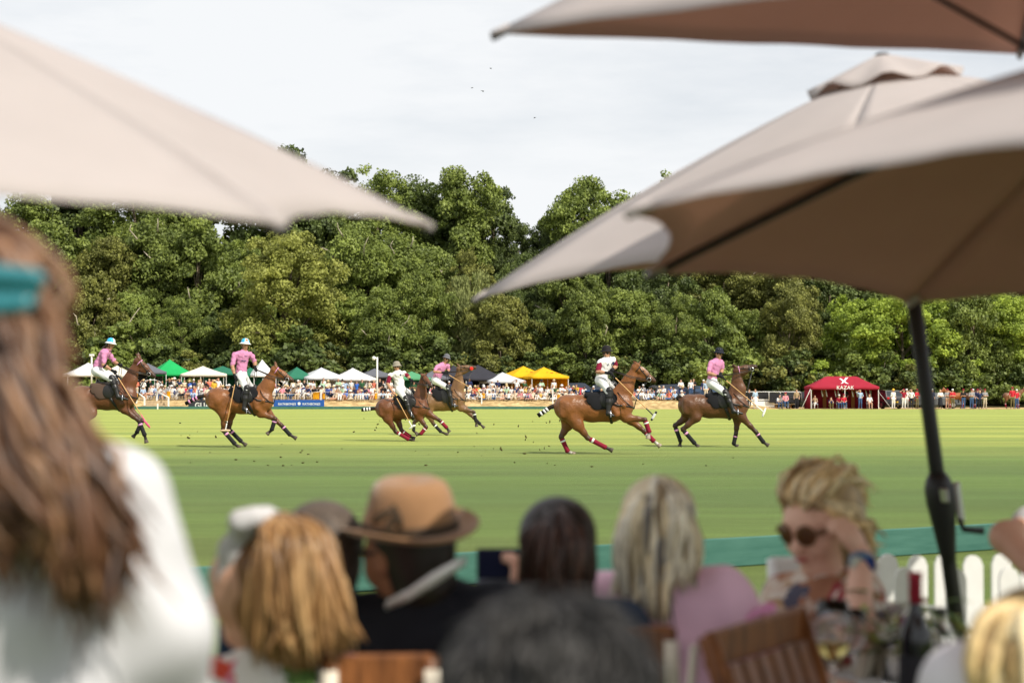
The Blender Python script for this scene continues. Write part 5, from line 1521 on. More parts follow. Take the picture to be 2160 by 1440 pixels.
        MB().tube([LB(q) for q in st], .009, 5, cap=False).build('stirrup', M_METAL, o)
        MB().tube([LB(c + up * .10), LB(lerp(c + up * .1, P['pelvis'] * .4 + kn * .6, .55) + np.array([0, (-.05 if s == 'R' else .05), 0]))], .010, 4).build('stirrup_leather', M_TACK, o)
    # polo helmet
    hx, hy = Vector(sv), Vector(face)
    tilt = unit(axis + up * .5)
    A = Matrix((hx, hy - Vector(tilt) * hy.dot(Vector(tilt)), Vector(tilt))).transposed()
    hc = hd + axis * .048
    prof = [(0, .118), (.03, .116), (.062, .105), (.088, .082), (.103, .048), (.108, .012), (.112, .0), (.150, -.022), (.153, -.030), (.112, -.010), (.098, -.006)]
    mb = MB(); n = 24
    mb.lathe(prof, LB(hc), n, axis=A)
    mats_ = helmet if isinstance(helmet, list) else [helmet]
    h_ = mb.build('helmet', mats_, o)
    if len(mats_) > 1:
        mi = []
        for q in h_.data.polygons:
            i = q.index // n; j = q.index % n; a = 2 * math.pi * (j + .5) / n
            c = 0
            if i >= 5: c = 1
            elif abs(math.cos(a)) < .42 and len(mats_) > 1: c = 1
            mi.append(c)
        h_.data.polygons.foreach_set('material_index', mi)
        if len(mats_) > 2:
            f_ = Vector(face)
            MB().lathe([(0, .004), (.026, .003), (.030, 0)], LB(hc + np.array(face) * .098 + tilt * .062), 10, axis=f_.to_track_quat('Z', 'Y').to_matrix()).build('badge', mats_[2], h_)
    for q in (-1, 1):
        MB().lathe([(0, .003), (.008, 0)], LB(hc + tilt * .07 + face * .092 + sv * q * .03), 8, axis=Vector(face).to_track_quat('Z', 'Y').to_matrix()).build('vent_eyelet', M_STEEL, h_)
    MB().tube([LB(hc + sv * .095 - axis * .01), LB(hd + sv * .078 - axis * .09 + face * .03), LB(hd - axis * .135 + face * .045), LB(hd - sv * .078 - axis * .09 + face * .03), LB(hc - sv * .095 - axis * .01)], .007, 5).build('chin_strap', M_PAD, h_)
    hair_ = M_HAIRD
    MB().lathe([(.082, .03), (.085, -.02), (.076, -.06), (.05, -.085), (.0, -.09)], LB(hd - face * .034 + axis * .01), 14, axis=A).build('hair', hair_, o)
    if ponytail: MB().tube([LB(hd - face * .09 - axis * .03), LB(hd - face * .16 - axis * .09), LB(hd - face * .20 - axis * .2)], [.028, .034, .008], 7).build('ponytail', HAIRC['brown hair'], o)
    if glasses:
        g_ = MB()
        for q in (-1, 1):
            g_.lathe([(0, .008), (.020, .006), (.026, 0), (.022, -.006)], LB(hd + face * .092 + sv * q * .036 + axis * .004), 10, axis=Vector(unit(face + sv * q * .35)).to_track_quat('Z', 'Y').to_matrix())
            g_.tube([LB(hd + face * .085 + sv * q * .06 + axis * .006), LB(hd + face * .0 + sv * q * .09 + axis * .01)], .005, 4)
        g_.tube([LB(hd + face * .098 + sv * .02 + axis * .006), LB(hd + face * .098 - sv * .02 + axis * .006)], .005, 4)
        g_.build('sunglasses', M_BLK, o)
    else:
        for q in (-1, 1): MB().lathe([(0, -.010), (.008, -.006), (.011, 0), (.008, .006), (0, .010)], LB(hd + face * .083 + sv * q * .034 + axis * .006), 8).build('eye', M_EYE, o)
    tag(o, label, 'person', 'polo players in play')
    return o, P, fr

def mallet(a, b, dirh, L, shaft, headm, label, wrapm=None, tip=None):
    """shaft from grip a to head centre b, head along dirh"""
    a, b = np.array(a), np.array(b); d = unit(b - a)
    r = empty('polo_mallet', Vector(a))
    q = lambda p: Vector(p - a)
    MB().tube([q(a), q(lerp(a, b, .12)), q(lerp(a, b, .5)), q(b)], [.014, .012, .011, .012], 7).build('shaft', shaft, r)
    MB().tube([q(a - d * .06), q(a - d * .055), q(a + d * .16), q(a + d * .165)], [.012, .019, .017, .012], 8).build('grip', M_PAD, r)
    dh = unit(np.array(dirh, float))
    h = MB().tube([q(b + dh * L * t) for t in (-.5, -.46, -.2, 0, .2, .46, .5)], [.014, .021, .027, .029, .027, .021, .014], 12).build('mallet_head', headm, r)
    if tip is not None:
        for s in (-1, 1): MB().tube([q(b + dh * L * s * t) for t in (.28, .30, .47, .505)], [.02, .0275, .0225, .014], 12).build('head_tip', tip, h)
    if wrapm is not None: MB().tube([q(lerp(a, b, t)) for t in (.82, .83, .985, .99)], [.011, .0145, .0145, .011], 7).build('shaft_wrap', wrapm, r)
    tag(r, label, 'polo mallet', 'polo mallets held by the riders')

def reins(T, hand, H, label):
    """the pair of reins from a rider's hand to the bit, a thing held by the rider"""
    po, mu = H['poll'], H['muzzle']
    hdir = unit(mu - po); hup = unit(np.cross(Yax, hdir)); hup = hup if hup[2] > 0 else -hup
    bit = lerp(po, mu, .80) - hup * .045
    r = empty('reins', Vector(hand))
    for i, (dz, s) in enumerate(((0, -1), (.03, -1), (0, 1), (.03, 1))):
        e = bit + Yax * s * .08 - np.array([0, 0, dz])
        m = lerp(hand, e, .5) + Yax * s * .08 - np.array([0, 0, .03 + dz * .6])
        MB().tube([Vector(x - hand) for x in (hand - np.array([0, 0, dz * .5]), lerp(lerp(hand, m, .5), m, .2) + Yax * s * .02, m, e)], .0085, 5).build('rein', M_TACKB if i % 2 else M_TACK, r)
    MB().tube([Vector(x) for x in ((0, -.02, 0), (-.02, -.04, -.1), (-.03, -.05, -.22), (0, -.04, -.3), (.03, -.04, -.2), (.02, -.02, -.02))], .008, 5).build('rein_end', M_TACK, r)
    tag(r, label, 'reins', 'reins of the polo ponies')

M_BREECH = mat('white_breeches', (0.74, 0.74, 0.75), 0.8, 0.2, var=.04, nscale=20)
M_HAIRD = HAIRC['dark hair']
M_JPINK = mat('jersey_pink', (0.58, 0.235, 0.41), 0.8, 0.2, var=.10, nscale=22)
M_JWHITE = mat('jersey_white', (0.76, 0.75, 0.74), 0.8, 0.2, var=.05, nscale=18)
M_JMAR = mat('jersey_maroon', (0.20, 0.010, 0.035), 0.8, 0.2)
M_CANE = mat('cane', (0.62, 0.36, 0.14), 0.45, 0.4, var=.2, nscale=30)
M_CANEP = mat('cane_pink', (0.75, 0.10, 0.22), 0.5, 0.3)
M_WOODH = mat('mallet_wood', (0.62, 0.45, 0.28), 0.5, 0.3)
M_HBLUE = mat('helmet_blue', (0.04, 0.42, 0.72), 0.4, 0.4)
M_ORANGE = mat('badge_orange', (0.75, 0.16, 0.03), 0.6, 0.3)
M_HBEIGE = mat('helmet_beige', (0.28, 0.25, 0.20), 0.8, 0.2)
M_HGREY = mat('helmet_slate', (0.13, 0.13, 0.15), 0.8, 0.2)
M_HBLACK = mat('helmet_black', (0.014, 0.012, 0.014), 0.75, 0.2)
M_HNAVY = mat('helmet_navy', (0.013, 0.015, 0.026), 0.75, 0.2)
M_MARKD = mat('print_navy', (0.02, 0.03, 0.09), 0.7, 0.2)

def chest_print(o, P, fr, base, items):
    """flat prints on the chest, laid just proud of the cloth: (side offset, height offset, outline, material)"""
    ch, wa = P['chest'], P['waist']
    up = unit(ch - wa); side = unit(np.cross(up, fr))
    for (a, b, sc_, kind, m) in items:
        c = ch + side * a + up * b + fr * (.158 * .72 + .012 - abs(a) * .10)
        f = unit(fr + side * (a * 2.0))
        s_ = unit(np.cross(up, f))
        if kind == 'text':
            pass
        pts = {'box': [(-1, -1), (1, -1), (1, 1), (-1, 1)], 'rhomb': [(0, -1.2), (1, 0), (0, 1.2), (-1, 0)], 'four': [(-.15, -1), (.2, -1), (.2, -.5), (.55, -.5), (.55, -.15), (.2, -.15), (.2, 1), (-.05, 1), (-.6, -.2), (-.6, -.5), (-.15, -.5)], 'bar': [(-2.2, -.3), (-1.2, -.4), (0, -.25), (1.2, -.4), (2.2, -.3), (2.2, .3), (1.0, .4), (0, .3), (-1.0, .42), (-2.2, .28)]}[kind]
        MB().add([Vector(c + s_ * x * sc_ + up * z * sc_ - base) for x, z in pts], [tuple(range(len(pts)))]).build('chest_print', m, o, smooth=False)

BAY = ((.205, .076, .022), (.020, .011, .008))
BAYD = ((.125, .047, .020), (.014, .009, .008))
BAYM = ((.140, .050, .018), (.017, .010, .008))
DUN = ((.190, .100, .045), (.030, .018, .012))
Z1 = (160, 680, 4.154); Z2 = (740, 720, 6.26); Z3 = (1110, 700, 5.333); Z4 = (1400, 710, 5.762)

# ---- horse and rider 1 (left, half hidden by the spectator)
y1 = GY(945); T = xform(*Z1, y1)
h1, H1 = horse(T, dict(croup=(50, 655), loin=(180, 660), barrel=(270, 665), girth=(390, 665), chest=(455, 655), withers=(392, 545), neck=(485, 510), poll=(545, 335), muzzle=(682, 470), jaw=(588, 415), ears=[(520, 265), (540, 250)],
    HN=[(150, 790), (50, 920), (150, 1030), (195, 1085)], HF=[(120, 790), (20, 900), (90, 1030), (130, 1085)], FN=[(435, 760), (560, 858), (612, 985), (628, 1050)], FF=[(465, 770), (572, 862), (525, 965), (492, 1003)],
    tail=[(-95, 600), (-150, 620), (-200, 690), (-215, 760)], can=(195, 555), pom=(370, 545), flap=(310, 640)),
    'dark bay polo pony at the left, its hindquarters hidden behind the long haired woman', *BAYD, wrap=M_WBLK, band=M_PINK, tack=M_TACK, padm=M_PADB)
r1, P1, f1 = rider(T, dict(head=(303, 192), face=(1, -.25), neck=(287, 230), chest=(245, 285), waist=(198, 370), pelvis=(185, 425), shR=(262, 262, -.17), shL=(275, 258, .17), elR=(262, 372, -.26), haR=(340, 425, -.2), elL=(320, 345, .22), haL=(378, 372, .08),
    hipR=(195, 430, -.10), hipL=(195, 430, .10), knR=(345, 505, -.30), knL=(345, 505, .30), anR=(398, 652, -.34), anL=(398, 652, .34), toR=(478, 672, -.36), toL=(478, 672, .36), grip=(.5, 0, .6)),
    'leftmost rider in a pink jersey and pale blue helmet with a brown ponytail', M_JPINK, [M_HBLUE, M_WHITE], (0, y1, 0), glasses=False, ponytail=True)
mallet(P1['handR'], T((655, 885, -.45)), (.45, .2, -.6), .24, M_CANE, M_CANEP, 'mallet with a pinkish red head held by the leftmost rider', wrapm=M_CANEP)
reins(T, P1['handL'], H1, 'reins of the dark bay pony at the left')
MB().tube([Vector(lerp(P1['elR'], P1['haR'], t)) - Vector((0, y1, 0)) for t in (.0, .05, .3, .35)], [.04, .05, .048, .04], 8).build('elbow_guard', M_PAD, r1)

# ---- horse and rider 2
y2 = GY(943.5); T = xform(*Z1, y2)
h2, H2 = horse(T, dict(croup=(1235, 672), loin=(1350, 690), barrel=(1450, 700), girth=(1570, 705), chest=(1648, 695), withers=(1600, 585), neck=(1690, 555), poll=(1742, 408), muzzle=(1893, 508), jaw=(1792, 470), ears=[(1738, 345), (1746, 335)],
    HN=[(1310, 800), (1300, 945), (1398, 1060), (1440, 1092)], HF=[(1345, 800), (1335, 935), (1440, 1040), (1485, 1075)], FN=[(1625, 795), (1752, 842), (1722, 940), (1682, 975)], FF=[(1680, 800), (1795, 900), (1872, 985), (1925, 1015)],
    tail=[(1125, 640), (1085, 650), (1030, 675), (960, 712)], can=(1405, 592), pom=(1570, 580), flap=(1510, 680)),
    'bright bay polo pony galloping in front of the black advertising board', *BAY, wrap=M_WBLK, band=M_PINK, tail_band=M_PINK, padm=M_PAD)
r2, P2, f2 = rider(T, dict(head=(1483, 196), face=(.5, -.9), neck=(1476, 243), chest=(1462, 300), waist=(1452, 400), pelvis=(1450, 470), shR=(1392, 272, -.10), shL=(1530, 270, .08), elR=(1382, 385, -.2), haR=(1406, 470, -.25), elL=(1562, 345, .12), haL=(1568, 392, .05),
    hipR=(1450, 485, -.12), hipL=(1465, 485, .10), knR=(1512, 592, -.32), knL=(1540, 592, .30), anR=(1492, 755, -.36), anL=(1510, 755, .34), toR=(1545, 795, -.38), toL=(1560, 795, .36), grip=(.3, 0, -.9)),
    'rider in a pink jersey with a blue and white helmet, looking towards the stands', M_JPINK, [M_HBLUE, M_WHITE, M_ORANGE], (1450 / 4.154 * 0, y2, 0), glasses=False)
chest_print(r2, P2, f2, np.array([0, y2, 0]), [(0, -.10, .030, 'bar', M_MARKD), (.05, .02, .018, 'bar', M_MARKD)])
mallet(P2['handR'], T((1338, 942, -.5)), (1, 0, .02), .25, M_CANE, M_WOODH, 'mallet held straight down by the rider with the blue and white helmet', wrapm=M_WHITE)
reins(T, P2['handL'], H2, 'reins of the bright bay pony before the black board')

# ---- horse and rider 4 (behind the pair), then 3
y4 = GY(918); T = xform(*Z2, y4)
h4, H4 = horse(T, dict(croup=(1010, 800), loin=(1120, 805), barrel=(1215, 800), girth=(1340, 795), chest=(1420, 770), withers=(1345, 625), neck=(1440, 585), poll=(1432, 352), muzzle=(1635, 345), jaw=(1490, 395), ears=[(1388, 285), (1402, 300)],
    HN=[(1030, 960), (1092, 1085), (1190, 1190), (1285, 1228)], HF=[(920, 980), (832, 1075), (826, 1180), (872, 1218)], FN=[(1455, 880), (1625, 930), (1655, 1055), (1662, 1120)], FF=[(1500, 890), (1625, 1010), (1705, 1090), (1760, 1140)],
    tail=[(905, 720), (880, 760), (850, 830), (840, 880)], can=(1130, 655), pom=(1300, 640), flap=(1270, 790)),
    'dusty brown polo pony throwing its head up, behind the turning bay pony', *DUN, wrap=M_WBLK, band=M_WHITE, padm=M_PAD)
MB().lathe([(0, .01), (.05, .006), (.06, 0)], Vector(lerp(H4['poll'], H4['muzzle'], .8) - np.array([0, .10, .03])) - h4.location, 14, axis=Matrix.Rotation(math.pi / 2, 3, 'X')).build('red_rosette', mat('rosette_red', (.75, .03, .02), .5, .3), h4)
r4, P4, f4 = rider(T, dict(head=(1262, 228), face=(.45, -.85, -.25), neck=(1232, 280), chest=(1195, 350), waist=(1145, 450), pelvis=(1122, 510), shR=(1140, 325, -.14), shL=(1278, 305, .12), elR=(1108, 398, -.24), haR=(1225, 412, -.26), elL=(1290, 375, .15), haL=(1275, 402, -.05),
    hipR=(1125, 525, -.10), hipL=(1140, 525, .10), knR=(1290, 620, -.32), knL=(1290, 620, .3), anR=(1348, 845, -.36), anL=(1348, 845, .34), toR=(1410, 850, -.38), toL=(1410, 850, .36), grip=(.7, 0, -.5)),
    'rider in a pink jersey and slate grey helmet leaning forward', M_JPINK, M_HGREY, (0, y4, 0))
mallet(P4['handR'], T((1700, 680, -.8)), (.3, .2, -.8), .24, M_CANE, M_WOODH, 'orange tinted mallet pointing forward from the rider in the slate helmet', wrapm=M_CANE)
reins(T, P4['handL'], H4, 'reins of the dusty brown pony, pulled tight to its raised head')

y3 = GY(930); T = xform(*Z2, y3)
h3, H3 = horse(T, dict(croup=(455, 885), loin=(570, 890), barrel=(680, 890), girth=(820, 890), chest=(925, 875, -.10), withers=(850, 745), neck=(935, 690, -.06), poll=(962, 462, -.10), muzzle=(1068, 590, -.42), jaw=(985, 545, -.16), ears=[(916, 415, -.02), (1016, 405, -.12)],
    HN=[(490, 1010), (598, 1190), (765, 1288), (842, 1305)], HF=[(600, 1000), (668, 1175), (780, 1255), (840, 1280)], FN=[(895, 985, -.05), (1000, 1130, -.1), (928, 1220, -.1), (870, 1225, -.1)], FF=[(1010, 945), (1175, 1045), (1265, 1140), (1300, 1195)],
    tail=[(330, 885), (285, 888), (215, 897), (140, 903)], can=(640, 750), pom=(815, 735), flap=(800, 850)),
    'reddish bay polo pony turning hard towards the stands, head facing us', *BAYM, wrap=M_WMAR, band=M_WHITE, tail_band=M_WHITE, padm=M_PAD)
r3, P3, f3 = rider(T, dict(head=(606, 335), face=(.05, -1), neck=(612, 385), chest=(625, 455), waist=(640, 560), pelvis=(655, 640), shR=(520, 435, -.05), shL=(708, 410, -.02), elR=(492, 560, -.12), haR=(560, 665, -.3), elL=(758, 462, .0), haL=(785, 500, -.08),
    hipR=(640, 650, -.12), hipL=(680, 640, .08), knR=(742, 770, -.33), knL=(800, 690, .28), anR=(786, 925, -.38), anL=(800, 900, .32), toR=(840, 1000, -.42), toL=(860, 950, .36), grip=(.3, 0, -.9)),
    'rider in a white jersey with maroon sleeves and a beige grey helmet', M_JWHITE, M_HBEIGE, (0, y3, 0), glove=('L',), sleeves=M_JMAR)
chest_print(r3, P3, f3, np.array([0, y3, 0]), [(.07, .02, .026, 'rhomb', M_MARKD), (-.05, .0, .016, 'four', M_JMAR)])
mallet(P3['handR'], T((826, 1125, -.6)), (.85, -.3, .5), .22, M_CANE, M_WHITE, 'mallet with a white head held low by the rider with maroon sleeves turning his pony', wrapm=M_WHITE)
reins(T, P3['handL'], H3, 'reins of the reddish bay pony turning towards the stands')

# ---- horse and rider 5
y5 = GY(957.5); T = xform(*Z3, y5)
h5, H5 = horse(T, dict(croup=(455, 850), loin=(590, 850), barrel=(740, 868), girth=(960, 865), chest=(1090, 840), withers=(1000, 668), neck=(1130, 650), poll=(1236, 392), muzzle=(1432, 552), jaw=(1288, 510), ears=[(1196, 322), (1288, 318)],
    HN=[(575, 1040), (690, 1190), (888, 1295), (965, 1330)], HF=[(470, 1040), (395, 1185), (470, 1345), (545, 1372)], FN=[(1120, 965), (1330, 985), (1380, 1125), (1366, 1195)], FF=[(1180, 990), (1335, 1120), (1440, 1228), (1510, 1285)],
    tail=[(335, 820), (265, 850), (205, 895), (130, 942)], can=(735, 715), pom=(960, 690), flap=(900, 820)),
    'big glossy bay polo pony with maroon leg wraps, nearest of the galloping group', *BAY, wrap=M_WMAR, band=M_WHITE, tail_band=M_WHITE, blaze=True, white_feet=('HF', 'FF', 'FN'), padm=M_PAD)
sdf_obj('saddle_seat_cover', [rc(T((690, 668)), T((800, 662)), .075, .07, n=(0, 0, 1), f=.5)], .014, [M_PADN], h5, loc=h5.location)
r5, P5, f5 = rider(T, dict(head=(905, 232), face=(-.25, -.9, -.25), neck=(912, 285), chest=(900, 360), waist=(858, 470), pelvis=(845, 545), shR=(828, 330, -.10), shL=(985, 300, .08), elR=(800, 450, -.2), haR=(905, 463, -.3), elL=(1010, 385, .12), haL=(970, 425, -.02),
    hipR=(850, 560, -.12), hipL=(880, 560, .10), knR=(925, 685, -.33), knL=(985, 620, .30), anR=(912, 915, -.38), anL=(950, 915, .34), toR=(968, 940, -.41), toL=(1000, 940, .36), grip=(.8, 0, -.6)),
    'rider in a white jersey with maroon sleeves and a black helmet', M_JWHITE, M_HBLACK, (0, y5, 0), sleeves=M_JMAR)
chest_print(r5, P5, f5, np.array([0, y5, 0]), [(-.02, -.02, .030, 'four', M_MARKD), (.09, .05, .030, 'box', M_MARKD)])
mallet(P5['handR'], T((1408, 940, -.7)), (.5, -.1, .85), .23, M_CANE, M_WHITE, 'mallet with a white head and black tips held by the rider in the black helmet', wrapm=M_BLK, tip=M_BLK)
reins(T, P5['handL'], H5, 'reins of the big glossy bay pony with maroon wraps')

# ---- horse and rider 6
y6 = GY(942.5); T = xform(*Z4, y6)
h6, H6 = horse(T, dict(croup=(310, 835), loin=(430, 835), barrel=(560, 850), girth=(800, 855), chest=(920, 845), withers=(820, 680), neck=(925, 640), poll=(885, 405), muzzle=(1110, 365), jaw=(960, 440), ears=[(822, 328), (800, 352)],
    HN=[(385, 975), (228, 1128), (368, 1290), (415, 1332)], HF=[(290, 975), (142, 1085), (210, 1270), (200, 1330)], FN=[(945, 980), (1112, 1155), (1205, 1280), (1262, 1318)], FF=[(905, 1010), (885, 1180), (858, 1305), (905, 1332)],
    tail=[(175, 765), (165, 745), (190, 722), (205, 740)], can=(580, 720), pom=(760, 690), flap=(720, 840)),
    'brown polo pony braking with its head held high, rightmost of the ponies in play', *((.112, .046, .019), (.016, .010, .008)), wrap=M_WBLK, band=M_PINK, padm=M_PAD)
r6, P6, f6 = rider(T, dict(head=(672, 208), face=(-.1, -1), neck=(662, 265), chest=(640, 340), waist=(602, 465), pelvis=(585, 560), shR=(565, 310, -.10), shL=(708, 300, .10), elR=(535, 445, -.2), haR=(655, 482, -.28), elL=(718, 400, .12), haL=(690, 455, -.02),
    hipR=(590, 580, -.12), hipL=(620, 580, .10), knR=(738, 700, -.33), knL=(750, 660, .30), anR=(828, 905, -.38), anL=(840, 900, .34), toR=(925, 930, -.41), toL=(935, 930, .36), grip=(.8, 0, -.6)),
    'rider in a pink jersey and navy black helmet, rightmost of the players', M_JPINK, M_HNAVY, (0, y6, 0))
mallet(P6['handR'], T((1172, 915, -.7)), (.35, .1, .9), .23, M_CANE, M_WHITE, 'mallet with white head ends held by the rightmost rider', wrapm=M_WHITE)
reins(T, P6['handL'], H6, 'reins of the brown pony with its head held high')

# ---- quiet horses behind the grooms, far right
T = xform(0, 0, 1, 0)
def std(u, y, flip, label, col):
    s = F / y
    yg = 831 + EYE * s
    def Tt(p):
        x = p[0] * flip
        return np.array([(u - 1080) / F * y + x, y + (p[2] if len(p) > 2 else 0), p[1]])
    o, _ = horse(Tt, dict(croup=(-.62, 1.18), loin=(-.35, 1.18), barrel=(-.1, 1.14), girth=(.3, 1.14), chest=(.52, 1.16), withers=(.36, 1.50), neck=(.78, 1.50), poll=(1.02, 1.82), muzzle=(1.36, 1.40), jaw=(1.06, 1.62), ears=[(.98, 1.98), (1.02, 1.98)],
        HN=[(-.62, .85), (-.74, .56), (-.68, .18), (-.60, .04)], HF=[(-.55, .85), (-.66, .56), (-.60, .18), (-.52, .04)], FN=[(.48, .85), (.5, .48), (.48, .16), (.55, .04)], FF=[(.42, .85), (.40, .48), (.38, .16), (.45, .04)],
        tail=[(-.90, 1.28), (-.98, 1.1), (-1.0, .8), (-.97, .55)], can=(-.1, 1.45), pom=(.2, 1.45), flap=(.1, 1.1)), label, *col, wrap=M_WMAR, band=M_WHITE, saddle=False, vox=.045, group='tied ponies behind the grooms')
std(2014, 162.6, -1, 'chestnut pony standing behind the groom in red with the white helmet', ((.30, .10, .03), (.2, .07, .03)))
std(2044, 164.0, 1, 'dark brown pony behind the men with folded arms', ((.07, .03, .018), (.02, .012, .01)))
std(2136, 162.0, 1, 'bay pony held by the last two grooms at the right edge', ((.17, .075, .035), (.03, .02, .015)))

# ---- turf thrown up by the hooves and lying divots
M_CLOD = mat('clod', (0.055, 0.040, 0.018), 0.95, 0.1, var=.4, nscale=20, col2=(0.09, 0.09, 0.03))
cm = []
for i in range(4):
    V, Q = sdf([rc((-.02, 0, 0), (.02, .005, .004), .018 + .004 * i, .012, n=(0, 0, 1), f=.7), rc((.0, .015, .01), (.0, -.012, -.006), .012, .010)], .009, k=.01)
    o = link_mesh('clod', V, Q, M_CLOD); cm.append(o.data); bpy.data.objects.remove(o)
gl = random.Random(5)
spots = []
for i in range(20): spots.append((gl.uniform(1000, 1200), gl.uniform(880, 950), True, 'flying between the third and the fifth horse'))
for i in range(9): spots.append((gl.uniform(745, 900), gl.uniform(880, 925), True, 'flying by the turning bay pony'))
for i in range(7): spots.append((gl.uniform(380, 480), gl.uniform(890, 925), True, 'flying behind the second horse'))
for i in range(20): spots.append((gl.uniform(560, 1560), gl.uniform(945, 985), False, 'lying on the pitch in front of the ponies'))
for i in range(10): spots.append((gl.uniform(360, 640), gl.uniform(930, 985), False, 'lying on the pitch near the second horse'))
for u, v, fly, wh in spots:
    y = gl.uniform(38, 46) if fly else GY(v)
    p = WY(u, v, y)
    o = bpy.data.objects.new('turf_clod', gl.choice(cm)); COL.objects.link(o)
    o.location = (p.x, p.y, max(.012, p.z)); o.rotation_euler = (gl.uniform(0, 6), gl.uniform(0, 6), gl.uniform(0, 6)) if fly else (0, 0, gl.uniform(0, 6))
    s = gl.uniform(.35, .95); o.scale = (s * 1.3, s, s)
    tag(o, 'small dark clod of turf ' + wh, 'turf clod', 'turf clods ' + wh)
# ------------------------------------------------------------------ parasols over the guests
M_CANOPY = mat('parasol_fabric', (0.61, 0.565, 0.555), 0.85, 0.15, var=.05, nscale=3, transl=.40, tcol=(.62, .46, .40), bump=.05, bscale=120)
M_UNDERSHADE = mat('parasol_undershade', (0.46, 0.305, 0.255), 0.9, 0.1, var=.06, nscale=3, transl=.42, tcol=(.74, .48, .38))  # same fabric from below, its shade put into a browner colour
M_PPOLE = mat('parasol_metal', (0.014, 0.014, 0.016), 0.45, 0.45)
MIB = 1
def parasol(A, tilt, r, h, phi, N, label, vent=True, scal=.058, crank=None, z_foot=-.1, darkribs=None):
    A = np.array(A); scale = r / 1.35
    n = unit(np.array([tilt[0], tilt[1], 1.0]))
    e1 = unit(np.cross([0, 1, 0], n)); e2 = np.cross(n, e1)
    L0 = A - n * (A[2] - z_foot) / n[2]
    o = empty('parasol', Vector(L0))
    q = lambda p: Vector(np.asarray(p) - L0)
    def pt(ang, t, ins=0.0, dz=0.0, th=None):
        rr = r * t * (1 - ins); th = t if th is None else th
        return A - n * (h * (0.82 * th + 0.18 * th * th) + dz) + rr * (math.cos(ang) * e1 + math.sin(ang) * e2)
    da = 2 * math.pi / N
    for i in range(N):
        rows = []
        for a in range(15):
            t = .03 + .97 * a / 14
            row = []
            for b in range(13):
                s = b / 12
                x = (s - .5) * da
                chord = math.cos(da / 2) / math.cos(x)      # straight between the ribs
                sag = 4 * s * (1 - s)
                row.append(q(pt(phi + (i + s) * da, t * chord, scal * sag * t * t, .31 * scal * sag * t + .002 * math.sin(b * 1.7 + a) * t, t * chord if scal else t)))
            rows.append(row)
        MB().sheet(rows, thick=-.003, mib=MIB).build('canopy_panel', [M_CANOPY, M_UNDERSHADE], o)
        dk = darkribs is None or i in darkribs
        c0 = [q(pt(phi + i * da, t, 0, .014 if dk else .005)) for t in (.02, .3, .6, .9, 1.0)]
        MB().tube(c0, .0085 if dk else .003, 6).build('rib', M_PPOLE if darkribs is None or i in darkribs else M_UNDERSHADE, o)
        MB().tube([q(A - n * h * 1.25), q(pt(phi + i * da, .5 if darkribs is None else .22, 0, .012))], .007 if darkribs is None else .004, 6).build('strut', M_PPOLE if darkribs is None else M_UNDERSHADE, o)
        e = q(pt(phi + i * da, 1.0, 0, .008))
        MB().tube([e - (e - c0[-2]).normalized() * .05, e], [.013, .010], 6).build('rib_pocket', M_CANOPY, o)
    MB().lathe([(.0, .03), (.03, .025), (.034, 0), (.034, -.05), (.02, -.06)], q(A - n * h * 1.25), 12).build('runner', M_PPOLE, o)
    MB().tube([q(L0), q(A - n * .01)], .024 * scale ** .5, 12).build('pole', M_PPOLE, o)
    if vent:
        rows = []
        for a in range(6):
            t = a / 5
            rows.append([q(A + n * scale * (.034 - .085 * t ** 1.1 + .014 * math.sin(b * math.pi / 3) * t * t) + r * .16 * (t + .02) * (math.cos(b * math.pi / 24 + phi) * e1 + math.sin(b * math.pi / 24 + phi) * e2)) for b in range(49)])
        MB().sheet(rows, thick=-.003).build('vent_cap', M_CANOPY, o)
        MB().lathe([(.02, -.03), (.028, .02), (.022, .034), (0, .038)], q(A + n * .008), 10).build('finial', M_PPOLE, o)
    if crank is not None:
        c = A - n * (A[2] - crank) / n[2]
        ax = Vector(n).to_track_quat('Z', 'Y').to_matrix()
        hb = MB().lathe([(.024, -.19), (.029, -.16), (.043, -.04), (.051, .02), (.051, .07), (.042, .10), (.026, .125)], q(c), 16, axis=ax).build('crank_housing', M_PPOLE, o)
        MB().box(q(c + np.array([-.012, -.051, .045])), (.075, .012, .05), rot=ax, bev=.005).build('badge_plate', M_STEEL, hb, smooth=False)
        MB().box(q(c + np.array([.057, -.01, .02])), (.022, .03, .14), rot=ax, bev=.008).build('crank_arm', M_STEEL, hb, smooth=False)
        MB().tube([q(c + np.array([.057, -.02, -.04])), q(c + np.array([.068, -.03, -.072])), q(c + np.array([.135, -.035, -.077]))], [.011, .011, .014], 8).build('crank_handle', M_PPOLE, hb)
    MB().lathe([(.0, .08), (.05, .08), (.06, .06), (.24, .03), (.26, 0), (0, 0)], (0, 0, 0), 20).build('foot', M_PPOLE, o)
    tag(o, label, 'parasol', 'beige parasols over the guests')
    return o
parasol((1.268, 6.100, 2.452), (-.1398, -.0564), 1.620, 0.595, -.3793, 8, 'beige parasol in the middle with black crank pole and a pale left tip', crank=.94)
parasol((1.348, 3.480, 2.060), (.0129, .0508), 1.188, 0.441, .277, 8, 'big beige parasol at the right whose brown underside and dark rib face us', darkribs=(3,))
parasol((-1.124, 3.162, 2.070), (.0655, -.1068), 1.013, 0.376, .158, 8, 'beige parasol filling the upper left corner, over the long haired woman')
parasol((1.295, 4.047, 2.720), (-.0125, -.1268), 1.375, 0.525, -.1857, 4, 'parasol cut off by the top right corner, dark underside towards us', vent=False, scal=.0)

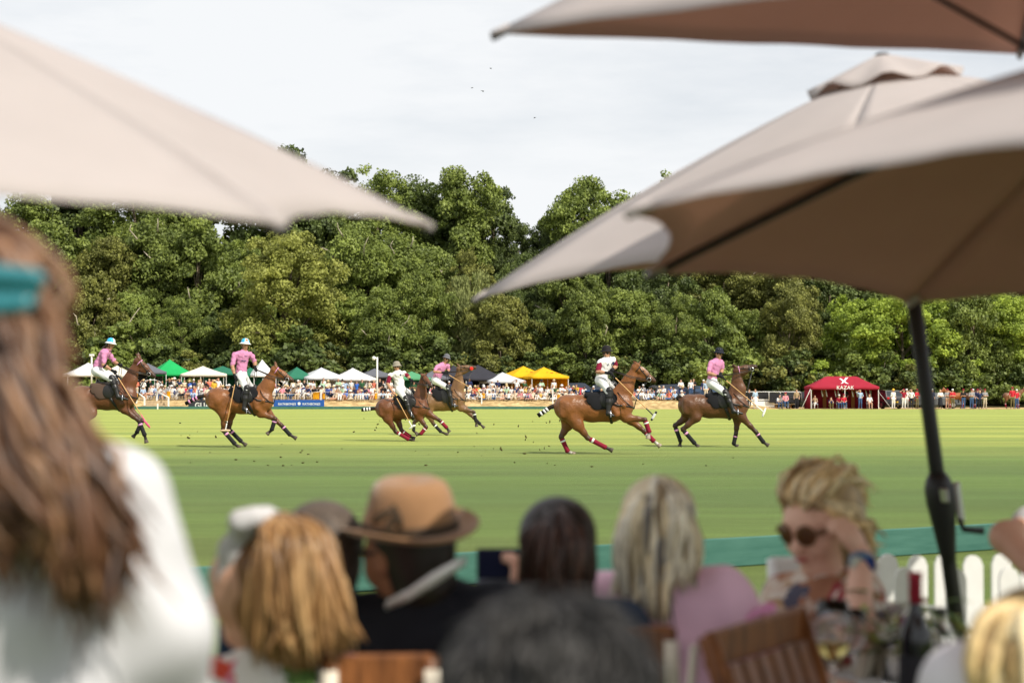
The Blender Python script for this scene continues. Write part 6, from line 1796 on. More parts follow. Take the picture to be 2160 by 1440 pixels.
# ------------------------------------------------------------------ picket fence by the lawn
M_PICK = mat('picket_white', (0.86, 0.86, 0.85), 0.5, 0.3, var=.04, nscale=9)
def picket_fence(us, vt, d, wpx, label, rails=(.30, .52)):
    w = wpx * d / F
    ps = [W(u, vt + (k % 2) * 3, d) for k, u in enumerate(us)]
    r = empty('picket_fence', (ps[0].x, ps[0].y, -.1))
    for p in ps:
        h = p.z + .1
        o_ = [(-w / 2, 0), (w / 2, 0), (w / 2, h - w * .5), (w * .36, h - w * .14), (w * .14, h), (-w * .14, h), (-w * .36, h - w * .14), (-w / 2, h - w * .5)]
        MB().prism(o_, -.011, .011, c=(p.x - ps[0].x, p.y - ps[0].y, 0)).build('picket', M_PICK, r, smooth=False)
    L = ps[-1].x - ps[0].x
    for z in rails: MB().box((L / 2, .026, z), (L + .25, .026, .075), bev=.005).build('rail', M_PICK, r, smooth=False)
    tag(r, label, 'fence', 'white picket fences')
picket_fence([1873, 1935, 1992, 2052, 2112, 2172, 2232], 1168, 7.4, 41, 'white picket fence in the sun behind the table with flowers')
picket_fence([1908, 2016, 2128, 2240], 1196, 6.7, 42, 'nearer row of wider spaced pickets, greyer in the shade', rails=(.26, .46))

# ------------------------------------------------------------------ guests in the foreground
M_HAIRV = mat('hair_strands', (1, 1, 1), 0.42, 0.45, attr='Col', var=.35, nscale=30, stretch=(3, 3, .6))
M_SKF = mat('guest_skin', (0.66, 0.37, 0.26), 0.5, 0.35, var=.06, nscale=12, bump=.05, bscale=150)
M_SKT = mat('guest_skin_tan', (0.34, 0.15, 0.085), 0.5, 0.35, var=.06, nscale=12)
M_BLOUSE = mat('white_blouse', (0.62, 0.62, 0.65), 0.85, 0.15, var=.05, nscale=9, transl=.12)
M_JACKET = mat('black_jacket', (0.012, 0.013, 0.018), 0.85, 0.2, var=.15, nscale=15)
M_NAVYS = mat('navy_suit', (0.012, 0.028, 0.065), 0.85, 0.2, var=.15, nscale=15)
M_PINKS = mat('pink_shirt', (0.88, 0.58, 0.73), 0.85, 0.15, var=.06, nscale=8)
M_FELT = mat('hat_felt', (0.30, 0.165, 0.082), 0.9, 0.15, var=.10, nscale=9, sheen=.3)
M_RIBBON = mat('hat_ribbon', (0.045, 0.028, 0.015), 0.6, 0.3)
M_TEAL = mat('clip_teal', (0.02, 0.16, 0.19), 0.35, 0.5)
M_WATCH = mat('watch_strap', (0.12, 0.20, 0.30), 0.5, 0.3)
M_LENS = mat('brown_lens', (0.10, 0.02, 0.012), 0.08, 0.6)
M_FRAME = mat('amber_frame', (0.16, 0.065, 0.02), 0.3, 0.5)
M_LIP = mat('lips', (0.45, 0.12, 0.11), 0.5, 0.4)
def flower_cloth(key, base, cols, scale):
    if key in MATS: return MATS[key]
    m = mat(key, base, .85, .15)
    n, l = m.node_tree.nodes, m.node_tree.links
    b = [x for x in n if x.type == 'BSDF_PRINCIPLED'][0]
    tc = n.new('ShaderNodeTexCoord'); v = n.new('ShaderNodeTexVoronoi'); v.inputs['Scale'].default_value = scale
    nz = n.new('ShaderNodeTexNoise'); nz.inputs['Scale'].default_value = scale * .8; nz.inputs['Detail'].default_value = 3
    va = n.new('ShaderNodeVectorMath'); va.operation = 'SCALE'; va.inputs['Scale'].default_value = .12
    vb = n.new('ShaderNodeVectorMath'); vb.operation = 'ADD'
    l.new(tc.outputs['Object'], nz.inputs['Vector']); l.new(nz.outputs['Color'], va.inputs[0]); l.new(tc.outputs['Object'], vb.inputs[0]); l.new(va.outputs[0], vb.inputs[1]); l.new(vb.outputs[0], v.inputs['Vector'])
    r = n.new('ShaderNodeValToRGB'); r.color_ramp.interpolation = 'CONSTANT'
    sp = n.new('ShaderNodeSeparateColor'); l.new(v.outputs['Color'], sp.inputs[0]); l.new(sp.outputs[0], r.inputs['Fac'])
    while len(r.color_ramp.elements) < len(cols): r.color_ramp.elements.new(.5)
    for i, (p, c) in enumerate(cols):
        r.color_ramp.elements[i].position = p; r.color_ramp.elements[i].color = (*c, 1)
    l.new(r.outputs['Color'], b.inputs['Base Color'])
    MATS[key] = m; return m
M_FLOR1 = flower_cloth('floral_dress', (.8, .78, .74), [(0, (.80, .78, .74)), (.38, (.70, .10, .06)), (.56, (.80, .78, .74)), (.68, (.70, .30, .42)), (.86, (.12, .22, .06)), (.91, (.78, .74, .68))], 13)
M_FLOR2 = flower_cloth('floral_blouse', (.6, .5, .42), [(0, (.55, .42, .34)), (.28, (.36, .17, .10)), (.45, (.62, .55, .48)), (.65, (.30, .05, .06)), (.75, (.42, .28, .16)), (.88, (.10, .10, .14))], 20)

def px(u, v, d): return np.array(W(u, v, d))
def locks(bundles, seed, pal, nseg=7, rad=.012, jit=.02):
    """bundles: (list of control points, count, spread) -> tapered locks with their own tint"""
    g = random.Random(seed)
    mb = MB()
    for pts, cnt, spread in bundles:
        pts = [Vector(p) for p in pts]
        for _ in range(cnt):
            off = [Vector((g.gauss(0, spread), g.gauss(0, spread * .7), g.gauss(0, spread * .6)))] * len(pts)
            cp = [p + o_ * (.75 + .35 * i / (len(pts) - 1)) + Vector((g.gauss(0, jit), g.gauss(0, jit * .6), g.gauss(0, jit))) * (.3 + i / (len(pts) - 1)) for i, (p, o_) in enumerate(zip(pts, off))]
            out_ = []
            m = len(cp) - 1
            for k in range(nseg + 1):
                t = k / nseg * m; i = min(int(t), m - 1); f = t - i
                p0, p1, p2, p3 = cp[max(i - 1, 0)], cp[i], cp[i + 1], cp[min(i + 2, m)]
                out_.append(0.5 * ((2 * p1) + (p2 - p0) * f + (2 * p0 - 5 * p1 + 4 * p2 - p3) * f * f + (3 * p1 - p0 - 3 * p2 + p3) * f ** 3))
            r = rad * g.uniform(.6, 1.4)
            c = g.choice(pal); k_ = g.uniform(.85, 1.15)
            mb.tube(out_, [r * (.55 + .9 * math.sin(math.pi * min(1, .2 + .75 * k / nseg))) * (1 if k < nseg else .15) for k in range(nseg + 1)], 6, col=tuple(x * k_ for x in c))
    return mb
def hand(ha, dirv, palm, curl=.5, s=1.0):
    """palm and five unequal bent fingers as round cones"""
    d = unit(np.array(dirv, float)); pn = np.array(palm, float); pn = unit(pn - d * (pn @ d)); w = np.cross(d, pn)
    P = [rc(ha, ha + d * .05 * s, .026 * s, .034 * s, n=pn, f=.55, k=.012), rc(ha + d * .05 * s - w * .022 * s, ha + d * .078 * s - w * .026 * s, .016 * s, .015 * s, k=.012), rc(ha + d * .05 * s + w * .022 * s, ha + d * .072 * s + w * .026 * s, .016 * s, .015 * s, k=.012)]
    for i, (L, off) in enumerate(((.068, -.030), (.078, -.010), (.072, .010), (.056, .029))):
        b = ha + d * (.086 - abs(i - 1) * .004) * s + w * off * s
        k1 = b + (d * math.cos(curl * .6) + pn * math.sin(curl * .6)) * L * .45 * s
        k2 = k1 + (d * math.cos(curl * 1.5) + pn * math.sin(curl * 1.5)) * L * .32 * s
        k3 = k2 + (d * math.cos(curl * 2.2) + pn * math.sin(curl * 2.2)) * L * .25 * s
        P += [rc(b - d * .01, k1, .0098 * s, .0090 * s, k=.005), rc(k1, k2, .0090 * s, .0082 * s, k=.004), rc(k2, k3, .0082 * s, .0068 * s, k=.004)]
    t0 = ha + d * .022 * s - w * .024 * s
    t1 = t0 + (d * .6 - w * .7 + pn * .35) * .038 * s
    t2 = t1 + (d * .85 - w * .25 + pn * .4) * .030 * s
    P += [rc(t0, t1, .0145 * s, .0115 * s, k=.01), rc(t1, t2, .0112 * s, .0085 * s, k=.005)]
    return P
def headprims(c, face, up=(0, 0, 1), s=1.0):
    f = unit(np.array(face, float)); up = np.array(up, float); up = unit(up - f * (up @ f)); sd = np.cross(f, up)
    P = [rc(c + up * .03 * s - f * .02 * s, c + up * .02 * s + f * .015 * s, .088 * s, .084 * s), rc(c, c - up * .085 * s + f * .035 * s, .076 * s, .045 * s), rc(c - up * .088 * s + f * .068 * s, c - up * .092 * s + f * .070 * s, .022 * s, k=.02),
         rc(c + f * .082 * s + up * .012 * s, c + f * .108 * s - up * .028 * s, .010 * s, .016 * s, k=.012), rc(c + f * .080 * s - up * .058 * s, c + f * .082 * s - up * .060 * s, .018 * s, k=.012), rc(c + f * .07 * s + up * .028 * s - sd * .03 * s, c + f * .07 * s + up * .028 * s + sd * .03 * s, .020 * s, k=.02)]
    for q in (-1, 1):
        P += [rc(c + sd * q * .078 * s + up * .012 * s, c + sd * q * .082 * s - up * .028 * s, .018 * s, .012 * s, n=sd, f=.5, k=.008), rc(c + f * .055 * s + sd * q * .045 * s - up * .025 * s, c + f * .06 * s + sd * q * .040 * s - up * .030 * s, .028 * s, k=.03)]
    return P
def guest(label, body, parts, base, skin=M_SKF, vox=.011):
    o = sdf_obj('person', body, vox, [skin], k=.025, loc=base)
    tag(o, label, 'person', 'guests seated in the foreground')
    for nm, pr, m, vx, k, amp in parts:
        disp = None
        if amp:
            def disp(V, amp=amp):
                a = np.sin(V[:, [0]] * 38 + V[:, [2]] * 23 + 2 * np.sin(V[:, [2]] * 17)) + .7 * np.sin(V[:, [2]] * 41 - V[:, [0]] * 29 + V[:, [1]] * 20)
                return V + a * amp * np.array([[.5, -1, .3]])
        sdf_obj(nm, pr, vx, [m], o, k=k, loc=base, disp=disp)
    return o
def hairmesh(o, mb, base, name='hair'):
    h = mb.build(name, M_HAIRV, None, True, None, cols=True)
    h.data.transform(Matrix.Translation(-Vector(base))); h.parent = o
    return h
def seated_lower(hipc, d_to=1):
    return []

# --- long haired woman at the left, seen from behind
d = 2.2
base = np.array([px(40, 1300, d)[0], px(40, 1300, d)[1], -.1])
hc = px(-72, 668, d); nk = px(-20, 860, d)
lsh, rsh = px(-255, 1080, d), px(232, 1070, d)
hips = px(30, 1900, d)
body = headprims(hc, (-.15, 1, 0)) + [rc(nk, hc - np.array([0, 0, .05]), .052, .05), rc(lsh, rsh, .05), rc(px(30, 1050, d), hips, .11, .12, n=Yax, f=.7), rc(rsh, px(310, 1340, d), .045, .04), rc(px(310, 1340, d), px(350, 1520, 2.4), .04, .03), rc(lsh, px(-330, 1340, d), .045, .04)] + \
       [rc(hips + np.array([sx * .09, 0, 0]), np.array([hips[0] + sx * .11, hips[1], .42]), .09, .06) for sx in (-1, 1)] + [rc(np.array([hips[0] + sx * .11, hips[1], .42]), np.array([hips[0] + sx * .12, hips[1], -.04]), .058, .045) for sx in (-1, 1)]
bl = [rc(lsh + np.array([.03, 0, -.01]), rsh + np.array([-.03, 0, -.01]), .072, k=.06), rc(px(10, 1110, d), px(30, 1560, d), .155, .175, n=Yax, f=.72, k=.06), rc(nk - np.array([0, 0, .05]), px(10, 1010, d), .070, .10, n=Yax, f=.8, k=.05),
      rc(rsh, px(300, 1325, d), .076, .080, k=.03), rc(px(300, 1325, d), px(330, 1560, 2.3), .080, .07, k=.03), rc(lsh, px(-320, 1325, d), .078, .088, k=.03), rc(px(-320, 1325, d), px(-350, 1560, 2.3), .088, .07, k=.03)]
sk_ = [rc(hips + np.array([0, 0, .1]), np.array([hips[0], hips[1], .3]), .17, .27, n=Yax, f=.8)]
g1 = guest('long haired woman in a white blouse standing with her back to us at the left', body, [('blouse', bl, M_BLOUSE, .011, .04, .006), ('skirt', sk_, M_NAVYS, .02, .05, 0)], base)
P_BR = [(.070, .029, .014)] * 3 + [(.130, .058, .027)] * 4 + [(.23, .120, .060)] * 3
dn = 2.09
cap = [rc(hc + np.array([0, -.012, .028]), hc + np.array([0, -.02, -.03]), .108, .104), rc(hc + np.array([0, -.05, -.03]), px(55, 930, 2.12), .095, .085, n=Yax, f=.6)]
capo = sdf_obj('hair', cap, .011, [mat('hair_under', (.080, .034, .017), .5, .35, var=.3, nscale=25, stretch=(3, 3, .5))], g1, loc=base)
mb = locks([([px(-170, 512, 2.14), px(-50, 532, 2.09), px(40, 632, 2.10), px(58, 772, 2.1), px(138, 962, 2.06), px(267, 1202, 2.05)], 78, .012),
            ([px(-110, 492, 2.16), px(0, 552, 2.12), px(65, 672, 2.14), px(53, 832, 2.1), px(135, 1022, 2.05), px(200, 1277, 2.04)], 90, .014),
            ([px(-150, 572, 2.08), px(-100, 672, 2.07), px(-60, 812, 2.06), px(4, 992, 2.04), px(84, 1162, 2.04)], 78, .022),
            ([px(-190, 572, 2.08), px(-170, 732, 2.07), px(-124, 912, 2.06), px(-40, 1162, 2.04)], 66, .024),
            ([px(-50, 632, 2.07), px(-9, 752, 2.06), px(55, 912, 2.04), px(140, 1092, 2.03), px(190, 1242, 2.03)], 60, .016),
            ([px(-230, 502, 2.15), px(-110, 482, 2.16), px(10, 532, 2.15), px(75, 632, 2.16), px(83, 772, 2.14)], 66, .010)], 4, P_BR, 9, .0044, .018)
hairmesh(g1, mb, base, 'hair_locks')
cc = px(34, 608, 1.985)
cl_ = [rc(cc + np.array([-.040, 0, -.006]), cc + np.array([.012, 0, -.003]), .018, .015, n=Yax, f=.6), rc(cc + np.array([-.03, -.006, .014]), cc + np.array([.022, -.004, .010]), .014, .012), rc(cc + np.array([-.04, -.006, -.022]), cc + np.array([.012, -.004, -.018]), .012, .010)]
sdf_obj('hair_clip', cl_, .004, [M_TEAL], g1, k=.006, loc=base)

# --- woman with a white headband
d = 3.58
hc = px(568, 1229, d); nk = px(583, 1414, d); base = np.array([hc[0], hc[1] + .1, -.1])
lsh, rsh = px(418, 1469, d), px(753, 1464, d); hip = px(588, 1814, 3.68)
body = headprims(px(550, 1234, d), (-.93, .34, -.12)) + [rc(nk, hc - np.array([0, 0, .05]), .052, .05), rc(lsh, rsh, .05), rc(px(583, 1494, d), hip, .11, .13, n=Yax, f=.7)]
body += [rc(lsh, px(378, 1714, 3.53), .046, .04), rc(rsh, px(788, 1714, 3.53), .046, .04)] + [rc(hip + np.array([sx * .09, 0, 0]), hip + np.array([sx * .11, .42, .04]), .09, .06) for sx in (-1, 1)] + [rc(hip + np.array([sx * .11, .42, .04]), hip + np.array([sx * .11, .42, -.40]), .056, .045) for sx in (-1, 1)]
dr = [rc(lsh + np.array([.02, 0, 0]), rsh - np.array([.02, 0, 0]), .070, k=.05), rc(px(583, 1504, d), hip, .145, .16, n=Yax, f=.75), rc(lsh, px(383, 1654, 3.53), .072, .075), rc(rsh, px(783, 1654, 3.53), .072, .075), rc(nk - np.array([0, 0, .0]), px(583, 1454, d), .07, .10, n=Yax, f=.8)] + [rc(hip + np.array([sx * .09, 0, 0]), hip + np.array([sx * .11, .42, .04]), .12, .10) for sx in (-1, 1)]
g2 = guest('woman with a puffy white headband, coppery blonde hair and a floral dress', body, [('dress', dr, M_FLOR1, .012, .04, .004)], base)
P_CO = [(.22, .115, .045)] * 3 + [(.32, .18, .075)] * 4 + [(.42, .26, .12)] * 2
cap = [rc(hc + np.array([.018, -.015, .03]), hc + np.array([.035, -.025, -.03]), .096, .092), rc(hc + np.array([.02, -.04, -.04]), px(625, 1346, 3.55), .082, .078, n=Yax, f=.7)]
sdf_obj('hair', cap, .011, [mat('hair_under_copper', (.20, .09, .03), .5, .35, var=.4, nscale=25, stretch=(3, 3, .5))], g2, loc=base)
mb = locks([([px(590, 1098, 3.50), px(568, 1146, 3.45), px(557, 1242, 3.44), px(564, 1372, 3.45)], 88, .010), ([px(597, 1094, 3.50), px(627, 1138, 3.44), px(638, 1251, 3.43), px(642, 1381, 3.44)], 104, .011),
            ([px(612, 1098, 3.52), px(671, 1146, 3.48), px(686, 1251, 3.46), px(712, 1359, 3.46)], 104, .011), ([px(597, 1103, 3.50), px(597, 1146, 3.44), px(601, 1268, 3.43), px(605, 1377, 3.44)], 88, .018)], 9, P_CO, 8, .0046, .011)
hairmesh(g2, mb, base, 'hair_locks')
hb = [px(500, 1280, 3.56), px(482, 1223, 3.55), px(488, 1158, 3.53), px(517, 1110, 3.51), px(562, 1090, 3.51), px(604, 1100, 3.56)]
sdf_obj('headband', [rc(a, b, .023 if i in (1, 2, 3) else .019, .023 if i in (0, 1, 2) else .017, k=.02) for i, (a, b) in enumerate(zip(hb, hb[1:]))] + [rc(px(506, 1099, 3.48), px(538, 1089, 3.48), .024, .021)], .008, [M_BLOUSE], g2, k=.02, loc=base)

# --- man in navy half hidden behind her
d = 4.0
hc = px(680, 1184, d); nk = px(690, 1280, d); base = np.array([hc[0], hc[1] + .1, -.1])
lsh, rsh = px(540, 1320, d), px(800, 1335, d); hip = px(680, 1720, d)
def seat_body(hc, face, nk, lsh, rsh, hip, arms=True, fwd=1, hs=1.0):
    b = headprims(hc, face, s=hs) + [rc(nk, hc - np.array([0, 0, .05]), .058, .055), rc(lsh, rsh, .055), rc((lsh + rsh) / 2 - np.array([0, 0, .08]), hip, .12, .13, n=Yax, f=.72)]
    b += [rc(hip + np.array([sx * .09, 0, 0]), hip + np.array([sx * .11, .42 * fwd, .04]), .09, .06) for sx in (-1, 1)] + [rc(hip + np.array([sx * .11, .42 * fwd, .04]), np.array([hip[0] + sx * .11, hip[1] + .42 * fwd, -.05]), .056, .045) for sx in (-1, 1)]
    if arms: b += [rc(p, p + np.array([s * .05, .02, -.26]), .048, .042) for p, s in ((lsh, -1), (rsh, 1))] + [rc(p + np.array([s * .05, .02, -.26]), p + np.array([-s * .02, .22, -.32]), .042, .03) for p, s in ((lsh, -1), (rsh, 1))]
    return b
def coat_prims(nk, lsh, rsh, hip, t=.0):
    mid = (lsh + rsh) / 2
    c = [rc(lsh, rsh, .075 + t, k=.05), rc(mid - np.array([0, 0, .08]), hip, .16 + t, .165 + t, n=Yax, f=.74, k=.05), rc(nk - np.array([0, 0, .03]), mid, .075 + t, .10 + t, n=Yax, f=.85, k=.05)]
    for p, s in ((lsh, -1), (rsh, 1)): c += [rc(p, p + np.array([s * .05, .02, -.26]), .074 + t, .064 + t, k=.03), rc(p + np.array([s * .05, .02, -.26]), p + np.array([-s * .02, .22, -.32]), .064 + t, .05 + t, k=.03)]
    return c
def trousers(hip, fwd=1):
    return [rc(hip + np.array([sx * .09, 0, 0]), hip + np.array([sx * .11, .42 * fwd, .04]), .11, .078) for sx in (-1, 1)] + [rc(hip + np.array([sx * .11, .42 * fwd, .04]), np.array([hip[0] + sx * .11, hip[1] + .42 * fwd, -.0]), .076, .065) for sx in (-1, 1)]
g3 = guest('man in a navy suit with short greying hair, behind the woman with the headband', seat_body(hc, (-.1, 1, 0), nk, lsh, rsh, hip), [('jacket', coat_prims(nk, lsh, rsh, hip), M_NAVYS, .013, .04, .003), ('trousers', trousers(hip), M_NAVYS, .018, .03, 0)], base)
sdf_obj('hair', [rc(hc + np.array([0, -.012, .045]), hc + np.array([0, -.035, -.02]), .094, .086)], .009, [mat('hair_greying', (.085, .064, .05), .6, .3, var=.5, nscale=60, stretch=(2, 2, .7))], g3, loc=base)

# --- man with the brown hat
d = 3.9
hc = px(862, 1175, d); nk = px(905, 1262, d); base = np.array([hc[0], hc[1] + .1, -.1])
lsh, rsh = px(790, 1330, 3.95), px(1055, 1310, 3.85); hip = px(930, 1760, d)
g4 = guest('man in a brown felt hat, sunglasses and black jacket with a white collar', seat_body(hc, (-.62, .76, -.12), nk, lsh, rsh, hip), [('jacket', coat_prims(nk, lsh, rsh, hip, .008), M_JACKET, .013, .04, .003), ('trousers', trousers(hip), M_JACKET, .018, .03, 0)], base, skin=M_SKT)
sdf_obj('hair', [rc(hc + np.array([.015, -.02, .04]), hc + np.array([.035, -.030, -.055]), .092, .070)], .009, [HAIRC['dark hair']], g4, loc=base)
cpts = [px(815, 1285, 3.78), px(860, 1268, 3.745), px(908, 1240, 3.735), px(950, 1212, 3.75), px(985, 1190, 3.80)]
colr = MB()
colr.sheet([[Vector(p) - Vector(base) for p in cpts], [Vector(p + np.array([-.002, -.022, .018 - .004 * abs(i - 2)])) - Vector(base) for i, p in enumerate(cpts)], [Vector(p + np.array([.002, -.010, .032 - .005 * abs(i - 2)])) - Vector(base) for i, p in enumerate(cpts)]], thick=.006)
colr.build('collar', M_WHITE, g4)
fv = unit(np.array([-.62, .76, -.12])); sv = np.cross(fv, [0, 0, 1.0])
hatc = px(866, 1120, d)
tl = Matrix.Rotation(R(8), 3, 'X') @ Matrix.Rotation(R(-3), 3, 'Y')
yaw = Matrix.Rotation(math.atan2(-fv[0], fv[1]), 3, 'Z')
AX = tl @ yaw @ Matrix.Diagonal((1.0, 1.14, 1.0))
hb_ = Vector(hatc) - Vector(base)
n = 32
crown_ = MB()
prof = [(.100, .0), (.0985, .03), (.094, .06), (.088, .086), (.078, .105), (.060, .115), (.035, .112), (.012, .105), (0, .103)]
crown_.lathe(prof, hb_, n, axis=AX)
for i in range(len(crown_.v)):       # pinched front of the crown
    p = AX.inverted() @ (Vector(crown_.v[i]) - hb_)
    if p.y > 0 and p.z > .05:
        p.x *= 1 - .35 * (p.z / .13) * min(1, p.y / .08)
    crown_.v[i] = tuple(hb_ + AX @ p)
ho = crown_.build('hat', M_FELT, g4)
bm_ = MB()
rows = []
for rr, zz in ((.098, .004), (.112, -.003), (.128, -.004), (.141, .002), (.144, .006)):
    rows.append([hb_ + AX @ Vector((rr * math.cos(a), rr * math.sin(a), zz + .020 * (math.cos(a) ** 2) * ((rr - .098) / .046) - .010 * max(0, math.sin(a)) * (rr - .098) / .046)) for a in [2 * math.pi * k / 40 for k in range(41)]])
bm_.sheet(rows, thick=.005).build('hat_brim', M_FELT, ho)
MB().lathe([(.1015, .002), (.1025, .006), (.1010, .026), (.0985, .029)], hb_, n, axis=AX).build('hat_band', M_RIBBON, ho)
for k, (du, dv, a) in enumerate(((0, 0, .4), (-14, -22, 1.0), (16, -18, -.3))):
    c = Vector(px(822 + du, 1108 + dv, 3.775)) - Vector(base)
    f_ = MB().sheet([[c + Matrix.Rotation(a, 3, 'Y') @ Vector((x * .009 * w_, -.002 * abs(x), z * .028)) for x in (-1, 0, 1)] for z, w_ in ((-1, .2), (-.4, 1), (.3, .8), (1, .1))], thick=.003)
    f_.build('feather', M_RIBBON, ho)
gl_ = MB()
for q in (-1, 1):
    gl_.lathe([(0, .006), (.022, .004), (.027, 0), (.022, -.005)], Vector(hc + fv * .100 + sv * q * .034 + np.array([0, 0, .012])) - Vector(base), 12, axis=Vector(unit(fv + sv * q * .35)).to_track_quat('Z', 'Y').to_matrix())
    gl_.tube([Vector(hc + fv * .09 + sv * q * .064 + np.array([0, 0, .016])) - Vector(base), Vector(hc + fv * .0 + sv * q * .092 + np.array([0, 0, .014])) - Vector(base)], .005, 6)
gl_.tube([Vector(hc + fv * .103 + sv * .014 + np.array([0, 0, .016])) - Vector(base), Vector(hc + fv * .103 - sv * .014 + np.array([0, 0, .016])) - Vector(base)], .004, 6)
gl_.build('sunglasses', M_BLK, g4)

# --- woman with dark brown hair filming with her phone
d = 4.066
hc = px(1176, 1155, d); nk = px(1178, 1270, d); base = np.array([hc[0], hc[1] + .1, -.1])
lsh, rsh = px(1055, 1335, d), px(1300, 1335, d); hip = px(1178, 1720, d)
ph = px(1070, 1188, 4.408)
hl = px(1092, 1225, 4.366)
body = seat_body(hc, (-.1, 1, 0), nk, lsh, rsh, hip, arms=False, hs=.80)
el = px(1010, 1420, 4.280)
body += [rc(lsh, el, .046, .040), rc(el, hl - np.array([0, .03, .06]), .038, .026)] + hand(hl - np.array([0, .03, .06]), (.1, .25, 1), (-.7, .4, .2), .7)
body += [rc(rsh, rsh + np.array([.05, .02, -.26]), .046, .04), rc(rsh + np.array([.05, .02, -.26]), rsh + np.array([-.02, .22, -.32]), .04, .03)]
top = coat_prims(nk, lsh, rsh, hip)[:3] + [rc(lsh, lerp(lsh, el, .9), .068, .058), rc(rsh, rsh + np.array([.05, .02, -.25]), .068, .06)]
g5 = guest('woman with straight dark brown hair, seen from behind, filming with a phone', body, [('top', top, M_NAVYS, .013, .04, .003), ('trousers', trousers(hip), M_JACKET, .018, .03, 0)], base, vox=.009)
P_DK = [(.030, .012, .008)] * 4 + [(.055, .022, .013)] * 2 + [(.10, .045, .028)]
sdf_obj('hair', [rc(hc + np.array([0, -.012, .03]), hc + np.array([0, -.02, -.04]), .089, .086), rc(hc + np.array([0, -.04, -.04]), px(1176, 1272, 4.045), .080, .076, n=Yax, f=.65)], .011, [HAIRC['dark hair']], g5, loc=base)
mb = locks([([px(1176, 1087, 4.002), px(1131, 1122, 3.980), px(1119, 1192, 3.980), px(1123, 1277, 3.991)], 48, 0.0090), ([px(1176, 1084, 4.002), px(1167, 1132, 3.948), px(1163, 1202, 3.938), px(1162, 1287, 3.948)], 58, 0.0135),
            ([px(1179, 1084, 4.002), px(1199, 1132, 3.948), px(1203, 1202, 3.938), px(1205, 1287, 3.948)], 54, 0.0120), ([px(1179, 1087, 4.013), px(1224, 1127, 3.991), px(1234, 1202, 3.991), px(1235, 1280, 4.002)], 45, 0.0075)], 12, P_DK, 7, .0052, .007)
hairmesh(g5, mb, base, 'hair_locks')
M_SCREEN = mat('phone_screen', (0.02, 0.025, 0.06), 0.1, 0.6)
M_CASE = mat('phone_case', (0.16, 0.18, 0.24), 0.5, 0.4)
r = empty('phone', ph)
MB().box((0, 0, 0), (.075, .010, .15), rot=Matrix.Rotation(R(90), 3, 'Y'), bev=.003).build('case', M_BLK, r, smooth=False)
MB().box((0, -.006, 0), (.068, .002, .142), rot=Matrix.Rotation(R(90), 3, 'Y')).build('screen', M_SCREEN, r, smooth=False)
tag(r, 'black phone held sideways by the woman with dark brown hair', 'phone')
r = empty('tablet', px(1040, 1232, 4.441)); r.rotation_euler = (R(-18), R(14), R(-20))
MB().box((0, 0, 0), (.085, .010, .16), bev=.003).build('case', M_CASE, r, smooth=False)
MB().box((-.012, -.006, .05), (.02, .003, .02), bev=.001).build('camera_bump', M_BLK, r, smooth=False)
tag(r, 'grey blue phone case tilted up between the hat man and the dark haired woman', 'phone')

# --- dark head close in front
d = 1.62
hc = px(1158, 1540, d); nk = hc - np.array([0, -.0, .17]); base = np.array([hc[0], hc[1] + .1, -.1])
lsh, rsh = nk + np.array([-.17, 0, -.07]), nk + np.array([.17, 0, -.07]); hip = nk + np.array([0, 0, -.52])
g6 = guest('head of dark greying hair close in front of us at the bottom', seat_body(hc, (0, 1, 0), nk, lsh, rsh, hip), [('jacket', coat_prims(nk, lsh, rsh, hip), M_JACKET, .014, .04, 0), ('trousers', trousers(hip), M_JACKET, .02, .03, 0)], base, skin=M_SKT)
sdf_obj('hair', [rc(hc + np.array([0, -.022, .030]), hc + np.array([0, -.04, -.05]), .090, .086), rc(hc + np.array([.025, -.01, .035]), hc + np.array([-.025, -.01, .035]), .076, .074)], .008, [mat('hair_pepper', (.014, .013, .013), .5, .35, var=.6, nscale=40, stretch=(2, 2, .7))], g6, loc=base)
P_PP = [(.014, .013, .013)] * 5 + [(.026, .023, .022)] * 3 + [(.05, .046, .042)]
mb = MB(); gq = random.Random(3)
for i in range(420):
    v = Vector((gq.gauss(0, 1), gq.gauss(-.25, 1), abs(gq.gauss(.3, .8)))).normalized()
    c = Vector(hc) + Vector((0, -.024, .030))
    p = c + Vector((v.x * .090, v.y * .090, v.z * .092))
    tdir = (Vector((gq.uniform(-.4, .4), -.6, -.75)) - v * v.dot(Vector((0, -.6, -.75)))).normalized()
    mb.tube([p - v * .006, p + tdir * .022 + v * .004, p + tdir * .045 + v * .001], [.0035, .0038, .001], 4, col=gq.choice(P_PP))
hairmesh(g6, mb, base, 'short_hair')

